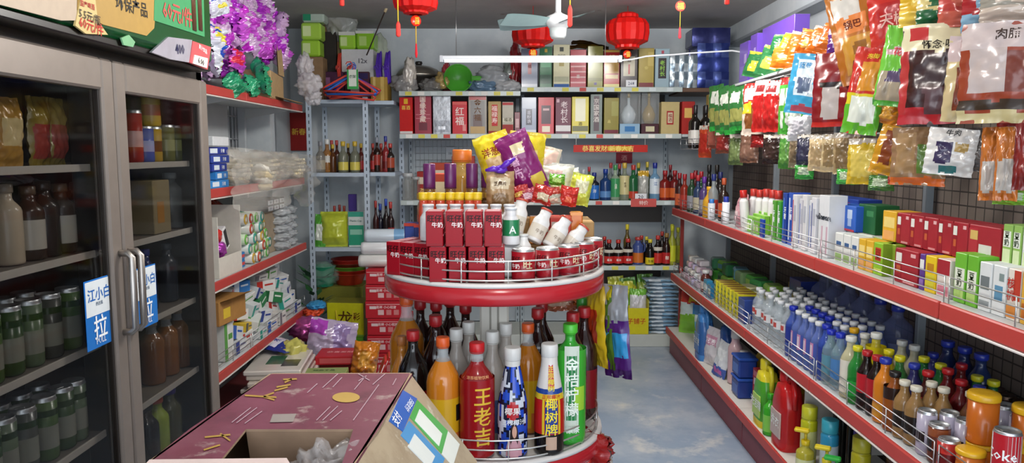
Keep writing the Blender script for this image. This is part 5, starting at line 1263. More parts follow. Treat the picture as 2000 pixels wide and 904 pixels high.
# gift boxes in yellow standing before the rack
Yg = 5.15
def gift(px0, px1, y0, y1, col, lab, txt=True, dep=.2):
    p, q = atY(px0, y1, Yg), atY(px1, y0, Yg); w, h = q.x - p.x, q.z - p.z
    t = place(carton(round(w, 3), dep, round(h, 3), col, (('T', .02, .98, .02, .98, '#8a8a30'), ('F', 0, 1, 0, .06, '#7aa838')), ((('F', '龙', .5, .55, .11, '#5a3a14'), ('F', '彩', .8, .6, .06, '#6a2a14'), ('F', '禮盒', .5, .18, .03, '#6a5a14')) if txt else ())), 'gift_box', lab, 'gift box', ((p.x + q.x) / 2, Yg + dep / 2, p.z), R(-4))
    return t, w, h
t, w, h = gift(641, 712, 592, 657, '#c9c81e', 'yellow gift carton with a brown emblem and string handle')
b = MB(); b.tube([(-w * .25, -.103, h * .78), (-w * .22, -.11, h * .4), (-w * .1, -.112, h * .28), (w * .1, -.112, h * .28), (w * .2, -.11, h * .4), (w * .22, -.103, h * .78)], .004, M('#d8c23a', 'cloth'), 6); part('string_handle', b, t)
gift(655, 712, 658, 672, '#5aa02c', 'flat green carton under the yellow gift carton', False)
p = atY(684, 673, Yg)
place(carton(.21, .2, p.z - .001, '#a9c08a', (('F', .1, .9, .7, .9, '#d8d8b0'),), ()), 'carton', 'pale green carton standing on the floor under the gift cartons', 'carton', (p.x, Yg + .1, 0.0005), R(-4))
# stack of red cartons on the floor beside the stand
Yc = 5.0
for i, (y0, y1) in enumerate(((690, 735), (655, 689), (622, 654), (588, 621), (556, 587), (526, 555))):
    zt_, zb_ = Zf(y0, Yc), max(.0005, Zf(y1 + .5, Yc))
    x0, x1 = Xf(713, Yc, .5), Xf(797, Yc, .5)
    place(carton(round(x1 - x0 - .01, 3), .26, round(zt_ - zb_ - .002, 3), '#b3232e', (('F', .02, .98, .80, .84, '#d8a0a0'), ('F', .3, .44, .2, .5, '#d8b4b4'), ('F', .5, .62, .2, .5, '#c87a7a'), ('F', .68, .8, .2, .5, '#c87a7a'), ('F', .1, .26, .55, .72, '#d8c4c4')), (('F', '易碎 小心轻放', .5, .66, .022, '#e8d0d0'),)), 'red_carton', 'red shipping carton with white handling marks, %s from the bottom of the stack' % ORD[i], 'carton', ((x0 + x1) / 2 + .006 * (i % 3 - 1), Yc + .13, zb_), R(rnd.uniform(-2, 2)), 'red cartons stacked on the floor')
zt_ = Zf(526, Yc)
for i, (px, py, c1, lab) in enumerate(((740, 503, '#d8d8d4', 'white and orange roll pack on the red carton stack, lower'), (745, 478, '#dfe1e2', 'white roll pack on the red carton stack, middle'), (752, 452, '#cfdbe4', 'white and blue roll pack on top of the red carton stack'))):
    Y = 5.02; p = atY(px, py, Y); r = .045
    t = thing('roll_pack', lab, 'roll pack', (p.x, Y + .08, zt_ + .046 + i * .088), (0, R(90), R(4)))
    b = MB(); b.lathe([(r * .4, -.155), (r * .9, -.15), (r, -.13), (r, .13), (r * .9, .15), (r * .4, .155)], M(c1, 'pouch'), 18); b.lathe([(r * 1.01, .05), (r * 1.01, .12)], M(['#d8a83a', '#c9ccd0', '#7aa8d0'][i], 'pouch'), 18, cap=False); part('roll_wrap', b, t)

# ---- shelf z=1.37: toothpaste boxes by the fridge, bags of white gloves
z = LZ[1]
for i, (c, nm) in enumerate((('#3a86c8', 'light blue'), ('#2f7cc4', 'light blue'), ('#2a3c94', 'navy'), ('#33489c', 'navy'), ('#2c3a8c', 'navy'))):
    place(carton(.16, .20, .038, c, (('F', .1, .45, .2, .8, '#d8e2ea'), ('R', .1, .45, .2, .8, '#d8e2ea')), (('R', '牙膏', .7, .5, .02, '#e8eef4'),)), 'toothpaste_box', '%s toothpaste box by the fridge, %s from the bottom of the pile' % (nm, ORD[i]), 'box', (LX - .09, 3.62 + .02 * (i % 2), z + .001 + i * .040), R(rnd.uniform(-6, 6)), 'toothpaste boxes piled by the fridge')
place(carton(.18, .24, .045, '#d3d6d8', (), ()), 'white_box', 'flat white box on top of the toothpaste pile by the fridge', 'box', (LX - .09, 3.62, z + .203), R(4))
gl = [(480, 325, .13, .10, 3.95, 'clear bag of cream gloves on the shelf edge nearest the fridge'), (520, 345, .12, .09, 4.25, 'clear bag of white gloves, middle of the shelf'), (560, 325, .12, .10, 4.5, 'clear bag of cream gloves toward the far end of the shelf'), (585, 345, .10, .09, 4.8, 'clear bag of gloves at the far end of the shelf')]
for i, (px, py, ry, rz, Y, lab) in enumerate(gl):
    t = thing('glove_bag', lab, 'bag', (LX - .13 + .05 * (i % 2), Y, z + .002), R(rnd.uniform(-10, 10)), 'bags of gloves on the shelf')
    b = MB(); b.blob(.14, ry + .05, rz, M('#cfcac0', 'film', a=.38), .35, 2.6, 50 + i, 3, flat=-rz * .8, mat=Matrix.Translation((.02, 0, rz * .8))); part('bag_film', b, t)
    for k in range(5):
        b = MB(); b.rbox(-.07, .07, -.11, .11, 0, .018, M(['#d8c9a4', '#dcd2b8', '#e2dccc'][k % 3], 'cloth'), .008, mat=Matrix.Translation((.03 + .01 * (k % 2), .01 * k - .02, .02 + .022 * k)) @ Matrix.Rotation(R(8 * (k - 2)), 4, 'Z') @ Matrix.Rotation(R(-10 + 4 * k), 4, 'X'))
        for q in range(4): b.tube([(.06, -.045 + q * .03, 0), (.105, -.05 + q * .034, .004)], .009, M(['#d8c9a4', '#dcd2b8', '#e2dccc'][k % 3], 'cloth'), 6, mat=Matrix.Translation((.03 + .01 * (k % 2), .01 * k - .02, .03 + .022 * k)))
        part('folded_glove', b, t)
# overhanging clear film with white gloves in front
b = MB(); b.grid(lambda u, v: Vector((LX + .05 + .06 * math.sin(u * 5) * v + .06 * noise.noise(Vector((u * 7, v * 6, 2))), 3.62 + 1.7 * u, z + .20 - (.30 + .05 * math.sin(u * 9)) * v - .06 * u)), 40, 16, M('#cfccc4', 'film', a=.36))
tag(link(bpy.data.objects.new('plastic_film', b.mesh('plastic_film'))), 'loose clear plastic film hanging over the glove shelf edge', 'film')
t = thing('glove_bundle', 'bundle of white gloves drooping over the shelf edge', 'gloves', (LX + .02, 4.12, z - .04), R(10))
for k in range(4):
    b = MB(); b.blob(.05, .11, .022, M(['#e4e0d4', '#d9c9a6', '#e2dccd', '#d2bf98'][k], 'cloth'), .3, 3, k + 3, 2, mat=Matrix.Translation((.0, .02 * k, .02 + .03 * (3 - k))) @ Matrix.Rotation(R(-18 + 5 * k), 4, 'X')); part('folded_glove', b, t)
# ---- shelf z=.93: white carton, rolls, boxes
z = LZ[2]
t = thing('white_carton', 'open white carton of small goods next to the fridge', 'carton', (LX - .14, 3.72, z + .001))
b = MB(); wm = M('#cfcabf', 'card')
b.rbox(-.13, .13, .14, .146, 0, .34, wm, .001); b.rbox(-.13, .13, -.16, -.154, 0, .30, wm, .001); b.rbox(-.13, -.124, -.154, .14, 0, .3, wm, .001); b.rbox(.124, .13, -.154, .14, 0, .10, wm, .001); b.box(-.124, .124, -.154, .14, 0, .005, wm); part('carton_walls', b, t)
for i, (dx, dy, dz, col, kd, lab) in enumerate(((.05, -.02, .13, '#b84ab8', 'foil', 'shiny purple wrapped toy in the white carton'), (.04, -.06, .20, '#c22a24', 'pouch', 'red cloth packet on top of the white carton goods'), (.06, .06, .17, '#e2e2e2', 'card', 'white and black box tilted in the white carton'))):
    if i < 2:
        b = MB(); b.blob(.06, .075, .05, M(col, kd), .3, 2.5, i + 30, 3); o = link(bpy.data.objects.new('small_pack', b.mesh('small_pack'))); o.location = (LX - .14 + dx, 3.72 + dy, z + dz); tag(o, lab, 'pack')
    else:
        place(carton(.05, .1, .12, col, (('R', .6, .95, .1, .9, '#2a2a2c'),), ()), 'small_box', lab, 'box', (LX - .14 + dx, 3.72 + dy, z + dz - .06), (R(25), 0, 0))
# cling-film and towel rolls seen end on
rc = [('#c8d2b4', '#5aa84a'), ('#d2d4cc', '#b8452c'), ('#cfd6d2', '#3a9a8a'), ('#d8d8d2', '#c9a23a'), ('#c2d8b8', '#6ab04a')]
def roll(i, L=.24, r=.03):
    b = MB(); b.lathe([(r, -L / 2), (r, L / 2)], M(rc[i][0], 'pouch'), 18)
    b.lathe([(r * 1.01, -L * .3), (r * 1.01, L * .1)], M(rc[i][1], 'pouch'), 18, cap=False)
    c = MB(); c.lathe([(r * .96, L / 2 + .0005), (r * .96, L / 2 + .003), (r * .55, L / 2 + .004)], M(rc[i][1], 'gloss'), 18, cap=False); c.lathe([(r * .55, L / 2 + .003), (r * .2, L / 2 + .003)], M('#d9d4c4'), 18)
    return [('roll_wrap', b.mesh('roll_wrap')), ('end_label', c.mesh('end_label'))]
RS = [roll(i) for i in range(5)]
for r in range(5):
    for c in range(6):
        if (r == 0 and c == 0) or (r == 4 and c > 3) or (r == 3 and c > 4): continue
        y = 3.99 + c * .064 + (.032 if r % 2 else 0)
        place(RS[(r * 2 + c * 3) % 5], 'cling_film_roll', 'wrapped roll end on beside the white carton, %s row up, %s from the carton' % (ORD[r], ORD[c]), 'roll', (LX - .135 + rnd.uniform(-.02, .012), y, z + .032 + r * .055), (0, R(90), 0), 'rolls stacked end on')
for i in range(2):
    for k in range(2):
        place(carton(.028, .06, .04, '#2f7ab8', (('F', .1, .9, .3, .7, '#c84a4a'), ('R', .1, .9, .3, .7, '#c84a4a')), ()), 'small_box', 'small blue and red box at the foot of the roll stack, %s' % ['lower near the carton', 'upper near the carton', 'lower near the rolls', 'upper near the rolls'][i * 2 + k], 'box', (LX - .042, 3.90 + .03 * i, z + .001 + .041 * k), 0, 'small blue boxes by the rolls')
for i in range(3):
    for k in range(2):
        place(carton(.20, .10, .035, '#2c2b2f', (('R', .05, .95, .15, .85, '#c8ccd0'),), (('R', '香皂', .5, .5, .015, '#303038'),)), 'black_box', 'black and white box over the rolls, %s' % ['first lower', 'first upper', 'second lower', 'second upper', 'third lower', 'third upper'][i * 2 + k] + ' from the fridge', 'box', (LX - .13, 4.42 + .11 * i, z + .26 + .036 * k), 0, 'black boxes above the rolls')
b = MB(); b.rbox(-.1, .1, -.17, .17, 0, .256, M('#9b8d78', 'kraft'), .004); o = link(bpy.data.objects.new('carton', b.mesh('carton'))); o.location = (LX - .16, 4.56, z + .001); tag(o, 'plain kraft carton behind clear packs under the black boxes', 'carton')
for r in range(5):
    for c in range(2):
        b = MB(); b.blob(.07, .11, .03, M('#c6cccf', 'film', a=.6), .25, 3, r * 2 + c, 3)
        o = link(bpy.data.objects.new('cup_sleeve', b.mesh('cup_sleeve'))); o.location = (LX - .06 - .02 * c, 4.66 + .2 * c, z + .03 + r * .052); tag(o, 'clear pack of disposable bowls, %s up, %s the fridge' % (ORD[r], ['nearer', 'further from'][c]), 'pack', 'clear packs on the left shelf'.replace('left ', ''))
b = MB(); b.lathe([(.06, 0), (.075, .01), (.075, .04), (.06, .05)], M('#8a4a2a'), 16, mat=Matrix.Rotation(R(80), 4, 'Y')); 
place(pouch(.2, .3, .06, '#a8301f', (), (), 7), 'bag', 'red bag slumped behind the rolls', 'bag', (LX - .2, 4.15, z + .28), (R(-60), 0, R(90)))
# ---- shelf z=.49: jumble of medicine boxes
z = LZ[3]
boxc = [('#d8dad8', '#2f5fb0'), ('#d2d6d8', '#2f9a8a'), ('#dcdcd8', '#b8342c'), ('#cfd4d6', '#3a4a90'), ('#d6d8d4', '#5a9a4a'), ('#dadad6', '#7a7a80')]
N_ = 0
for L_ in range(5):
    for c in range(10):
        Y = 3.34 + c * .165 + rnd.uniform(-.03, .03)
        if Y > 4.92: continue
        if L_ == 4 and c % 3 == 0: continue
        i = (L_ * 3 + c * 5) % 6
        col, c2 = boxc[i]
        if (L_, c) in ((2, 7), (2, 6)): col, c2 = '#2f7a4a', '#d8e0d8'
        if (L_, c) in ((1, 4),): col, c2 = '#d2b43a', '#5a5a50'
        if (L_, c) in ((3, 4), (4, 5)): col, c2 = '#3a7cc0', '#d8e4ee'
        w, d, h = ((.10, .15, .06), (.13, .10, .075), (.09, .18, .055), (.12, .13, .065), (.08, .16, .07), (.11, .12, .05))[(L_ + c) % 6]
        tall = L_ == 0 and c < 3
        if tall: w, d, h = .11, .10, .19
        if L_ in (1, 2) and c < 3: continue
        place(carton(w, d, h, col, (('R', .0, .3, 0, 1, c2), ('R', .4, .85, .55, .7, c2), ('F', .1, .5, .3, .6, c2), ('T', .1, .5, .2, .6, c2)), ()), 'medicine_box', 'small %s box in the jumble below the rolls, layer %s, %s from the fridge' % ({'#2f7a4a': 'green', '#d2b43a': 'yellow', '#3a7cc0': 'blue'}.get(col, 'white'), ORD[L_].replace('first', 'bottom'), ORD[c]), 'box', (LX - .075 - .022 * L_ + rnd.uniform(-.02, .02), Y, z + .003 + L_ * .066), (R(rnd.uniform(-16, 16)) * (L_ > 0), R(rnd.uniform(-6, 18)) * (L_ > 0), R(rnd.uniform(-25, 25)) * (L_ > 0) + R(rnd.uniform(-4, 4))), 'boxes jumbled on the low shelf')
t = thing('kraft_box', 'open brown box with yellow marks on the low shelf by the fridge', 'carton', (LX - .10, 3.70, z + .205), R(-6))
b = MB(); kb = M('#a87b45', 'kraft'); b.rbox(-.10, .10, -.14, .14, 0, .12, kb, .003); b.box(.100, .1012, -.10, -.03, .03, .08, M('#d8b83a')); part('carton_body', b, t)
b = MB(); b.add([(.10, -.13, .12), (.10, .14, .12), (.15, .13, .135), (.15, -.12, .135)], [(0, 1, 2, 3)], kb); b.add([(.10, -.13, .117), (.10, .14, .117), (.15, .13, .132), (.15, -.12, .132)], [(3, 2, 1, 0)], kb); part('open_flap', b, t)
# ---- floor: stack of printed packs, bags
for i in range(14):
    place(carton(.30, .42, .026, ['#cfc8be', '#d6d0c8', '#c9bfb4'][i % 3], (('R', 0, 1, 0, .25, '#8a3a34'), ('R', .1, .8, .4, .7, '#8a8a84'), ('T', .3, .6, .3, .7, '#3a6a4a'), ('T', .6, .9, .2, .5, '#2a2a2a')), (), 'pouch', .006), 'noodle_pack', 'flat white packet with red edge on the floor, %s from the bottom of its stack' % ORD[i], 'packet', (LX + .12 + rnd.uniform(-.02, .02), 4.05 + rnd.uniform(-.02, .02), .001 + i * .0275), R(rnd.uniform(-7, 7)), 'packets stacked flat below the shelves')
for i in range(9):
    place(carton(.26, .34, .030, ['#d2cfcb', '#c8c6c6', '#d8d2cc'][i % 3], (('F', .05, .95, .2, .7, '#a89a94'), ('T', .2, .8, .2, .6, '#4a7a5a')), (), 'pouch', .006), 'noodle_pack', 'flat pale packet in the further stack on the floor, %s from the bottom' % ORD[i], 'packet', (LX + .17 + rnd.uniform(-.02, .02), 4.55, .001 + i * .0315), R(rnd.uniform(-6, 6)), 'pale packets stacked further on')
Yf_ = 4.35
p = atY(618, 705, Yf_)
t = place(carton(.25, .26, .05, '#8b9a5e', (('T', .1, .3, .3, .6, '#3a8a4a'), ('T', .4, .6, .3, .6, '#3a8a4a'), ('T', .72, .9, .3, .6, '#3a8a4a'), ('F', .05, .95, .2, .8, '#9aa66a')), (('T', '绿色食品', .5, .8, .03, '#3a5a30'),)), 'flat_carton', 'flat olive carton with green tree marks behind the maroon carton', 'carton', (Xf(628, 3.9, .35), 3.9, .30), R(4))
place(carton(.30, .30, .298, '#7c7458', (), ()), 'carton', 'drab carton on the floor under the flat olive carton', 'carton', (Xf(626, 3.9, .2), 3.92, .0005), R(4))
place(carton(.26, .2, .05, '#b3262c', (('F', .1, .9, .2, .8, '#c85a5a'),), (('T', '恭喜发财', .5, .5, .04, '#e8a0a0'),)), 'flat_carton', 'flat red carton with white writing beyond the olive carton', 'carton', (Xf(665, 4.35, .3), 4.35, .30), R(3))
place(carton(.30, .24, .298, '#8a2a2a', (), ()), 'carton', 'dark red carton on the floor beneath the flat red carton', 'carton', (Xf(668, 4.37, .2), 4.40, .0005), R(3))
p = atY(578, 655, 4.7)
place(pouch(.20, .30, .05, '#24348c', ((.1, .9, .3, .6, '#d8dcec'), (.0, 1, .9, 1, '#3a52b0')), (('米', .5, .45, .05, '#24348c'),), 15), 'rice_bag', 'dark blue packet lying over the pale packets', 'bag', (-1.26, 4.22, .40), (R(-82), 0, R(70)))
for i, (px, py, rx, rz, col, kd, Y, lab) in enumerate(((640, 670, .14, .13, '#a88ab4', 'pink', 4.55, 'large translucent lilac bag of packs behind the flat cartons'), (600, 640, .12, .07, '#c05aa0', 'foil', 4.75, 'magenta shiny bag below the low shelf end'), (572, 690, .08, .08, '#c2bd62', 'pouch', 4.25, 'pale yellow plastic bag beside the flat packets'), (707, 705, .07, .10, '#d08a2a', 'pouch', 4.2, 'orange plastic bag beside the red cartons'), (612, 608, .06, .03, '#d8502a', 'plastic', 4.9, 'orange plastic scoop near the low shelf end'), (618, 596, .06, .025, '#2a8ac0', 'plastic', 4.92, 'blue plastic lid near the low shelf end'))):
    p = atY(px, py, Y)
    if i in (0, 3): place(crinkle(300 + i, (('#b84ac4', '#9a86b8', '#bfb0cc') if i == 0 else ('#d0801f', '#d89a3a', '#c47418')), (rx, .09, rz)), 'plastic_bag', lab, 'bag', p - Vector((0, 0, rz)), (R(-12), R(10), R(10))); continue
    b = MB(); b.blob(rx, .09, rz, M(col, kd), .35, 2.6, i + 70, 3)
    o = link(bpy.data.objects.new('plastic_bag', b.mesh('plastic_bag'))); o.location = p; tag(o, lab, 'bag')
b = MB(); b.blob(.15, .12, .13, M('#7a7466', 'kraft'), .3, 2.5, 5, 3, flat=-.12); o = link(bpy.data.objects.new('sack', b.mesh('sack'))); o.location = (Xf(632, 4.62, .2), 4.75, .13); tag(o, 'drab sack on the floor under the lilac bag', 'sack')
for i, (px, a) in enumerate(((732, 22), (726, 28))):
    p = atY(px, 742, 3.9); place(carton(.015, .12, .22, '#b82a24', (('F', .3, .6, .1, .9, '#e8e0dc'), ('L', .1, .9, .3, .6, '#e8e0dc')), ()), 'red_card', '%s red folded card pack leaning by the red cartons' % ['front', 'rear'][i], 'card pack', (p.x - .03, 3.95 + .1 * i, .22), (0, R(a), R(10)))
place(carton(.2, .25, .21, '#7a2420', (), ()), 'carton', 'small dark red carton on the floor near the round stand', 'carton', (Xf(722, 3.95, .2), 4.05, .0005))
b = MB(); rl = random.Random(3)
for k in range(26):
    a, h = rl.uniform(0, 6.28), rl.uniform(.0, .45); c = Vector((.05 * math.cos(a), .05 * math.sin(a), h)); d = Vector((math.cos(a), math.sin(a), .6)).normalized()
    s = d.cross(Vector((0, 0, 1))).normalized() * .022; e = c + d * .11
    b.add([c, c + d * .05 + s, e, c + d * .05 - s, c + d * .05 + Vector((0, 0, .006))], [(0, 1, 4), (1, 2, 4), (2, 3, 4), (3, 0, 4), (0, 3, 2, 1)], M('#24582c', 'plastic'))
t = thing('potted_plant', 'dark green leafy plant between the shelf end and the gift cartons', 'plant', (Xf(615, 5.3, .5), 5.30, .25)); part('foliage', b, t)
b = MB(); b.lathe([(.06, -.249), (.085, -.03), (.09, 0), (.08, 0)], M('#6a3a2a'), 18); part('pot', b, t)

# ================================================================ goods inside the fridge
def in_fridge(px, z, X=-1.24): return (X, Yf(px, X, z), z + .0008)
k = 0
for z, pxs, h, r in ((1.01, (-20, 22, 62, 100, 138, 172), .17, .031), (.75, (-20, 12, 52, 92, 126, 150), .17, .031)):
    for row in range(2):
        for j, px in enumerate(pxs):
            X = -1.215 - .075 * row; y = Yf(px, -1.215, z) + .02 * row
            if y > FYM - .09: continue
            cc = ('#47602f', '#39502c', '#5a6a50', '#464a44')[(j + row + (z < .9)) % 4]
            place(can(h, r, cc, (), ((.2, .55, '#8a8a7c'), (.7, .8, '#2f4424')), 18), 'drink_can', 'tall green drink can in the fridge, %s cold shelf, %s row, %s along' % ('upper' if z > .9 else 'lower', ORD[row], ORD[j]), 'can', (X, y, z + .0008), rnd.uniform(0, 6), 'green cans behind the fridge glass')
z = 1.27
for i, (px, c, cp, lb, h, lab) in enumerate(((18, '#b9a890', '#9a8a78', None, .20, 'beige plastic bottle at the near end of the fridge bottle shelf'), (62, '#3a2a20', '#5a4a38', (.15, .55, '#b9b2a4'), .19, 'brown bottle with white label behind the fridge glass, nearer the front'), (124, '#3a2a20', '#5a4a38', (.15, .55, '#b9b2a4'), .19, 'brown bottle with white label behind the fridge glass, nearer the sign'), (92, '#2a201a', '#3a2a20', None, .2, 'dark bottle between the white-labelled bottles in the fridge'), (158, '#2a201a', '#46362a', None, .19, 'dark bottle near the fridge centre post'))):
    place(bottle(h, .036, c, cp, 'gloss', neck=.45, shoulder=.66, caph=.1, label=lb, seg=16), 'drink_bottle', lab, 'bottle', in_fridge(px, z))
z = 1.51
for i, (px, w, h, c, rg, lab) in enumerate(((20, .09, .17, '#b98a3a', ((.1, .9, .3, .7, '#d8c088'),), 'orange-yellow snack bag on the top fridge shelf, nearest'), (78, .08, .18, '#8f7a2c', ((.1, .9, .1, .6, '#9c3a30'),), 'mustard and red snack bag on the top fridge shelf, first of two'), (112, .08, .18, '#93803a', ((.1, .9, .1, .6, '#a3443a'),), 'mustard and red snack bag on the top fridge shelf, second of two'), (165, .06, .1, '#3a3a42', ((.1, .9, .1, .6, '#5a5a66'),), 'dark snack bag on the top fridge shelf by the post'))):
    X = -1.24; place(pouch(w, h, .04, c, rg, (), i + 110), 'snack_bag', lab, 'snack bag', (X, Yf(px, X, z), z + .001), (0, 0, R(90)), 'snack bags in the fridge')
p = in_fridge(60, 1.27, -1.22)
place(pouch(.12, .2, .03, '#c4c4cc', ((.1, .6, .2, .6, '#a8a8d0'),), (), 8), 'snack_bag', 'pale bag lying flat on the fridge bottles', 'snack bag', (-1.27, Yf(60, -1.27, 1.5), 1.47), (R(-88), 0, R(90)))
# behind the second door
for i, (px, c, h, lab, bd) in enumerate(((262, '#a32c24', .17, 'red drink can beside the fridge centre post, top shelf', '#d8a8a0'), (284, '#4a5aa8', .12, 'blue-purple drink can on the top fridge shelf', '#a8b0d8'), (300, '#b8932c', .12, 'gold drink can on the top fridge shelf, lower of two', '#7a4a1c'), (326, '#6a6a34', .13, 'olive drink can on the top fridge shelf', '#a0a070'), (345, '#5a5f30', .13, 'olive drink can toward the far end of the top fridge shelf', '#90945a'))):
    X = -1.22; place(can(h, .030, c, (), ((.3, .6, bd),), 16), 'drink_can', lab, 'can', (X, Yf(px, X, 1.51), 1.511), i, 'cans behind the second fridge door')
X = -1.22; place(can(.12, .030, '#c09a34', (), ((.3, .6, '#a83a2a'),), 16), 'drink_can', 'gold drink can stacked on another gold can in the fridge', 'can', (X, Yf(300, X, 1.51), 1.632), 2, 'cans behind the second fridge door')
X = -1.24
place(carton(.16, .12, .18, '#8f7f5e', (('R', .2, .6, .2, .6, '#a8763a'),), ()), 'carton', 'tan carton on the middle shelf behind the second fridge door', 'carton', (X - .03, Yf(290, X, 1.3), 1.271), 0)
place(bottle(.2, .04, '#6a6f70', '#8a9090', 'tint', neck=.5, shoulder=.7, seg=16), 'drink_bottle', 'grey bottle beside the tan carton behind the second fridge door', 'bottle', (X, Yf(335, X, 1.3), 1.271))
for i, (px, c, cp, lab) in enumerate(((288, '#20306a', '#24349c', 'blue bottle with a blue cap behind the handle, upper cold shelf'), (330, '#2a2f38', '#3a4450', 'dark bottle on the upper cold shelf behind the second door'))):
    place(bottle(.21, .034, c, cp, 'gloss', neck=.4, shoulder=.66, seg=14), 'drink_bottle', lab, 'bottle', (X, Yf(px, X, 1.02), 1.011))
for i, (px, c, cp, lab) in enumerate(((300, '#7a4a1e', '#b9a890', 'amber tea bottle on the lower cold shelf, nearer the handle'), (328, '#82501f', '#c0b098', 'amber tea bottle on the lower cold shelf, second along'), (352, '#6f441c', '#a89478', 'amber tea bottle on the lower cold shelf, far end'))):
    place(bottle(.225, .040, c, cp, 'liquid', neck=.42, shoulder=.66, seg=16, fill=.8), 'drink_bottle', lab, 'bottle', (X, Yf(px, X, .77), .7508))
for i, (px, c, cp, lab) in enumerate(((308, '#93a83a', '#d8562a', 'yellow-green bottle with an orange cap at the fridge bottom'), (333, '#4a4a30', '#4a3a9a', 'bottle with a purple cap at the fridge bottom'), (288, '#1a1a18', '#1a1a1a', 'dark bottle at the fridge bottom beside the orange cap'))):
    place(bottle(.20, .042, c, cp, 'liquid', neck=.5, shoulder=.62, seg=16), 'drink_bottle', lab, 'bottle', (X, Yf(px, X, .52), .5008))
# ================================================================ goods on the round stand
# ---- upper tier: milk boxes
mk = dict(w=.0465, d=.036, h=.092)
def milk(): return carton(.0465, .036, .096, '#94081a', (('F', .04, .96, .03, .09, '#8a1620'), ('T', .1, .9, .1, .9, '#b98a8e'), ('R', .1, .9, .3, .34, '#c86a70'), ('R', .1, .9, .5, .54, '#c86a70')), (('F', '旺仔', .52, .80, .0205, '#060202'), ('F', '牛奶', .68, .62, .0155, '#f0e6e2')), 'paint', .0015)
ML = milk()
z1 = T1 + .0035
xs = [Xf(p, 2.02, 1.25) for p in (856, 894, 932, 969)]
for L_ in range(2):
    for r in range(4 if L_ == 0 else 2):
        for c in range(4):
            place(ML, 'milk_box', 'red milk box in the big block, %s layer, %s row, %s from the cans' % (('lower', 'upper')[L_], ORD[r], ORD[3 - c]), 'milk box', (xs[c] - .008 * L_ + .0505 * 0, 2.02 + .038 * r, z1 + .0975 * L_), 0, 'milk boxes on the round stand')
b = MB(); xa, xb = xs[0] - .033, xs[3] + .027
b.grid(lambda u, v: Vector((xa + (xb - xa) * u, 2.0 + .075 * v, z1 + .187 + .003 * noise.noise(Vector((u * 7, v * 6, 1))))), 10, 4, M('#e8dede', 'film', a=.15))
tag(link(bpy.data.objects.new('shrink_wrap', b.mesh('shrink_wrap'))), 'clear shrink wrap over the top of the red milk box block', 'wrap')
for r in range(4):
    for c in range(3):
        ang = R(-27); lx, ly = (c - 1.0) * .048 - .0, r * .0375
        x = Xf(800, 2.10, 1.25) + lx * math.cos(ang) - ly * math.sin(ang) * -1 * -1 ; y = 2.115 + lx * math.sin(ang) + ly * math.cos(ang)
        place(ML, 'milk_box', 'red milk box in the pack at the rim, %s row, %s from the fridge' % (ORD[r], ORD[c]), 'milk box', (x, y, z1), ang, 'milk boxes on the round stand')
# cans
CN = can(.088, .033, '#961420', (('旺仔', .70, .017, '#2a1210', -.75), ('牛奶', .48, .015, '#f0e6e2', -.75), ('旺', .55, .03, '#d8c8a0', .4)), ((.06, .12, '#7a1420'),), 26)
for i, (px, Y) in enumerate(((1022, 2.035), (1069, 2.065), (1110, 2.125), (1139, 2.20), (1157, 2.285))):
    place(CN, 'milk_can', 'red milk can with silver lid along the wire rim, %s from the milk boxes' % ORD[i], 'can', (Xf(px, Y, 1.25), Y, z1), R(10 * i), 'red milk cans on the round stand')
# small white milk bottles with foil tops
def adm(lab): return bottle(.105, .0245, '#d6d6d6', '#c9cccf', 'plastic', neck=.62, shoulder=.60, caph=.05, capr=.70, label=lab, texts=((('A', .42, .03, '#e8efe8', .2),) if lab and lab[2] != '#d8d8d8' else ()), seg=18, neckz=.80)
for c in range(7):
    x = Xf(836 + c * 26.5, 2.13, 1.40)
    place(adm((.12, .5, '#d8d8d8')), 'milk_bottle', 'little white foil-topped milk bottle behind the milk boxes, %s from the purple-necked end' % ORD[c], 'milk bottle', (x, 2.135, z1 +   .0985), rnd.uniform(0, 6), 'white milk bottles behind the boxes')
place(adm((.25, .68, '#1f7a4a')), 'milk_bottle', 'white milk bottle with a dark green label beside the milk box block', 'milk bottle', (Xf(998, 2.09, 1.35), 2.09, z1 + .0925), 0)
b = MB(); b.rbox(-.032, .032, -.03, .03, 0, .0915, M('#b0b0ae', 'pouch'), .006); o = link(bpy.data.objects.new('milk_pack', b.mesh('milk_pack'))); o.location = (Xf(998, 2.1, 1.25), 2.105, z1); tag(o, 'white pack under the green-labelled milk bottle', 'pack')
place(bottle(.085, .022, '#d9d8d4', '#d0d0cc', 'plastic', neck=.55, shoulder=.55, caph=.06, seg=18), 'milk_bottle', 'small plain white bottle just behind the first red can', 'milk bottle', (Xf(1023, 2.11, 1.33), 2.112, z1 + .035))
b = MB(); b.rbox(-.06, .13, -.035, .10, 0, .034, M('#b8b4ac', 'pouch'), .006); o = link(bpy.data.objects.new('milk_pack', b.mesh('milk_pack'))); o.location = (Xf(1045, 2.14, 1.25), 2.145, z1); tag(o, 'low white pack under the tipped milk bottles', 'pack')
tipped = bottle(.105, .0255, '#d9d6d2', '#b8442e', 'plastic', neck=.66, shoulder=.60, caph=.05, capr=.72, label=(.1, .5, '#cfc4b4'), texts=(('牛奶', .3, .014, '#8a7a6a', .2),), seg=18, neckz=.80)
for i, (px, py, Y, a, lab) in enumerate(((1012, 440, 2.15, 14, 'white milk bottle with red foil top tipped beside the green label'), (1048, 455, 2.16, 26, 'white milk bottle with red foil top and cartoon-free label, tipped, second along'.replace(' and cartoon-free label', ''), ), (1080, 466, 2.17, 34, 'white milk bottle with red foil top, tipped above the second can'), (1108, 478, 2.20, 40, 'white milk bottle with red foil top, tipped lowest above the third can'))):
    p = atY(px, py + 18, Y); place(tipped, 'milk_bottle', lab, 'milk bottle', (p.x - .012, Y, p.z - .018 + .02), (R(-14), R(a), 0), 'tipped milk bottles')
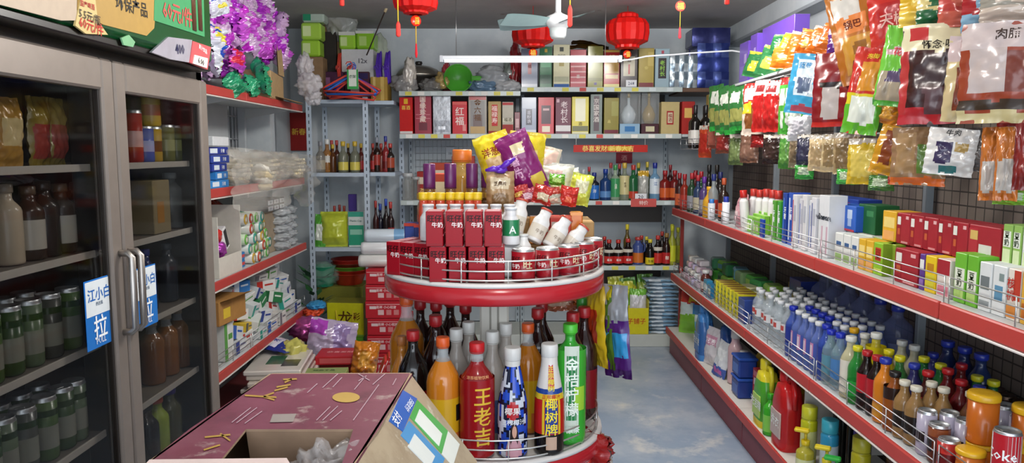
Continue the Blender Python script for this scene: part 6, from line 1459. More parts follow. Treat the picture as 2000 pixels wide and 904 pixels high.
# cartons behind
place(carton(.052, .05, .135, '#2a3a78', (('F', .1, .9, .1, .9, '#33468a'), ('R', .1, .5, .3, .7, '#d8d8e0'), ('F', 0, 1, .93, 1, '#b03a2a')), (), 'card'), 'drink_carton', 'blue and red carton behind the wrapped milk pack, nearer the red cartons', 'carton', (Xf(810, 2.30, 1.28), 2.30, z1), R(-10))
place(carton(.05, .05, .135, '#26346c', (('F', .3, .9, .4, .8, '#c8ccd8'), ('F', 0, 1, .93, 1, '#b03a2a')), (), 'card'), 'drink_carton', 'blue carton with white panel behind the wrapped milk pack', 'carton', (Xf(829, 2.26, 1.28), 2.262, z1), R(-12))
# purple-necked juice bottles and yellow caps
pz = 1.235
b = MB(); b.rbox(-.15, .06, -.10, .10, 0, .03, M('#9c2a2a', 'card'), .004); o = link(bpy.data.objects.new('carton_tray', b.mesh('carton_tray'))); o.location = (Xf(893, 2.38, 1.22), 2.38, z1); tag(o, 'red carton tray under the purple-necked bottles', 'tray')
pb = bottle(.275, .040, '#7a5426', '#5c1d56', 'liquid', neck=.44, shoulder=.50, caph=.27, capr=.48, label=(.1, .42, '#a8342c'), seg=20, neckz=.68, bands=((.60, .66, '#b08a3a'),))
for i, (px, Y) in enumerate(((839, 2.34), (880, 2.36), (922, 2.38), (951, 2.42))):
    place(pb, 'juice_bottle', 'juice bottle with a tall purple foil neck, %s from the blue cartons' % ORD[i], 'juice bottle', (Xf(px, Y, 1.4), Y, pz), 0, 'purple-necked bottles on the stand')
yb = bottle(.19, .030, '#b9442c', '#d8b41f', 'liquid', neck=.62, shoulder=.72, caph=.09, capr=.8, seg=16, neckz=.84)
for i, px in enumerate((827, 843, 860, 880, 897, 917, 932)):
    Y = 2.215 + .002 * (i % 2)
    place(yb, 'yoghurt_bottle', 'short bottle with a yellow cap in the row before the purple necks, %s from the blue cartons' % ORD[i], 'bottle', (Xf(px, Y, 1.4), Y, z1 + .003), 0, 'yellow-capped bottles on the stand') if False else place(bottle(.230, .0155, '#b9442c', '#d8b41f', 'liquid', neck=.86, shoulder=.74, caph=.08, capr=.98, seg=14, neckz=.84), 'yoghurt_bottle', 'short slim bottle with yellow cap before the purple necks, %s from the blue cartons' % ORD[i], 'bottle', (Xf(px, Y, 1.4), Y, z1 + .003), 0, 'yellow-capped bottles on the stand')
place(bottle(.36, .045, '#c9a040', '#d8742a', 'tint', neck=.62, shoulder=.72, caph=.1, label=(.2, .6, '#c8b03a'), seg=20), 'oil_bottle', 'big amber bottle with an orange cap behind the purple-necked bottles', 'bottle', (Xf(903, 2.52, 1.4), 2.52, z1 + .001))
for i, (px, yt, c) in enumerate(((865, 330, '#b5452c'), (893, 335, '#a83a2a'))):
    Y = 2.50; h = Zf(yt + 10, Y) - z1
    place(carton(.07, .05, round(h, 3), c, (('F', .1, .9, .6, .9, '#d8c8a0'),), ()), 'drink_carton', 'red carton between the purple-necked bottles, %s' % ['nearer the jars', 'under the orange cap'][i], 'carton', (Xf(px, Y, 1.4), Y + .05 + .0 * i, z1 + .001)) if i == 0 else None
# snack bags heaped at the far side
b = MB(); b.rbox(-.12, .21, -.075, .11, 0, .135, M('#a8885c', 'kraft'), .004); o = link(bpy.data.objects.new('display_carton', b.mesh('display_carton'))); o.location = (Xf(1030, 2.42, 1.25), 2.41, z1); tag(o, 'kraft carton under the puffed snack bags on the stand', 'carton')
bz = z1 + .136
def snack(px, ybot, ytop, Y, w, col, rg, tx, rot, lab, t=.06, sd=1, name='snack_bag', tilt=0, curl=0):
    p = atY(px, ybot, Y); h = Zf(ytop, Y) - p.z; h /= max(.5, math.cos(R(rot)))
    return place(pouch(w, round(h, 3), t, col, rg, tx, sd, curl=curl), name, lab, 'snack bag', p, (R(tilt), R(rot), 0), 'snack bags on the round stand')
snack(990, 372, 262, 2.40, .115, '#d8bd1e', ((.2, .9, .25, .6, '#c9a36a'), (0, 1, .88, 1, '#e2ca2a')), (('洋葱', .4, .7, .03, '#8a2a1a'),), -18, 'big yellow puffed snack bag leaning toward the fridge, top of the stand', .07, 3)
snack(1046, 380, 262, 2.37, .11, '#7c1d62', ((.35, .75, .66, .82, '#d8c9a0'), (.55, .95, .12, .28, '#cdb84a'), (0, 1, .9, 1, '#8c2a70')), (('薯片', .3, .5, .035, '#d8a8c8', True),), -24, 'purple snack bag with pale discs leaning across the yellow bag', .07, 5)
snack(1020, 372, 258, 2.47, .12, '#d9c32a', ((.3, .8, .3, .7, '#e2d26a'),), (), 6, 'yellow snack bag behind the purple one', .06, 8)
snack(1046, 370, 285, 2.53, .11, '#cfc4b0', ((.1, .9, .5, .95, '#d8b8a8'), (.3, .7, .3, .5, '#c03a30')), (), 14, 'white and pink snack bag behind the purple one', .07, 11)
place(pouch(.085, .125, .06, '#a58560', ((.15, .85, .55, .85, '#c9b89a'), (.2, .8, .15, .45, '#7c6040')), (('芝麻片', .5, .7, .014, '#4a3018'),), 14), 'sesame_pack', 'brown wrapped sesame pack tied with a purple ribbon', 'snack bag', (Xf(977, 2.24, 1.4), 2.265, z1 + .17), (R(-3), 0, 0), 'snack bags on the round stand')
o = [c for c in bpy.data.objects if c.name.startswith('sesame_pack')][0]
b = MB(); b.blob(.02, .012, .012, M('#5a22b0', 'pouch'), .3, 3, 4, 2, mat=Matrix.Translation((0, -.01, .13)))
for q in (-1, 1): b.tube([(0, -.012, .13), (q * .02, -.02, .14 + .008 * q), (q * .045, -.015, .145 + .018 * q)], [.008, .01, .004], M('#5a22b0', 'pouch'), 7)
part('ribbon', b, o)
b = MB(); b.rbox(-.045, .045, -.035, .035, 0, .168, M('#8a6a4a', 'kraft'), .004); o = link(bpy.data.objects.new('display_carton', b.mesh('display_carton'))); o.location = (Xf(977, 2.25, 1.3), 2.268, z1); tag(o, 'small kraft carton under the sesame pack', 'carton')
for i, (px, yb, yt, Y, w, t_, c, rg, lab) in enumerate(((1078, 385, 318, 2.50, .12, .07, '#d2d0c4', ((.2, .8, .2, .5, '#c8cc8a'), (.3, .7, .6, .8, '#c8a8a0')), 'white puffed snack bag behind the red candy bags'), (1104, 390, 330, 2.52, .11, .07, '#d4d6c8', ((.1, .9, .1, .4, '#c9cf6a'),), 'white and pale yellow snack bag at the far rim'), (1127, 400, 340, 2.45, .07, .05, '#c3c94a', ((.2, .8, .4, .8, '#d8d8b0'),), 'pale lime snack bag at the far rim'), (1018, 392, 362, 2.29, .055, .03, '#a82a2a', ((.2, .8, .3, .6, '#d0a04a'),), 'red candy bag at the foot of the purple snack bag'), (1056, 398, 362, 2.27, .06, .035, '#b02a24', ((.2, .8, .2, .6, '#c8b89a'),), 'red and beige candy bag beside the white puffed bag'), (1080, 400, 366, 2.275, .055, .03, '#a8a490', ((.0, 1, .6, 1, '#a83a2a'), (.2, .8, .2, .4, '#c9a890')), 'striped candy bag above the red boxes'), (1107, 402, 364, 2.28, .055, .035, '#bb281f', ((.3, .7, .2, .5, '#d86a4a'),), 'bright red candy bag near the orange box'), (1087, 362, 340, 2.36, .05, .03, '#62a82a', ((.2, .8, .3, .7, '#a8c870'),), 'lime green candy bag under the white puffed bag'), (1036, 396, 368, 2.285, .05, .03, '#a03a48', ((.2, .8, .3, .7, '#c8a0a8'),), 'pinkish candy bag beside the sesame pack'))):
    snack(px, yb, yt, Y, w, c, rg, (), [8, -6, 12, -10, 14, -8, 10, 4, -16][i], lab, t_, 130 + i, 'candy_bag')
for i, px in enumerate((1063, 1084, 1104)):
    Y = 2.285; p = atY(px, 448, Y)
    place(carton(.031, .045, .088, '#b83c34', (('F', .1, .9, .45, .8, ['#b8b4a8', '#b8aca4', '#c8564a'][i]), ('F', 0, 1, .93, 1, '#c85a4a')), (), 'card', .001), 'candy_box', 'small red box above the cans, %s from the tipped bottles' % ORD[i], 'box', (p.x, Y, z1 + .07), 0, 'small red boxes on the stand')
b = MB(); b.rbox(-.10, .07, -.03, .03, 0, .069, M('#96764e', 'kraft'), .004); o = link(bpy.data.objects.new('display_carton', b.mesh('display_carton'))); o.location = (Xf(1090, 2.285, 1.25), 2.29, z1); tag(o, 'low kraft carton under the small red boxes', 'carton')
place(carton(.038, .045, .10, '#c9702c', (('F', 0, 1, .9, 1, '#d88a3a'),), (), 'gloss', .004), 'candy_box', 'plain orange box at the far end of the small red boxes', 'box', (Xf(1125, 2.285, 1.35), 2.285, z1 + .07), 0)
place(carton(.035, .045, .085, '#c9823a', (('F', .2, .8, .3, .7, '#a83a2a'),), (), 'gloss', .003), 'candy_box', 'orange-red box between tipped bottles and small red boxes', 'box', (Xf(1045, 2.30, 1.35), 2.30, z1 + .07), 0)

# ---- lower tier: big bottles
z2 = T2 + .0035
def big(px, Y, lab, spec, name='soda_bottle', rot=0, grp='big bottles on the lower tier'):
    return place(spec, name, lab, 'bottle', (Xf(px, Y, .85), Y, z2), rot, grp)
oj = bottle(.335, .048, '#c9781c', '#d8581f', 'liquid', neck=.32, shoulder=.62, caph=.075, capr=.40, label=(.06, .50, '#d2a21c'), seg=26, fill=.80, neckz=.86, bands=((.30, .44, '#1c1a18', .9, 1.3), (.06, .2, '#c8682a', .2, 1.6)))
cola = bottle(.335, .046, '#120c0b', '#b01c22', 'liquid', neck=.32, shoulder=.62, caph=.075, capr=.42, label=(.12, .48, '#a3161e'), seg=24, neckz=.86, texts=(('可口', .3, .04, '#f0e0e0', .5),))
wlj = bottle(.325, .049, '#8f1418', '#c01c22', 'liquid', neck=.36, shoulder=.66, caph=.075, capr=.44, label=(.03, .70, '#98141a'), texts=(('王老吉', .38, .056, '#e2b83a', .38, True), ('凉茶植物饮料', .73, .011, '#d89a6a', .1)), seg=28, neckz=.84, fill=.9)
big(932, 1.995 + .035, 'big red herbal tea bottle with gold vertical writing', wlj)
big(866, 2.05, 'orange juice bottle with orange cap and yellow label, nearest the maroon carton flap', oj)
big(808, 2.13, 'cola bottle with red cap behind the maroon carton corner', cola)
big(786, 2.20, 'small orange soda bottle with pale cap at the rim by the red cartons', bottle(.30, .036, '#b97426', '#b06a34', 'liquid', neck=.34, shoulder=.58, caph=.08, label=(.1, .35, '#a06a3a'), seg=20, neckz=.84))
big(796, 2.33, 'tall orange juice bottle at the back by the red cartons', bottle(.40, .055, '#b9701c', '#d8581f', 'liquid', neck=.32, shoulder=.62, caph=.07, capr=.40, label=(.06, .45, '#b98a1c'), seg=22, fill=.80, neckz=.86))
big(1031, 2.22, 'orange juice bottle behind the blue and white coconut bottles', oj)
# blue coconut bottle: a cone with a wavy blue and dark pattern
def coconut(h, r, cols, capc, texts, bands, figure):
    prof = [(r * .85, 0), (r, h * .02), (r, h * .34), (r * .96, h * .5), (r * .72, h * .68), (r * .52, h * .82), (r * .48, h * .84), (r * .52, h * .85), (r * .52, h * .90)]
    b = MB(); nu, nv = 30, 40
    def rad(z):
        for (r0, z0), (r1, z1_) in zip(prof, prof[1:]):
            if z0 <= z <= z1_: return r0 + (r1 - r0) * (z - z0) / max(1e-6, z1_ - z0)
        return prof[-1][0]
    def mt(u, v):
        n = noise.noise(Vector((math.cos(u * 2 * PI) * 1.6, math.sin(u * 2 * PI) * 1.6, v * 5)) * 1.6)
        if v > .93: return M('#d4d2cc', 'plastic')
        if len(cols) == 1: return M(cols[0], 'gloss')
        return M(cols[0] if n > .18 else (cols[1] if n > -.12 else cols[2]), 'gloss')
    b.grid(lambda u, v: Vector((rad(v * h * .9) * math.sin(u * 2 * PI), -rad(v * h * .9) * math.cos(u * 2 * PI), v * h * .9)), nu, nv, mt)
    spec = [('bottle_body', b.mesh('bottle_body'))]
    c = MB(); c.lathe([(r * .54, h * .885), (r * .56, h * .89), (r * .56, h * .985), (r * .5, h)], M(capc, 'plastic'), 20); spec.append(('cap', c.mesh('cap')))
    l = MB()
    for q in bands:
        a0, a1 = q[3], q[4]
        l.grid(lambda u, v: Vector(((rad((q[0] + (q[1] - q[0]) * v) * h) + .0012 + q[5] * .0003) * math.sin(a0 + (a1 - a0) * u), -(rad((q[0] + (q[1] - q[0]) * v) * h) + .0012 + q[5] * .0003) * math.cos(a0 + (a1 - a0) * u), (q[0] + (q[1] - q[0]) * v) * h)), 12, 6, M(q[2], 'gloss'))
    spec.append(('label', l.mesh('label')))
    t = MB()
    for q in texts:
        rr = rad(q[1] * h)
        t.text(q[0], q[2], M(q[3]), vertical=len(q) > 5 and q[5], fn=lambda x, z: Vector(((rad(q[1] * h + z) + .003) * math.sin(q[4] + x / rr), -(rad(q[1] * h + z) + .003) * math.cos(q[4] + x / rr), q[1] * h + z)))
    spec.append(('lettering', t.mesh('lettering')))
    if figure:
        f = MB()
        def on(u0, u1, z0, z1_, col, k, sh):
            f.grid(lambda u, v: Vector(((r + .0022 + k * .0004) * math.sin((u0 + (u1 - u0) * (.5 + (u - .5) * sh(v)))), -(r + .0022 + k * .0004) * math.cos((u0 + (u1 - u0) * (.5 + (u - .5) * sh(v)))), z0 + (z1_ - z0) * v)), 10, 12, M(col, 'card'))
        dome = lambda v: max(.02, (1 - v ** 3)) ** .5
        el = lambda v: max(.03, 1 - (2 * v - 1) ** 2) ** .5
        on(-.42, .62, h * .03, h * .2, '#c9929c', 0, dome); on(-.16, .36, h * .08, h * .34, '#2a1c1a', 1, el); on(-.02, .26, h * .2, h * .315, '#d2a08a', 2, el); on(-.16, .36, h * .015, h * .19, '#cc98a2', 3, dome)
        spec.append(('printed_figure', f.mesh('printed_figure')))
    return spec
el9 = [(.36 + .0, .50, '#b8262c', -.30, .34, 1)]
place(coconut(.310, .043, ('#1f48b8', '#0f1530', '#c9cfdc'), '#d2d0cc', (('椰果', .445, .022, '#f0e8e4', .02), ('生榨椰汁', .345, .017, '#eef0f4', .05)), ((.385, .505, '#b8262c', -.36, .40, 1), (.36, .53, '#b8262c', -.16, .2, 0)), True), 'coconut_drink_bottle', 'blue and black patterned coconut drink bottle with a printed woman in pink', 'bottle', (Xf(1001, 2.035, .85), 2.035, z2), 0, 'big bottles on the lower tier')
place(coconut(.315, .043, ('#16110f',), '#d6d4d0', (('正宗椰树', .70, .017, '#e8d23a', .0, True), ('正宗椰汁', .545, .013, '#c02a20', .0), ('椰树牌', .365, .036, '#f0d83a', .0, True)), ((.60, .90, '#d8d2cc', -PI, PI, 0), (.62, .84, '#b8201c', -.26, .26, 1), (.565, .61, '#1f3f8c', -PI, PI, 2), (.515, .565, '#d8b82a', -PI, PI, 2), (.2, .515, '#b81f1a', -1.5, 1.5, 1), (.21, .51, '#1d3a8c', -.42, .42, 2), (.2, .515, '#d8b82a', -.62, -.46, 3), (.2, .515, '#d8b82a', .46, .62, 3), (.06, .18, '#c0a08a', -.35, .35, 2)), False), 'coconut_milk_bottle', 'black, red and yellow coconut milk bottle with a white neck', 'bottle', (Xf(1073, 2.05, .85), 2.055, z2), R(6), 'big bottles on the lower tier')
big(1113, 2.13, 'bright green lemon drink bottle with a green cap', bottle(.355, .047, '#2f9a2c', '#4ab832', 'liquid', neck=.32, shoulder=.74, caph=.07, capr=.46, label=(.06, .80, '#3aa233'), texts=(('金桔柠檬', .50, .043, '#e8f0e4', .05, True), ('柠檬茶', .14, .022, '#e8f0e4', -.1)), seg=26, neckz=.87, bands=((.12, .84, '#c9d2c4', -.42, .5), (.22, .76, '#1f7a3c', -.28, .34), (.3, .5, '#9ac83a', .2, .95))))
white = bottle(.33, .040, '#c9bfb4', '#d8d6d0', 'tint', neck=.40, shoulder=.58, caph=.10, capr=.50, label=(.1, .4, '#4a5a86'), seg=18, neckz=.84)
for i, (px, Y, lab) in enumerate(((892, 2.17, 'white-capped drink bottle between orange juice and red herbal tea'), (916, 2.26, 'white-capped drink bottle behind the red herbal tea cap'), (962, 2.14, 'white-capped drink bottle between red herbal tea and blue coconut'), (988, 2.24, 'white-capped drink bottle in front of the centre post'))):
    big(px, Y, lab, white)
red2 = bottle(.36, .044, '#2a1210', '#a81c22', 'liquid', neck=.32, shoulder=.6, caph=.08, capr=.46, label=(.1, .45, '#7a161c'), seg=18, neckz=.84)
for i, (px, Y, lab) in enumerate(((822, 2.46, 'red-capped bottle at the very back by the red cartons'), (853, 2.44, 'red-capped bottle at the back, second by the red cartons'), (880, 2.50, 'red-capped bottle at the back, third along'), (910, 2.40, 'red-capped bottle at the back before the centre post'), (852, 2.22, 'red-capped dark bottle right behind the orange juice'), (1058, 2.42, 'dark cola bottle with red cap past the centre post'), (1050, 2.32, 'dark cola bottle with red cap behind the third orange juice'), (1118, 2.26, 'red-capped bottle behind the green lemon drink'), (1140, 2.34, 'red-labelled bottle at the rim behind the green lemon drink'))):
    big(px, Y, lab, red2)
for i, (px, py, Y, rx, rz, cols, lab) in enumerate(((1095, 605, 2.48, .06, .05, ('#c98a6a', '#d8b8a0', '#b86a4a'), 'peach-coloured wrapped pack behind the green cap'), (1132, 590, 2.46, .04, .06, ('#c8703a', '#d89a6a', '#b85a2a'), 'orange packet hanging at the back of the lower tier'), (1090, 580, 2.52, .05, .03, ('#8a2a2c', '#c87a7a', '#6a2024'), 'bag of dark red sweets under the upper tier'))):
    place(crinkle(i + 60, cols, (rx, .04, rz)), 'wrapped_pack', lab, 'wrapped pack', atY(px, py, Y), (0, 0, i), 'packs at the back of the lower tier')
big(1136, 2.42, 'amber bottle with a green cap at the back of the lower tier', bottle(.375, .04, '#6a4a20', '#3a9a3a', 'liquid', neck=.4, shoulder=.6, caph=.08, seg=16))
# bags hung from the upper tier on the aisle side
def hung(px, y0, y1, Y, w, col, rg, tx, rz, lab, sd, t=.03):
    p = atY(px, y1, Y); h = Zf(y0, Y) - p.z
    return place(pouch(w, round(h, 3), t, col, rg, tx, sd, curl=.06), 'snack_bag', lab, 'snack bag', p, (R(2), R(-3), R(rz)), 'snack bags hung from the upper tier')
hung(1168, 556, 715, 2.34, .10, '#c9a51f', ((.25, .75, .3, .7, '#b83a1c'), (.0, 1, .0, .12, '#d2b42a')), (), -62, 'yellow snack bag hung edge-on from the upper tier', 4)
hung(1186, 556, 718, 2.36, .09, '#4a6a24', ((.2, .8, .2, .6, '#33501c'), (0, 1, .85, 1, '#a8a020')), (), -66, 'dark green snack bag hung behind the yellow one', 5)
hung(1207, 556, 738, 2.33, .10, '#8a8c92', ((0, 1, 0, .62, '#4a1f6a'), (.1, .95, .25, .5, '#2f8ac0'), (0, 1, 0, .1, '#3a1a56')), (), -40, 'silver, purple and blue snack bag hung outermost from the upper tier', 6)
for i, (px, py, r) in enumerate(((1120, 897, .05), (1165, 893, .05))):
    Y = 2.20 + .1 * (i == 2); p = atY(px, py, Y)
    place(crinkle(70 + i, [('#b02420', '#c8342c', '#8a1a1a'), ('#c0281f', '#d8cfc8', '#a02020'), ('#2f8a6a', '#3a9a78', '#a8a8a0')][i], (.06, .05, r)), 'wrapped_pack', ['red crinkled packet under the lower tier', 'red and white crinkled packet under the lower tier by the aisle', 'green packet low beside the aisle'][i], 'wrapped pack', (p.x, Y, p.z - .02), (0, 0, i * 2))
# ================================================================ goods on the long wall shelving
W = R(-90)
def sh(px, z, X=1.29): return Yf(px, X, z)
def shelf_box(y, X, z, w, d, h, col, lab, prints=(), texts=(), kind='gloss', name='drink_carton', cat='carton', grp=None, rot=0, bev=.002):
    return place(carton(w, d, h, col, tuple(prints), tuple(texts), kind, bev), name, lab, cat, (X + d / 2, y, z + .0008), W + R(rot), grp)
# ---- upper shelf, far end: spirits
z = SZ[0]
far = [(1326, 1.25, 338, '#3a1a18', '#9a2028'), (1356, 1.34, 336, '#4a1a1a', '#9a2028'), (1336, 1.26, 340, '#8a2a1c', '#a02028'), (1350, 1.27, 338, '#24402a', '#a8242c'), (1357, 1.38, 333, '#1a1a1a', '#7a1a20'), (1362, 1.28, 342, '#2a3a5a', '#a8242c'), (1368, 1.36, 335, '#1f4a30', '#a8242c'), (1374, 1.27, 345, '#4a3a6a', '#5a2a8a'), (1383, 1.38, 322, '#15130f', '#1a1a1a'), (1398, 1.40, 322, '#15130f', '#1f1a18'), (1392, 1.29, 340, '#8f9698', '#1f2a6a'), (1405, 1.36, 336, '#1c1a18', '#20285a'), (1412, 1.30, 348, '#2a1c16', '#a84a2a')]
for i, (px, X, yt, c, cp) in enumerate(far):
    y = sh(px, z, X); h = max(.16, Zf(yt, y) - z)
    nm = {'#9a2028': 'red', '#a02028': 'red', '#a8242c': 'red', '#8a1a22': 'maroon', '#7a1a20': 'maroon', '#5a2a8a': 'purple', '#1a1a1a': 'black', '#1f1a18': 'black', '#1f2a6a': 'navy', '#20285a': 'navy', '#a84a2a': 'copper'}[cp]
    place(bottle(round(h, 3), .032, c, cp, 'gloss' if c != '#8f9698' else 'tint', neck=.38, shoulder=.58, caph=.14, capr=.46, label=(.1, .42, ['#c05a34', '#b0a890', '#a83a30', '#8a8a90'][i % 4]), seg=14, neckz=.74), 'spirits_bottle', '%s-capped spirits bottle at the far end of the upper shelf, %s from the corner' % (nm, ORD[i]), 'spirits bottle', (X, y, z + .001), W, 'spirits at the corner end')
y = sh(1379, z, 1.27); t = place(bottle(.20, .042, '#c9972a', '#d8a020', 'gloss', neck=.4, shoulder=.5, caph=.1, seg=16), 'oil_jug', 'amber-yellow jug with a loop handle among the corner spirits', 'jug', (1.275, y - .05, z + .001), W)
b = MB(); b.tube([(.02, 0, .17), (.05, 0, .165), (.055, 0, .11), (.04, 0, .09)], .006, M('#d8a020', 'plastic'), 6); part('handle', b, t)
# creams and tubes
for i, (px, X, h, c, cp, lab, rt) in enumerate(((1417, 1.265, .16, '#d6d8dc', '#2a3a9a', 'white cream bottle with blue cap standing at the shelf edge', 0), (1389, 1.25, .13, '#c8ccd2', '#3a7ac0', 'small white tube with a blue cap near the corner spirits', 0))):
    place(bottle(h, .022, c, cp, 'gloss', neck=.6, shoulder=.8, caph=.22, seg=14), 'cream_bottle', lab, 'cream bottle', (X, sh(px, z, X), z + .001), W)
place(pouch(.12, .20, .05, '#c98f98', ((.2, .8, .2, .6, '#d8a8ae'),), (('洁面', .5, .4, .03, '#f0e0e0'),), 4), 'refill_pouch', 'pink refill pouch leaning beside the white blue-capped cream', 'pouch', (1.27, sh(1445, z, 1.28), z + .001), (R(-8), R(6), W))
for i, (px, X, h, cp, lab) in enumerate(((1456, 1.26, .22, '#b8241f', 'white tube with red cap leaning at the shelf edge beside the pink pouch'), (1470, 1.34, .22, '#b8342c', 'red-capped white tube, first of the row behind the green bottles'), (1482, 1.34, .22, '#b8342c', 'red-capped white tube, second of the row behind the green bottles'), (1495, 1.34, .23, '#b8342c', 'red-capped white tube, third of the row behind the green bottles'), (1507, 1.34, .23, '#b8342c', 'red-capped white tube, fourth of the row behind the green bottles'), (1518, 1.34, .23, '#b8342c', 'red-capped white tube, fifth of the row behind the green bottles'))):
    place(bottle(h, .024, '#d8d6d4', cp, 'gloss', neck=.72, shoulder=.72, caph=.17, capr=.8, seg=14), 'cream_tube', lab, 'cream tube', (X, sh(px, z, X), z + .001), (R(5) if i == 0 else 0, 0, W), 'red-capped cream tubes')
n = 0
for c in range(4):
    for r in range(3):
        y = sh(1466, z) - .045 - c * .047
        shelf_box(y, 1.262 + .03 * r, z, .042, .028, .085 + .012 * r, '#79b83c', 'lime green soap box below the red-capped tubes, %s row, %s from the far end' % (ORD[r], ORD[c]), (('F', .1, .9, .2, .6, '#c8dca0'), ('T', .1, .9, .1, .9, '#a8d070')), (), name='soap_box', cat='box', grp='lime green soap boxes'); n += 1
shelf_box(sh(1491, z, 1.26) , 1.248, z, .05, .012, .09, '#2444a8', 'small blue box standing at the shelf edge before the lime soap boxes', (('F', .2, .8, .3, .7, '#4a6ac8'),), (), name='small_box', cat='box')
for i, (px, X, h, c, c2, lab) in enumerate(((1509, 1.27, .19, '#5aa03a', '#d8e2c8', 'green and white toothpaste box standing upright, first'), (1519, 1.275, .19, '#3f9a3a', '#d2ddc8', 'green toothpaste box standing upright, second'), (1530, 1.27, .235, '#1f3f94', '#3a6ac0', 'dark blue toothpaste box standing upright, first'), (1541, 1.27, .24, '#2a4fae', '#c8d4e8', 'royal blue toothpaste box with white writing, second'))):
    shelf_box(sh(px, z, X), X, z, .052 if i > 1 else .04, .08, h, c, lab, (('F', .15, .4, .1, .9, c2),), (('F', '牙膏', .65, .6, .03, '#e8eef4', True),), name='toothpaste_box', cat='box', grp='toothpaste boxes on end')
for i, px in enumerate((1552, 1561, 1571, 1580, 1589)):
    c = ['#d2d2d4', '#c9c9d0', '#d6d6d6', '#cdcfd4', '#d4d4d8'][i]
    shelf_box(sh(px, z, 1.27), 1.262 + .01 * (i % 2), z, .046, .07, [.235, .22, .24, .22, .235][i], c, 'white toothbrush pack standing on end, %s from the royal blue box' % ORD[i], (('F', .1, .25, .1, .9, ['#b84a4a', '#5a6aa8', '#9a9aa8', '#7a8ac0', '#3a4a88'][i]), ('F', .4, .9, .5, .8, '#aeb2bc')), (), name='toothbrush_pack', cat='pack', grp='white toothbrush packs')
for i, px in enumerate((1603, 1612)):
    shelf_box(sh(px, z, 1.27), 1.265, z, .048, .075, .25, '#d8dadc', 'white upright box with black brand writing, %s of two' % ORD[i], (('F', .6, .9, .05, .5, '#c8a8b4'),), (('F', 'Dencare', .35, .65, .035, '#1c2430'),), name='toothpaste_box', cat='box', grp='white toothpaste boxes')
# cartons of milk and plant drinks: lower front row (px0, px1, ytop) then upper row
def mcarton(px0, px1, X, z, h, col, lab, prints=(), texts=(), d=.06, sd=None):
    y0, y1 = Yf(px1, X, z), Yf(px0, X, z)
    return shelf_box((y0 + y1) / 2, X, z, round(y1 - y0 - .002, 3), d, h, col, lab, prints, texts, 'card', 'milk_carton', 'carton', 'drink cartons on the upper wall shelf')
H1 = .112
wh = (('F', .1, .9, .05, .3, '#8aa86a'), ('F', .2, .8, .55, .72, '#3a5a88'), ('T', .05, .95, .05, .95, '#c8ccc4'))
ye = (('F', .1, .9, .45, .8, '#e0c878'), ('F', .1, .9, .05, .35, '#d8a060'))
gr_ = (('F', .2, .8, .45, .85, '#b83a2a'), ('F', .1, .9, .1, .2, '#d8e070'), ('R', 0, 1, 0, 1, '#7a9a28'))
rd_ = (('F', .0, .30, .05, .95, '#8f1f2a'), ('F', .04, .3, .62, .88, '#d8d8d0'), ('F', .08, .26, .3, .5, '#b85a34'), ('F', .4, .9, .04, .1, '#c88a8a'), ('F', .7, .9, .82, .92, '#d8a8a8'))
LOWR = [(1629, 1644, '#d4d6d2', wh, (), 'white milk carton with blue swirl, front row, first'), (1645, 1659, '#d4d6d2', wh, (), 'white milk carton with blue swirl, front row, second'), (1660, 1674, '#d4d6d2', wh, (), 'white milk carton with blue swirl, front row, third'),
 (1675, 1688, '#d2a62c', ye, (), 'yellow juice carton, front row, first'), (1689, 1703, '#d2a62c', ye, (), 'yellow juice carton, front row, second'), (1704, 1722, '#86b42c', gr_, (('F', '豆', .5, .65, .04, '#8a2a1a'),), 'lime green soy carton with red writing'),
 (1746, 1790, '#9c2730', rd_, (), 'dark red yoghurt carton in the front row'), (1793, 1803, '#5a3a86', (('F', .1, .9, .6, .85, '#d8d8d8'), ('F', .1, .9, .1, .3, '#8a6ab0')), (), 'slim purple and white carton'),
 (1804, 1825, '#d8b81f', (('F', .1, .9, .1, .5, '#c8c03a'), ('F', .2, .8, .6, .8, '#b07a1a')), (), 'bright yellow carton in the front row'), (1827, 1853, '#d2c8c0', (('F', .0, .95, .6, .98, '#9c2730'), ('F', .1, .9, .05, .3, '#c87a8a')), (), 'red-topped white carton beside the bright yellow one'),
 (1860, 1882, '#6aae34', (('F', .08, .92, .30, .7, '#d8dccc'), ('F', .1, .9, .08, .28, '#a8c870')), (('F', '豆奶', .5, .5, .025, '#2a3a1a', True),), 'green soy milk carton, front row, first of two'), (1884, 1905, '#66aa30', (('F', .08, .92, .30, .7, '#d8dccc'), ('F', .1, .9, .08, .28, '#a8c870')), (('F', '豆奶', .5, .5, .025, '#2a3a1a', True),), 'green soy milk carton, front row, second of two'),
 (1908, 1932, '#d0d4d4', (('F', .15, .85, .45, .72, '#6a7274'), ('F', .1, .9, .08, .22, '#8a9294')), (), 'white carton with a grey printed panel'), (1934, 1960, '#d2d6d6', (('F', .2, .8, .3, .6, '#5a8aa8'), ('F', .5, .85, .7, .85, '#7a8a88')), (), 'white carton with a blue water drop'),
 (1963, 1988, '#d8d0c4', (('F', .5, 1, .4, .98, '#b03a2a'), ('F', .0, .8, .05, .3, '#c8803a')), (('F', '核桃', .3, .6, .03, '#b02a20', True),), 'white and red walnut carton'), (1990, 2016, '#d2a23a', (('F', .1, .9, .1, .4, '#b86a2a'),), (), 'golden carton at the near edge of the shelf')]
for i, (a, c, col, pr, tx, lab) in enumerate(LOWR):
    mcarton(a, c, 1.27, z, H1 + (.03 if 1860 <= a else 0) - (.01 if a > 1900 else 0), col, lab, pr, tx)
for i, (a, c) in enumerate(((1629, 1650), (1651, 1674), (1675, 1700), (1703, 1738))):
    mcarton(a, c, 1.34, z, H1, ['#cfd2cc', '#cfd2cc', '#c8ccc0', '#8aa040'][i], 'pale carton in the second row behind the white and yellow cartons, %s' % ORD[i], wh, (), .09)
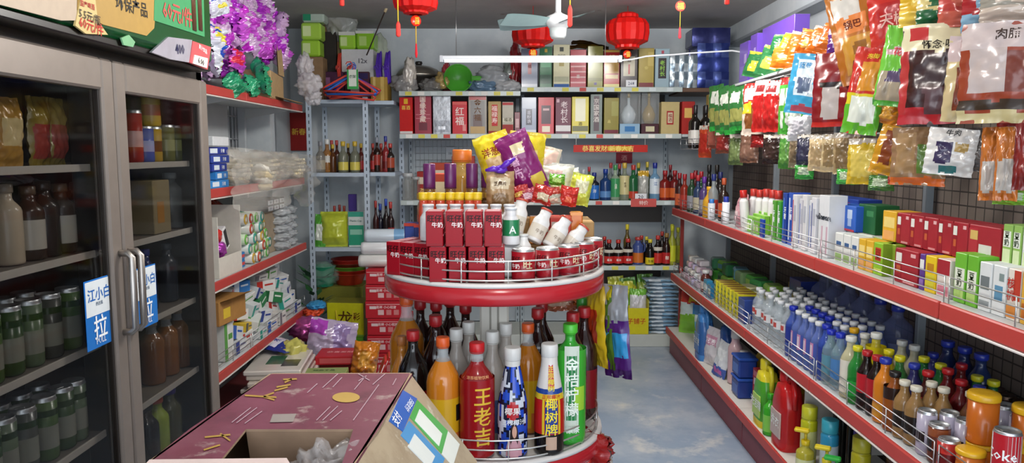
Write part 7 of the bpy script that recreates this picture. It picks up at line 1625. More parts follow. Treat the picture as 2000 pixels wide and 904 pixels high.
mcarton(1726, 1746, 1.30, z, H1, '#7f9a30', 'green carton side behind the lime soy carton', (), (), .1)
mcarton(1746, 1800, 1.335, z, H1, '#8f2430', 'dark red carton in the second row under the red upper cartons, first', rd_, (), .1); mcarton(1802, 1855, 1.335, z, H1, '#8f2430', 'dark red carton in the second row under the red upper cartons, second', rd_, (), .1); mcarton(1857, 1920, 1.335, z, H1, '#8f2430', 'dark red carton in the second row behind the green soy cartons', rd_, (), .1); mcarton(1922, 2010, 1.335, z, H1 + .0, '#8a9a70', 'green carton in the second row behind the white cartons', (), (), .1)
zz = z + H1 + .002
for i, (a, c, col, pr, lab) in enumerate(((1722, 1748, '#d2a22c', ye, 'yellow carton on top of the second row'), (1750, 1775, '#9c2730', rd_, 'red yoghurt carton in the top row, first'), (1776, 1801, '#9c2730', rd_, 'red yoghurt carton in the top row, second'), (1802, 1829, '#9c2730', rd_, 'red yoghurt carton in the top row, third'), (1830, 1857, '#9c2730', rd_, 'red yoghurt carton in the top row, fourth'), (1858, 1887, '#9c2730', rd_, 'red yoghurt carton in the top row, fifth'), (1889, 1950, '#9c2730', (('F', .0, .3, .1, .9, '#a83038'), ('F', .05, .3, .6, .85, '#c8a860'), ('F', .35, .75, .05, .5, '#d0ccc8')), 'wide red yoghurt carton with a white swirl, end of the top row'))):
    mcarton(a, c, 1.325, zz, .105, col, lab, pr, (), .09)
for i, (a, c, col, lab) in enumerate(((1954, 1972, '#8ab05a', 'green and white soy carton standing high, first'), (1974, 1990, '#8ab05a', 'green and white soy carton standing high, second'), (1992, 2020, '#cfd2d4', 'white carton standing high at the near edge'))):
    mcarton(a, c, 1.325, z + H1 + .002, .12, col, lab, (('F', .1, .9, .1, .45, '#c8d8a8'), ('F', .1, .9, .5, .85, '#dfe4d8')), (('F', '豆奶', .5, .68, .02, '#2a3a1a', True),) if i < 2 else (), .06)
for i, (a, c) in enumerate(((1624, 1645), (1647, 1670))):
    mcarton(a, c, 1.33, zz, .10, '#2a5ab4', 'blue carton with a pale figure over the white cartons, %s' % ORD[i], (('F', .3, .7, .5, .85, '#b8c8e0'), ('F', .35, .65, .2, .5, '#9ab0d8'), ('F', .1, .9, .0, .08, '#b83a4a')), (), .08)
mcarton(1612, 1622, 1.335, zz, .10, '#a8283a', 'narrow red carton beside the blue figure cartons', (('F', .3, .7, .1, .9, '#d8c8c8'),), (), .08)
mcarton(1675, 1708, 1.36, zz, .11, '#1f5a30', 'dark green carton above the yellow juice cartons', (('F', .5, .9, .6, .8, '#3a7a4a'),), (), .09)
mcarton(1600, 1672, 1.45, zz - .11, .22, '#27449a', 'large blue carton at the back behind the figure cartons', (), (), .1)

# ---- middle shelf
z = SZ[1]
sc = ['#c9b8c4', '#d2ccd0', '#c8a8b8', '#d6d2c8', '#b8b0d0', '#cfd4d4']
for c in range(4):
    for L_ in range(4):
        if c == 3 and L_ > 2: continue
        y = 5.38 - c * .125
        shelf_box(y, 1.25 + .015 * L_ + rnd.uniform(0, .01), z + L_ * .043, .10, .07, .040, sc[(c * 2 + L_) % 6], 'pale wrapped soap bar at the corner end of the middle shelf, layer %s, pile %s' % (ORD[L_], ORD[c]), (('F', .2, .8, .25, .75, sc[(c + L_ * 3 + 1) % 6]),), (), name='soap_bar', cat='soap', grp='soap bars at the corner end', rot=rnd.uniform(-8, 8), bev=.008)
gc = ['#4a9a3c', '#3a8a4a', '#8ab84a', '#3f7a58', '#6aa040', '#2f6a44', '#5a8a9a', '#789a6a']
for c in range(8):
    for L_ in range(2):
        y = 5.30 - c * .155
        shelf_box(y, 1.44 + .02 * (c % 2), z + L_ * .085, .13, .10, .08, gc[(c + 3 * L_) % 8], 'green household pack at the back of the middle shelf, %s layer, %s from the corner' % (('lower', 'upper')[L_], ORD[c]), (('F', .15, .85, .3, .7, gc[(c * 3 + L_ + 2) % 8]),), (), name='household_pack', cat='pack', grp='green packs at the back', rot=rnd.uniform(-12, 12), bev=.012)
place(bottle(.145, .034, '#5a2a22', '#d2d0cc', 'liquid', neck=.6, shoulder=.66, caph=.14, capr=.72, label=(.15, .5, '#c8bcb4'), seg=16), 'medicine_bottle', 'brown bottle with a white cap among the pale soaps', 'bottle', (1.285, 4.86, z + .001), W)
for i in range(2): place(pouch(.13, .11, .05, '#24449c', ((.2, .8, .3, .7, '#c9c040'),), (), 50 + i), 'sachet_pack', 'blue and yellow sachet pack, %s the brown bottle' % ['just past', 'next but one to'][i], 'pack', (1.31 + .03 * i, 4.66 - .13 * i, z + .001), (R(-8), 0, W))
for i, (c, nm) in enumerate((('#3a8ab0', 'teal'), ('#2f7aa8', 'blue'))): shelf_box(4.74 - .1 * i, 1.25, z, .08, .04, .10 - .01 * i, c, nm + ' small box at the shelf edge below the brown bottle', (('F', .2, .8, .3, .7, '#c8d8dc'),), (), name='small_box', cat='box')
for i in range(7):
    shelf_box(4.52 - .072 * i, 1.255, z, .066, .12, .135, ['#c9bf2c', '#d2c832', '#bfb62a'][i % 3], 'yellow insect-repellent box with dark stripes, %s from the corner end' % ORD[i], [('F', .1, .9, .15 + .2 * k, .22 + .2 * k, '#3a6a2a') for k in range(4)] + [('T', .1, .9, .1, .9, '#a8863c')], (), name='repellent_box', cat='box', grp='yellow striped boxes', rot=-6)
for i in range(3):
    for k in range(3):
        if i == 2 and k == 2: continue
        b_ = cached(lambda: None)
        t = thing('round_tin', 'round pale green tin, %s from the shelf, pile %s by the yellow boxes' % (ORD[k], ORD[i]), 'tin', (1.42 + .02 * (i % 2), 4.35 - .155 * i, z + .0008 + k * .045), 0, 'round tins in piles')
        b = MB(); b.lathe([(.068, 0), (.07, .004), (.07, .028)], M('#a8a878', 'gloss'), 22); part('tin_body', b, t)
        b = MB(); b.lathe([(.0715, .024), (.0715, .04), (.066, .044)], M(['#b8b48a', '#a8343a', '#c8c49a'][(i + k) % 3] if k == 2 else '#b8b48a', 'gloss'), 22); part('tin_lid', b, t)
shelf_box(3.98, 1.25, z, .11, .1, .13, '#33488a', 'dark blue box at the shelf edge before the water bottles', (('F', .2, .8, .3, .7, '#5a70b0'),), (), name='small_box', cat='box')
for i in range(2): shelf_box(3.98 - .02 * i, 1.42 + .11 * i, z, .16, .1, .24, ['#8a7a3c', '#2f3f8a'][i], ['olive upright pouch box', 'navy upright box'][i] + ' behind the water bottles at their far end', (('F', .2, .8, .3, .7, '#a89a5a'),), (), name='box', cat='box') if i else shelf_box(4.05, 1.55, z, .12, .08, .2, '#8a7048', 'brown upright packet behind the round tins', (), (), name='packet_box', cat='box')
water = bottle(.225, .032, '#c9d4da', '#d8dadc', 'pet', neck=.40, shoulder=.64, caph=.065, capr=.52, label=(.40, .58, '#d0d2d4'), seg=14, neckz=.85, bands=((.44, .54, '#b8342c', -.5, .5), (.44, .54, '#b8342c', 1.6, 2.6)), waist=.06)
blue = bottle(.225, .033, '#6478ba', '#d8dadc', 'tint', neck=.42, shoulder=.62, caph=.065, capr=.54, label=(.28, .60, '#4a5aa4'), seg=14, neckz=.84, bands=((.30, .60, '#c88ab0', -.45, .45), (.34, .56, '#d8c8d4', -.25, .25)))
blueb = bottle(.23, .033, '#3a56b0', '#1f2fa8', 'tint', neck=.42, shoulder=.62, caph=.075, capr=.58, label=(.28, .60, '#2a3a8c'), seg=14, neckz=.84)
for s in range(7):
    for c in range(4):
        place(water, 'water_bottle', 'clear red-labelled water bottle, %s rank from the aisle, %s from the yellow boxes' % (ORD[c], ORD[s]), 'water bottle', (1.275 + c * .070 + (.0 if s % 2 else .01), 3.80 - s * .0685, z + .001), W + rnd.uniform(-.1, .1), 'clear water bottles in ranks')
for s in range(6):
    for c in range(4):
        bb_ = (c == 1 and s < 4) or (s == 5 and c == 0) or (s == 0 and c == 0)
        place(blueb if bb_ else blue, 'sports_drink_bottle', ('blue drink bottle with %s cap, %s rank from the aisle, %s after the clear water' % ('blue' if bb_ else 'white', ORD[c], ORD[s])), 'drink bottle', (1.278 + c * .072, 3.31 - s * .0715, z + .001), W + rnd.uniform(-.15, .15), 'blue drink bottles in ranks')
for i in range(6):
    place(bottle(.33 if i < 4 else .30, .062, '#7a86b8', '#22349c', 'pet', neck=.35, shoulder=.68, caph=.07, seg=16, label=(.3, .5, '#8a96c8')), 'water_jug', 'large blue-tinted water jug at the back of the middle shelf, %s from the far end' % ORD[i], 'water jug', (1.585, 3.72 - i * .145, z + .001), W, 'large water jugs at the back')
# mixed sodas toward the viewer: (Y, X, h, r, colour, kind, cap, label, words)
mix = [(2.87, 1.275, .22, .033, '#a8c8c0', 'pet', '#1f2fb0', (.2, .55, '#5a8a9a'), 'clear bottle with blue cap and teal label at the shelf edge'), (2.80, 1.28, .225, .033, '#9ab8c8', 'pet', '#2436b8', (.2, .55, '#4a7ab0'), 'clear bottle with blue cap beside the pale herbal drink'),
 (2.86, 1.36, .23, .033, '#5a8ab8', 'tint', '#d8a41c', (.3, .6, '#d0d4dc'), 'blue bottle with a yellow cap in the second rank'), (2.71, 1.28, .235, .035, '#cfc8a0', 'tint', '#d4d4cc', (.1, .62, '#d8d2c4'), 'pale herbal drink with white cap and white label'),
 (2.79, 1.37, .225, .033, '#c8c4a8', 'tint', '#d2d2ca', (.2, .6, '#c8c080'), 'pale drink with white cap, second rank, nearer the blue bottles'), (2.70, 1.37, .25, .036, '#d2c23a', 'tint', '#d8d8d0', (.2, .8, '#d8c41c'), 'yellow-shouldered drink with white cap in the second rank'), (2.66, 1.45, .23, .033, '#c4c0a4', 'tint', '#d0d0ca', None, 'pale drink with white cap, third rank'), (2.58, 1.46, .23, .033, '#b8b49a', 'tint', '#cfcfc8', None, 'pale drink with white cap, third rank, nearer the green sodas'),
 (2.63, 1.275, .215, .032, '#1f8a34', 'tint', '#d0c81f', (.15, .4, '#2a9a3c'), 'green soda with a yellow cap at the shelf edge'), (2.555, 1.28, .215, .032, '#1a0e0c', 'gloss', '#b01f24', (.3, .62, '#b0202a'), 'cola bottle with red cap and label at the shelf edge, first'), (2.48, 1.285, .215, .032, '#1c100e', 'gloss', '#b01f24', (.3, .62, '#a81f28'), 'cola bottle with red cap and label at the shelf edge, second'),
 (2.55, 1.355, .22, .032, '#c8b01f', 'tint', '#d2c41c', None, 'yellow-capped bottle behind the first cola'), (2.47, 1.36, .215, .032, '#1f7a34', 'tint', '#d0c81f', None, 'green soda with yellow cap behind the second cola'), (2.40, 1.28, .225, .035, '#c9781f', 'liquid', '#26349c', (.1, .3, '#c88a2a'), 'orange soda with a navy cap at the shelf edge'), (2.31, 1.275, .20, .033, '#8a4a1c', 'liquid', '#1f1a1a', (.55, .75, '#2a1a14'), 'amber tea bottle with a black cap at the shelf edge'),
 (2.38, 1.37, .21, .033, '#2a2a5a', 'gloss', '#2a3aa0', None, 'dark bottle with blue cap behind the orange soda'), (2.46, 1.44, .215, .032, '#1f6a30', 'tint', '#c8c41f', None, 'green soda with yellow cap, third rank, first'), (2.36, 1.45, .215, .032, '#1f6a30', 'tint', '#c8c41f', None, 'green soda with yellow cap, third rank, second'), (2.52, 1.50, .215, .032, '#3a3a7a', 'gloss', '#26349c', None, 'blue-capped dark bottle, back rank'),
 (2.36, 1.52, .215, .032, '#7a1a1c', 'gloss', '#b01f24', None, 'red-capped bottle, back rank, first'), (2.29, 1.44, .215, .032, '#5a1416', 'gloss', '#b01f24', None, 'red-capped bottle, third rank behind the amber tea'), (2.28, 1.37, .21, .032, '#3a1412', 'gloss', '#b01f24', (.3, .6, '#a01f28'), 'cola bottle in the second rank behind the amber tea'), (2.56, 1.57, .25, .04, '#1c2a5a', 'gloss', '#22349c', None, 'big navy bottle at the back by the grid panel, first'), (2.46, 1.58, .25, .04, '#1c2a5a', 'gloss', '#22349c', None, 'big navy bottle at the back by the grid panel, second'), (2.36, 1.585, .25, .04, '#1f2f5a', 'gloss', '#22349c', None, 'big navy bottle at the back by the grid panel, third'),
 (2.22, 1.50, .21, .032, '#1f6a30', 'tint', '#c8c41f', None, 'green soda with yellow cap by the back panel, fourth rank'), (2.16, 1.52, .21, .032, '#1f6a34', 'tint', '#c8c41f', None, 'green soda with yellow cap by the back panel, end of the sodas'), (2.20, 1.44, .20, .032, '#5a1416', 'gloss', '#b01f24', None, 'red-capped bottle behind the coffee bottles'), (2.13, 1.46, .20, .032, '#2a2a5a', 'gloss', '#26349c', None, 'navy-capped bottle behind the coffee bottles'),
 (2.235, 1.275, .19, .031, '#8a6a40', 'liquid', '#d0cab8', (.2, .5, '#241a14'), 'coffee bottle with cream cap, front, first'), (2.165, 1.28, .19, .031, '#8a6a40', 'liquid', '#d0cab8', (.2, .5, '#241a14'), 'coffee bottle with cream cap, front, second'), (2.20, 1.345, .195, .031, '#8a6a40', 'liquid', '#d0cab8', (.2, .5, '#241a14'), 'coffee bottle with cream cap, second rank, first'), (2.13, 1.35, .195, .031, '#8a6a40', 'liquid', '#d0cab8', (.2, .5, '#241a14'), 'coffee bottle with cream cap, second rank, second'), (2.06, 1.40, .20, .031, '#5a3a24', 'liquid', '#cfc8b8', None, 'brown bottle with cream cap behind the silver cans')]
for y, X, h, r, c, kd, cp, lb, lab in mix:
    place(bottle(h, r, c, cp, kd, neck=.42, shoulder=.60, caph=.075, capr=.56, label=lb, seg=16, neckz=.84), 'soda_bottle', lab, 'drink bottle', (X, y + .03 + max(0, 2.71 - y) * .16, z + .001), W, 'mixed soda bottles')
cs = can(.14, .028, '#a9a2b4', (('大窑', .6, .02, '#e8e8f0', -.9),), ((.15, .85, '#2a44a0', -1.3, -.6), (.3, .55, '#2a1c1a', -.3, .9)), 18)
cb = can(.12, .030, '#5a2a1c', (), ((.3, .65, '#1c1412', -1, .4), (.7, .9, '#8a4a2a')), 18)
k = 0
for i, (y, X) in enumerate(((2.205, 1.275), (2.19, 1.335), (2.125, 1.345), (2.15, 1.40))):
    place(cs, 'drink_can', 'tall silver-lilac can with a blue label before the coffee bottles, %s' % ORD[i], 'can', (X, y, z + .001), W, 'silver cans on the middle shelf')
for i, (y, X) in enumerate(((2.143, 1.278), (2.06, 1.47), (2.08, 1.41))):
    place(cb, 'drink_can', 'copper-brown coffee can beside the silver cans, %s' % ORD[i], 'can', (X, y, z + .001), W + i, 'brown cans on the middle shelf')
place(can(.10, .030, '#b02a24', (), ((.3, .6, '#6a1a1a'),), 18), 'drink_can', 'short red can at the shelf edge before the gum canister', 'can', (1.268, 2.075, z + .001), W)
for i in range(5):
    place(can(.155, .031, '#3a1a14', (), ((.3, .7, '#5a2a1a'),), 16, '#5a4a40'), 'drink_can', 'dark brown tall can at the back of the middle shelf, %s from the sodas' % ORD[i], 'can', (1.59 - .01 * (i % 2), 2.37 - .066 * i, z + .001), W, 'dark cans at the back')
for i in range(2): place(can(.16, .033, '#a8a4b8', (('可乐', .5, .03, '#d8b040', -.6),), ((.0, .6, '#2a2054'),), 18), 'drink_can', 'silver and violet can in front of the dark cans, %s' % ORD[i], 'can', (1.505, 2.20 - .085 * i, z + .001), W, 'violet cans')
def gum(h, r):
    b = MB(); b.lathe([(r * .96, 0), (r, h * .03), (r, h * .86)], M('#b9601c', 'gloss'), 24)
    l = MB(); ring_band(l, r * 1.01, h * .62, h * .84, M('#b02a2c', 'gloss'), 24, -1.5, -.3); ring_band(l, r * 1.01, h * .3, h * .6, M('#8a2a20', 'gloss'), 24, -1.5, -.9); ring_band(l, r * 1.01, h * .08, h * .28, M('#a88a8c', 'gloss'), 24, -1.3, -.1)
    t = MB(); cyl_text(t, 'PK', h * .16, r * 1.03, h * .74, -.9, M('#e8d8d0'))
    c = MB(); c.lathe([(r * 1.05, h * .86), (r * 1.07, h * .88), (r * 1.07, h * .96), (r * .98, h), (r * .7, h * .99), (r * .6, h)], M('#d2a21c', 'plastic'), 24)
    return [('canister', b.mesh('canister')), ('label', l.mesh('label'), [('lettering', t.mesh('lettering'))]), ('lid', c.mesh('lid'))]
GT, GS = gum(.145, .040), gum(.10, .036)
place(GS, 'gum_canister', 'short orange gum canister with yellow lid at the shelf edge', 'canister', (1.285, 2.0, z + .001), W)
place(GS, 'gum_canister', 'orange gum canister under the tall one', 'canister', (1.345, 2.05, z + .001), W)
place(GT, 'gum_canister', 'tall orange gum canister with yellow lid stacked on another', 'canister', (1.345, 2.052, z + .102), W)
place(GT, 'gum_canister', 'tall red-orange gum canister behind the stacked one', 'canister', (1.44, 2.0, z + .08), W)
place(GS, 'gum_canister', 'orange gum canister hidden under the rear tall one', 'canister', (1.44, 2.0, z + .001), W, None, (1, 1, .78))
place(GT, 'gum_canister', 'orange gum canister with yellow lid at the near edge of the picture', 'canister', (1.40, 1.92, z + .001), W)
place(can(.125, .034, '#c9c8cc', (('Coke', .5, .04, '#f0f0f0', .5, False),), ((.04, .94, '#b0202a', -.2, 2.2),), 24), 'drink_can', 'white and red cola can standing high at the near edge', 'can', (1.315, 1.90, z + .071), W)
place(can(.07, .034, '#2a1a18', (), (), 20), 'drink_can', 'dark can under the white and red cola can', 'can', (1.315, 1.90, z + .0008), W)

# ---- bottom deck
z = BZ
def jug(h, w, d, col, topc, lab, y, X, labc, texts=(), top=.62):
    t = thing('detergent_jug', lab, 'detergent jug', (X, y, z + .001), W, 'jugs on the bottom deck')
    def f(u, v):
        a = u * 2 * PI; k = 1 if v < top else 1 - .55 * ((v - top) / (1 - top)) ** 1.4
        sx = abs(math.cos(a)) ** .55 * (1 if math.cos(a) > 0 else -1); sy = abs(math.sin(a)) ** .55 * (1 if math.sin(a) > 0 else -1)
        return Vector((sx * w / 2 * (k if v < 1 else 0) * (.96 if v < .02 else 1), sy * d / 2 * (k * .5 + .5) * (1 if v < 1 else 0), v * h * .86))
    b = MB(); b.grid(f, 24, 16, lambda u, v: M(topc if v > .80 or v < .12 else col, 'gloss')); part('jug_body', b, t)
    b = MB(); b.tube([(w * .06, 0, h * .80), (w * .16, 0, h * .90), (w * .34, 0, h * .90), (w * .46, 0, h * .74), (w * .47, 0, h * .55)], .013, M(topc, 'gloss'), 8); part('handle', b, t)
    b = MB(); b.lathe([(w * .17, h * .82), (w * .18, h * .84), (w * .18, h * .97), (w * .13, h)], M(topc, 'plastic'), 16, mat=Matrix.Translation((-w * .16, 0, 0))); part('cap', b, t)
    b = MB(); b.rbox(-w * .36, w * .36, -d / 2 - .002, -d / 2 + .006, h * .14, h * .48, M(labc, 'gloss'), .004); l = part('label', b, t)
    b = MB(); b.text(texts or '洁', .05, M('#e8ece8'), mat=Matrix.Translation((0, -d / 2 - .003, h * .34))); part('lettering', b, l)
    return t
jug(.33, .15, .10, '#4a9a2c', '#d2c42a', 'green dish-soap jug with yellow handle and top', 3.56, 1.258, '#a8c85a', '洗洁精')
jug(.36, .17, .11, '#a81a1c', '#b31c1e', 'big red detergent jug with a grey-white label', 3.29, 1.262, '#b9a49c', '洗衣')
place(bottle(.20, .032, '#3aa028', '#2f9a24', 'gloss', neck=.4, shoulder=.66, caph=.12, seg=16, label=(.1, .5, '#7ac04a')), 'dish_soap', 'small green dish-soap bottle between the green and red jugs', 'bottle', (1.232, 3.43, z + .001), W)
jug(.36, .16, .10, '#2f5a94', '#3f7ab8', 'blue detergent jug at the far end of the bottom deck', 4.74, 1.255, '#3a6aa8', '洗衣液'); jug(.33, .15, .10, '#24488a', '#2a5494', 'darker blue detergent jug behind the white refill pouches', 4.50, 1.34, '#2f5a9c', '洗衣液')
place(pouch(.17, .24, .06, '#cfccd0', ((.15, .85, .55, .8, '#c890a8'), (.1, .9, .1, .35, '#d8d4d8')), (('洗衣液', .5, .66, .04, '#f4ecf0'),), 61), 'refill_pouch', 'white and pink refill pouch with a spout on the bottom deck', 'pouch', (1.26, 4.58, z + .001), (R(-6), 0, W + .3))
place(pouch(.13, .22, .05, '#c8ccd0', ((.0, 1, 0, .32, '#3a5aa8'), (.2, .8, .1, .25, '#b85aa8'), (.2, .8, .5, .8, '#d8dcdc')), (), 62), 'refill_pouch', 'white pouch with blue and purple foot leaning at the deck edge', 'pouch', (1.235, 4.34, z + .001), (R(-10), R(8), W + .3))
for i, (y, X, h, r, c, cp, lb, lab) in enumerate(((4.22, 1.30, .31, .042, '#c9a8ac', '#d2d0cc', None, 'pale pink bottle with a white cap on the bottom deck'), (4.12, 1.32, .22, .036, '#c8622a', '#d8d4cc', (.2, .6, '#d0c8bc'), 'orange bottle with white label on the bottom deck'), (4.10, 1.42, .28, .040, '#c0a42a', '#b03028', None, 'yellow bottle with red top behind the blue tubs'), (4.02, 1.44, .28, .04, '#b83a2a', '#b02a24', (.1, .5, '#d8d4d0'), 'red and white bottle behind the blue tubs'), (3.92, 1.46, .26, .04, '#c8742a', '#c8c8c0', None, 'amber bottle with pale top behind the red box'), (3.86, 1.40, .22, .036, '#1a1a20', '#2a2a30', (.2, .6, '#a8a8b0'), 'black bottle behind the red box'), (3.62, 1.44, .31, .06, '#c8a21f', '#c8a82a', (.1, .5, '#c87a2a'), 'big yellow bottle behind the green jug'), (4.33, 1.34, .28, .03, '#d0d0d4', '#c8c8cc', None, 'slim white bottle behind the refill pouches'))):
    place(bottle(h, r, c, cp, 'gloss', neck=.55, shoulder=.66, caph=.12, capr=.66, label=lb, seg=16), 'cleaner_bottle', lab, 'bottle', (X, y, z + .001), W, 'cleaning bottles on the bottom deck')
for i in range(2):
    t = thing('plastic_tub', 'square blue tub of cleaner, %s of the two stacked' % ['lower', 'upper'][i], 'tub', (1.285, 4.0, z + .001 + i * .115), W, 'blue tubs on the bottom deck')
    b = MB(); b.rbox(-.065, .065, -.05, .05, 0, .10, M('#24408c', 'gloss'), .008); b.box(-.045, .045, -.0508, -.05, .02, .07, M('#5a78b8')); part('tub_body', b, t)
    b = MB(); b.rbox(-.07, .07, -.055, .055, .096, .112, M('#2a52a8', 'plastic'), .005); part('tub_lid', b, t)
shelf_box(3.80, 1.30, z, .20, .07, .19, '#a8342c', 'red box with white marks between the blue tubs and the green jug', (('F', .05, .95, .8, .95, '#c87a74'), ('F', .1, .9, .1, .5, '#c85a50'), ('F', .1, .4, .55, .75, '#d8c8c0')), (), name='cleaner_box', cat='box')
t = thing('shelf_divider', 'thin white divider board standing beside the red jug', 'divider', (1.295, 3.185, z + .001)); b = MB(); b.rbox(0, .36, -.004, .004, 0, .36, M('#c8c4bc', 'paint'), .001); part('board', b, t)
for i, (y, X, h, r, c, cp, lb, lab) in enumerate(((3.09, 1.28, .26, .034, '#b9bc22', '#c2c22c', (.15, .6, '#c8cc8a'), 'yellow-green spray can beside the divider board'), (2.93, 1.30, .26, .035, '#2f8ab0', '#3aa0b4', (.1, .6, '#b8c4cc'), 'teal spray can with pale label'), (2.82, 1.38, .27, .035, '#3a2a7a', '#4a3a8a', (.1, .5, '#a8a0c0'), 'purple spray can behind the teal one'), (2.72, 1.33, .27, .035, '#a8a020', '#b0a82a', (.15, .6, '#b8b46a'), 'mustard-yellow spray can beyond the purple one'), (3.08, 1.42, .33, .04, '#141412', '#1f6a30', None, 'black bottle behind the divider board, first'), (2.97, 1.43, .33, .04, '#141416', '#141414', None, 'black bottle behind the divider board, second'), (2.60, 1.40, .28, .035, '#3a1a16', '#4a201a', None, 'dark brown spray can beyond the mustard one'))):
    b = place(bottle(h, r, c, cp, 'gloss', neck=.86, shoulder=.74, caph=.2, capr=.95, label=lb, seg=18, neckz=.78), 'spray_can', lab, 'spray can', (X, y, z + .001), W, 'spray cans on the bottom deck')
def pump(col, cp):
    s = list(bottle(.15, .036, col, cp, 'tint', neck=.42, shoulder=.66, caph=.12, seg=18, label=(.15, .5, '#c8cc9a')))
    n = MB(); n.tube([(0, 0, .15), (0, 0, .185)], .006, M(cp, 'plastic'), 8); n.rbox(-.016, .016, -.045, .014, .183, .197, M(cp, 'plastic'), .004); return s + [('pump_head', n.mesh('pump_head'))]
for i, (y, X, c, cp, lab) in enumerate(((2.985, 1.225, '#c2b83a', '#d2b81c', 'yellow hand-soap pump bottle before the yellow-green spray can'), (2.80, 1.235, '#b8b448', '#d0bc22', 'yellow hand-soap pump bottle before the purple spray can'), (2.70, 1.23, '#3a9a3a', '#2aa03a', 'green-topped pump bottle at the deck edge'), (2.55, 1.26, '#a89a30', '#c0a020', 'yellow pump bottle at the near end of the deck'))):
    place(pump(c, cp), 'pump_bottle', lab, 'pump bottle', (X, y, z + .001), W - .5, 'pump bottles on the bottom deck')

# ---- bags hung over the shelving
def hang(px, y0, y1, w, col, rg, tx, lab, sd, X=1.33, rz=-52, ry=0, t=.035, kd='pouch', card=None):
    p = atX(px, y1, X); h = Zf(y0, p.y) - p.z
    return place(pouch(w, round(h, 3), t, col, tuple(rg), tuple(tx), sd, kd, .007, .05), 'snack_bag', lab, 'snack bag', p, (R(-2), R(ry), R(rz)), 'snack bags hung over the wall shelving')
for i, px in enumerate((1400, 1410, 1420, 1430, 1440)):
    hang(px, 165 + 3 * (i % 3), 255 + 7 * (i % 2), .13, '#2f6a34', ((.1, .9, .2, .5, '#8a8a4a'), (.2, .8, .62, .88, '#c8ccc0'), (0, 1, 0, .1, '#2f9a3c')), (), 'dark green snack bag in the farthest hung row, %s from the corner' % ORD[i], 20 + i, 1.33 + .02 * (i % 2), -60, -6)
hang(1468, 162, 262, .13, '#c9b8a8', ((0, 1, .62, 1, '#b82a24'), (.1, .9, .66, .9, '#d8d4d0'), (.2, .8, .1, .55, '#7a4a24'), (0, .5, .4, .62, '#d2b82a')), (), 'white, red and yellow snack bag with brown filling beside the green row', 30, 1.31)
for i, px in enumerate((1482, 1489, 1496, 1503, 1510, 1517)):
    hang(px, 156 + 2 * i % 5, 258 - 2 * (i % 3), .11, '#a81f1c', ((.0, 1, .72, 1, '#d2cfca'), (.2, .8, .76, .9, '#8a3030'), (.1, .9, .0, .08, '#c02a24')), (), 'red spicy-snack strip with white top, %s of the bunch' % ORD[i], 36 + i, 1.31 + .015 * (i % 3), -64)
for i, px in enumerate((1535, 1546, 1556)):
    hang(px, 150, 262 - 8 * i, .11, '#4aa03a', ((.1, .9, .5, .8, '#d0d6c8'), (.2, .8, .1, .4, '#c8d0c4'), (0, 1, .86, 1, '#a83030')), (), 'green and white snack bag behind the sky-blue bag, %s' % ORD[i], 44 + i, 1.36, -62)
hang(1574, 106, 224, .20, '#3fa0cc', ((.12, .88, .3, .9, '#d2e2ea'), (.2, .5, .35, .6, '#5a6a86'), (.15, .85, .04, .14, '#a84a5a'), (.55, .85, .5, .8, '#6ab8d8')), (('蓝莓', .3, .8, .03, '#3a8ac0'),), 'sky-blue and white snack bag in the hung row', 50, 1.27, -42, 8)
hang(1560, 225, 275, .12, '#c4c2c4', ((.2, .8, .2, .8, '#b0aeb4'),), (), 'grey-white packet under the sky-blue bag', 51, 1.36)
hang(1648, 100, 248, .25, '#7c161a', ((.15, .42, .12, .52, '#b0a8a4'), (.58, .85, .12, .52, '#aaa29e'), (.1, .9, .52, .6, '#241414'), (0, 1, 0, .07, '#b02420')), (), 'dark red double-window snack bag', 52, 1.30, -40)
hang(1675, 92, 262, .125, '#b82a1c', ((0, 1, .0, .34, '#5aa82a'), (0, 1, .34, .46, '#c8b81f'), (.15, .85, .12, .42, '#d2d6ca'), (.25, .8, .5, .85, '#c9862a')), (('泡脚', .5, .9, .02, '#e8c83a'),), 'red, yellow and green snack bag with a white panel', 53, 1.26, -40, 8)
hang(1700, 115, 258, .16, '#6a1414', ((0, 1, 0, .3, '#2a4a1c'), (0, 1, .3, .38, '#8a6a1c')), (), 'maroon and green snack bag behind the white-panelled one', 54, 1.34, -45)
hang(1742, 50, 208, .13, '#6ab83c', ((.05, .95, .05, .45, '#a89a84'), (.2, .7, .3, .45, '#5a4a6a'), (.1, .9, .62, .72, '#c8a0a4'), (0, 1, .0, .06, '#4a9a34')), (('花生', .5, .67, .03, '#d8404a'),), 'green peanut bag with a clear nut window', 55, 1.30, -38, 8)
hang(1722, 190, 240, .10, '#c87a1f', ((.2, .8, .2, .8, '#d89a3a'),), (), 'orange packet tip under the green peanut bag', 56, 1.33, -45, 14)
hang(1832, 42, 242, .22, '#3a1714', ((0, 1, .72, 1, '#cfc4a0'), (.1, .32, .84, .97, '#b02a2a'), (0, 1, 0, .16, '#b0242a'), (.0, .08, .1, .72, '#a83030'), (.3, .75, .1, .35, '#5a3a3c'), (.12, .9, .38, .68, '#32110f')), (('怀念·味', .45, .79, .028, '#1c1410'),), 'large dark meat snack bag with cream top and red foot', 57, 1.28, -36)
hang(1893, 68, 238, .15, '#c2b084', ((.2, .95, .12, .62, '#7a3a24'), (.35, .85, .2, .5, '#5a2418'), (0, 1, .72, 1, '#c8b4b4'), (.45, .9, .76, .84, '#a84a5a')), (), 'beige snack bag with a pink-white folded top', 58, 1.30, -42, 3)
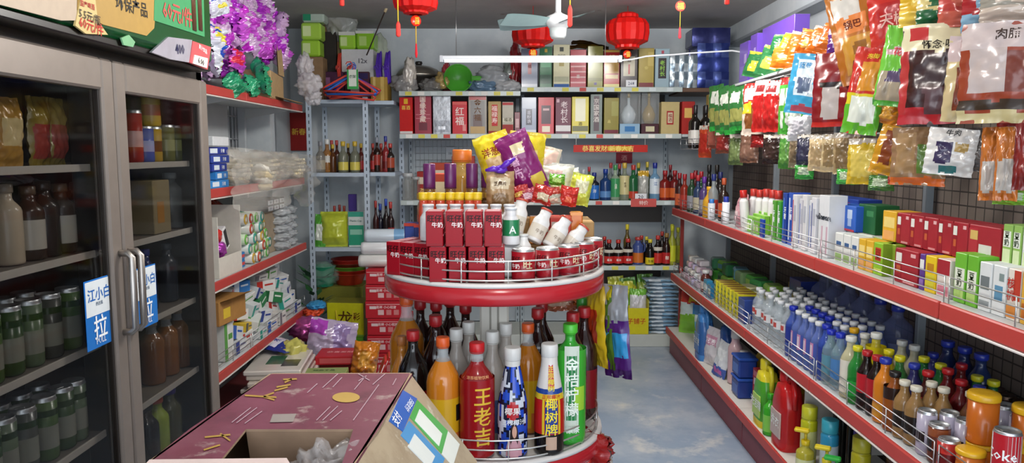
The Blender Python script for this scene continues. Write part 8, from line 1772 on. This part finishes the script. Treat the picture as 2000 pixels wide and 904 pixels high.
hang(1958, 38, 240, .21, '#8a3a24', ((0, 1, .74, 1, '#b8a8a4'), (.1, .5, .3, .74, '#b0a09a'), (.5, .95, .3, .7, '#6a2a1a'), (0, 1, .14, .22, '#3a2c20'), (0, 1, 0, .12, '#b8a878')), (('肉脯', .5, .87, .03, '#3a2a24'),), 'large reddish jerky bag at the near end of the hung row', 59, 1.27, -38)
hang(2030, 120, 255, .2, '#8a1f1c', ((.1, .9, .3, .7, '#6a1a18'),), (), 'dark red bag cut by the picture edge', 60, 1.46, -40)
hang(1700, -30, 155, .2, '#a8641f', ((.1, .7, .55, .72, '#d07a3a'), (.15, .85, .1, .5, '#c08a2c'), (.1, .6, .72, .95, '#c8c4bc'), (.3, .6, .3, .42, '#8a5a1a')), (('锅巴', .4, .63, .035, '#5a1c10'),), 'orange-brown crispy rice bag tilted high over the row', 61, 1.36, -34, -14)
hang(1762, -30, 110, .19, '#b8281f', ((0, 1, 0, .14, '#d2a81f'), (.55, 1, .5, 1, '#c8a01f'), (.15, .7, .3, .8, '#a82020')), (('天椒', .42, .55, .05, '#d8a8a0'),), 'red and yellow spicy bag high over the peanut bag', 62, 1.38, -34, -8)
for i, (px, y0, y1, c, c2) in enumerate(((1812, -40, 50, '#c8a02a', '#d8b84a'), (1848, -40, 48, '#c9b87a', '#1f5a34'), (1895, -40, 50, '#a83a34', '#b85a4a'), (1945, -40, 60, '#9c2428', '#7aa0b8'), (1985, -40, 40, '#8a8478', '#b8a89a'))):
    hang(px, y0, y1, .17, c, ((.0, 1, .0, .35, c2), (.2, .8, .45, .8, c2)), (), ['mustard snack bag cut by the top edge', 'cream and dark green snack bag cut by the top edge', 'brick-red snack bag cut by the top edge', 'red and blue-grey snack bag cut by the top edge', 'grey snack bag at the top near edge'][i], 70 + i, 1.34, -36)
# lower hung row
LWR = [(1376, 245, 308, '#b8421f', '#a82a1c', 'red-orange sauce packet at the far end', .11), (1392, 240, 290, '#7a3a2a', '#a85a4a', 'brown packet next to the red-orange one', .10), (1412, 258, 300, '#6a3a2a', '#8a2a24', 'brown and red packet under the green row', .12), (1436, 262, 322, '#4a5a34', '#6a7a4a', 'dark green herb packet', .10), (1462, 258, 318, '#6a4a3a', '#7a5a4a', 'brown mushroom packet', .12), (1484, 258, 288, '#8a1f1c', '#a82420', 'red-footed packet under the spicy strips', .12), (1508, 262, 320, '#2a1a18', '#3a2a24', 'nearly black packet below the spicy strips', .12), (1536, 262, 330, '#3f7a30', '#5a8a40', 'green packet under the green and white bags', .09), (1556, 268, 328, '#8a7a60', '#6a5a44', 'grey-brown nut packet', .09), (1574, 262, 322, '#2a2a3c', '#3a3a50', 'dark navy packet', .10),
 (1598, 262, 334, '#c2ac84', '#a8906a', 'cream nut packet, first', .10), (1624, 262, 336, '#b8a47c', '#8a7450', 'cream nut packet, second', .10), (1650, 258, 340, '#a08a64', '#7a6444', 'tan nut packet beside the yellow one', .11), (1682, 270, 360, '#c2a42a', '#d2bc5a', 'yellow clear-topped packet', .12)]
for i, (px, y0, y1, c, c2, lab, w) in enumerate(LWR):
    hang(px, y0, y1, w, c, ((.12, .88, .15, .75, c2), (0, 1, .88, 1, '#b8b0a4')), (), lab + ' in the lower hung row', 80 + i, 1.36, -50)
hang(1738, 248, 345, .15, '#c08a1f', ((.15, .4, .2, .9, '#7a3a1c'), (.6, .9, .1, .8, '#3a241a'), (.62, .95, .25, .45, '#c8b89a')), (('香辣', .75, .6, .03, '#d8c8a8', True),), 'amber tilted snack packet with a dark band in the lower hung row', 101, 1.30, -40, 14)
hang(1790, 248, 362, .16, '#8a6a4a', ((0, 1, 0, .14, '#c8601f'), (.5, .95, .2, .7, '#5a7a34'), (.1, .45, .2, .9, '#9a7a54')), (), 'nut and green pea packet with orange foot in the lower hung row', 102, 1.31, -40)
hang(1848, 250, 342, .13, '#cfccc8', ((.2, .55, .25, .7, '#3a3050'), (.6, .85, .5, .7, '#a88a4a'), (.3, .7, .05, .2, '#2a6a6a')), (('牛肉', .5, .9, .02, '#2a2a2c'),), 'white packet with dark printed shapes in the lower hung row', 103, 1.29, -38, 6)
hang(1888, 250, 335, .14, '#4a4442', ((.1, .9, .2, .9, '#5a5450'),), (), 'dark smoky clear packet in the lower hung row', 104, 1.34, -40)
for i, px in enumerate((1932, 1962)):
    hang(px, 248, 392, .055, '#b86a2a', ((.1, .9, .12, .55, '#b8b0a8'), (.2, .8, 0, .1, '#a85a1a')), (), 'slim orange and white stick packet in the lower hung row, %s' % ORD[i], 105 + i, 1.30, -40)
hang(1998, 240, 372, .05, '#6a1a18', ((.1, .9, .2, .8, '#7a2420'),), (), 'dark red sausage packet at the near end of the lower hung row', 108, 1.28, -40)
for i, (px, py, c, lab) in enumerate(((1655, 352, '#3aa03a', 'bright green packet corner below the cream nut packets'), (1570, 342, '#3a9a3c', 'green packet lying over the white tubes'), (1720, 365, '#4a7a3a', 'green and clear packet below the amber packet'), (1975, 392, '#7ab03a', 'lime packet below the slim sticks'), (1760, 352, '#b03028', 'red and white packet below the amber packet'))):
    hang(px, py - 22, py + 8, .09, c, ((.2, .8, .3, .8, '#a8b89a'),), (), lab, 110 + i, 1.36, -45)
# ---- on top: purple gift boxes, orange and green packs
zt_ = 1.956
for i, (a, c, h, X) in enumerate(((1444, 1461, .26, 1.44), (1465, 1478, .28, 1.44), (1480, 1560, .30, 1.47))):
    y0, y1 = Yf(c, X, 2.1), Yf(a, X, 2.1)
    shelf_box((y0 + y1) / 2, X, zt_, min(.5, y1 - y0), .08, h, '#6a4ab0', 'purple gift box on the top shelf, %s from the blue multipacks' % ORD[i], (('F', .55, .8, .5, .72, '#a894d0'), ('F', .15, .6, .2, .45, '#7a5cc0'), ('L', .3, .7, .5, .7, '#c0a870'), ('T', 0, 1, 0, 1, '#8a74c4')), (), 'gloss', 'gift_box', 'gift box', 'purple gift boxes on the top shelf')
for i, (px, y0, y1, c, c2, w, ry, lab) in enumerate(((1478, 100, 152, '#2a6a3a', '#c8b83a', .18, 12, 'green and yellow pack leaning on the purple boxes'), (1500, 90, 150, '#2f7040', '#a8b04a', .16, 16, 'green pack with pale window on the purple boxes'), (1530, 68, 112, '#24683a', '#6a9a5a', .16, 10, 'dark green pack behind the orange packs'), (1540, 85, 112, '#d2b21f', '#d8c03a', .13, 18, 'yellow packet between the green and orange packs'),
   (1562, 62, 112, '#c9641c', '#d8d0c0', .16, 16, 'orange pack with a white tag, first on the top shelf'), (1585, 58, 108, '#c8601a', '#d89a4a', .16, 14, 'orange pack, second on the top shelf'), (1605, 55, 105, '#d0681c', '#c8c0b8', .15, 18, 'orange pack with a white tag, third on the top shelf'), (1625, 52, 100, '#c45c1a', '#d87a2a', .14, 16, 'orange pack, fourth on the top shelf'), (1545, 112, 142, '#d0701f', '#d88a2a', .22, 6, 'flat orange pack at the shelf edge over the green bags'), (1575, 104, 132, '#cc6a1c', '#b86a3a', .2, 8, 'flat orange pack at the shelf edge over the sky-blue bag'), (1655, 66, 118, '#5a2a7a', '#b0a0c0', .16, -4, 'violet pack with a pale ring at the end of the orange packs'))):
    p = atX(px, y1, 1.40); h = max(.12, Zf(y0, p.y) - p.z)
    place(pouch(w, round(h, 3), .05, c, ((.2, .8, .2, .6, c2), (.0, 1, .88, 1, c2)), (), 120 + i), 'snack_pack', lab, 'snack pack', (1.39, p.y, max(zt_ + .001, p.z)), (R(-14), R(ry), R(-48)), 'packs on the top shelf')
t = thing('wall_ornament', 'small red and white ornament hung on the wall corner above the gift boxes', 'ornament', atX(1523, 38, XR - .02))
b = MB(); b.blob(.03, .03, .025, M('#a82a34', 'cloth'), .3, 3, 2, 2, mat=Matrix.Translation((0, 0, .03))); part('flower', b, t)
b = MB(); b.blob(.018, .018, .05, M('#c8c8cc', 'cloth'), .3, 3, 3, 2, mat=Matrix.Translation((0, -.01, -.03))); part('ribbon', b, t)
# ---------------------------------------------------------------- picture settings
scene.view_settings.view_transform = 'Standard'
scene.view_settings.look = 'None'
scene.view_settings.gamma = 1
scene.view_settings.use_curve_mapping = False
scene.view_settings.exposure = EXPO
scene.cycles.transparent_max_bounces = 24
scene.cycles.max_bounces = 6
scene.cycles.use_denoising = True
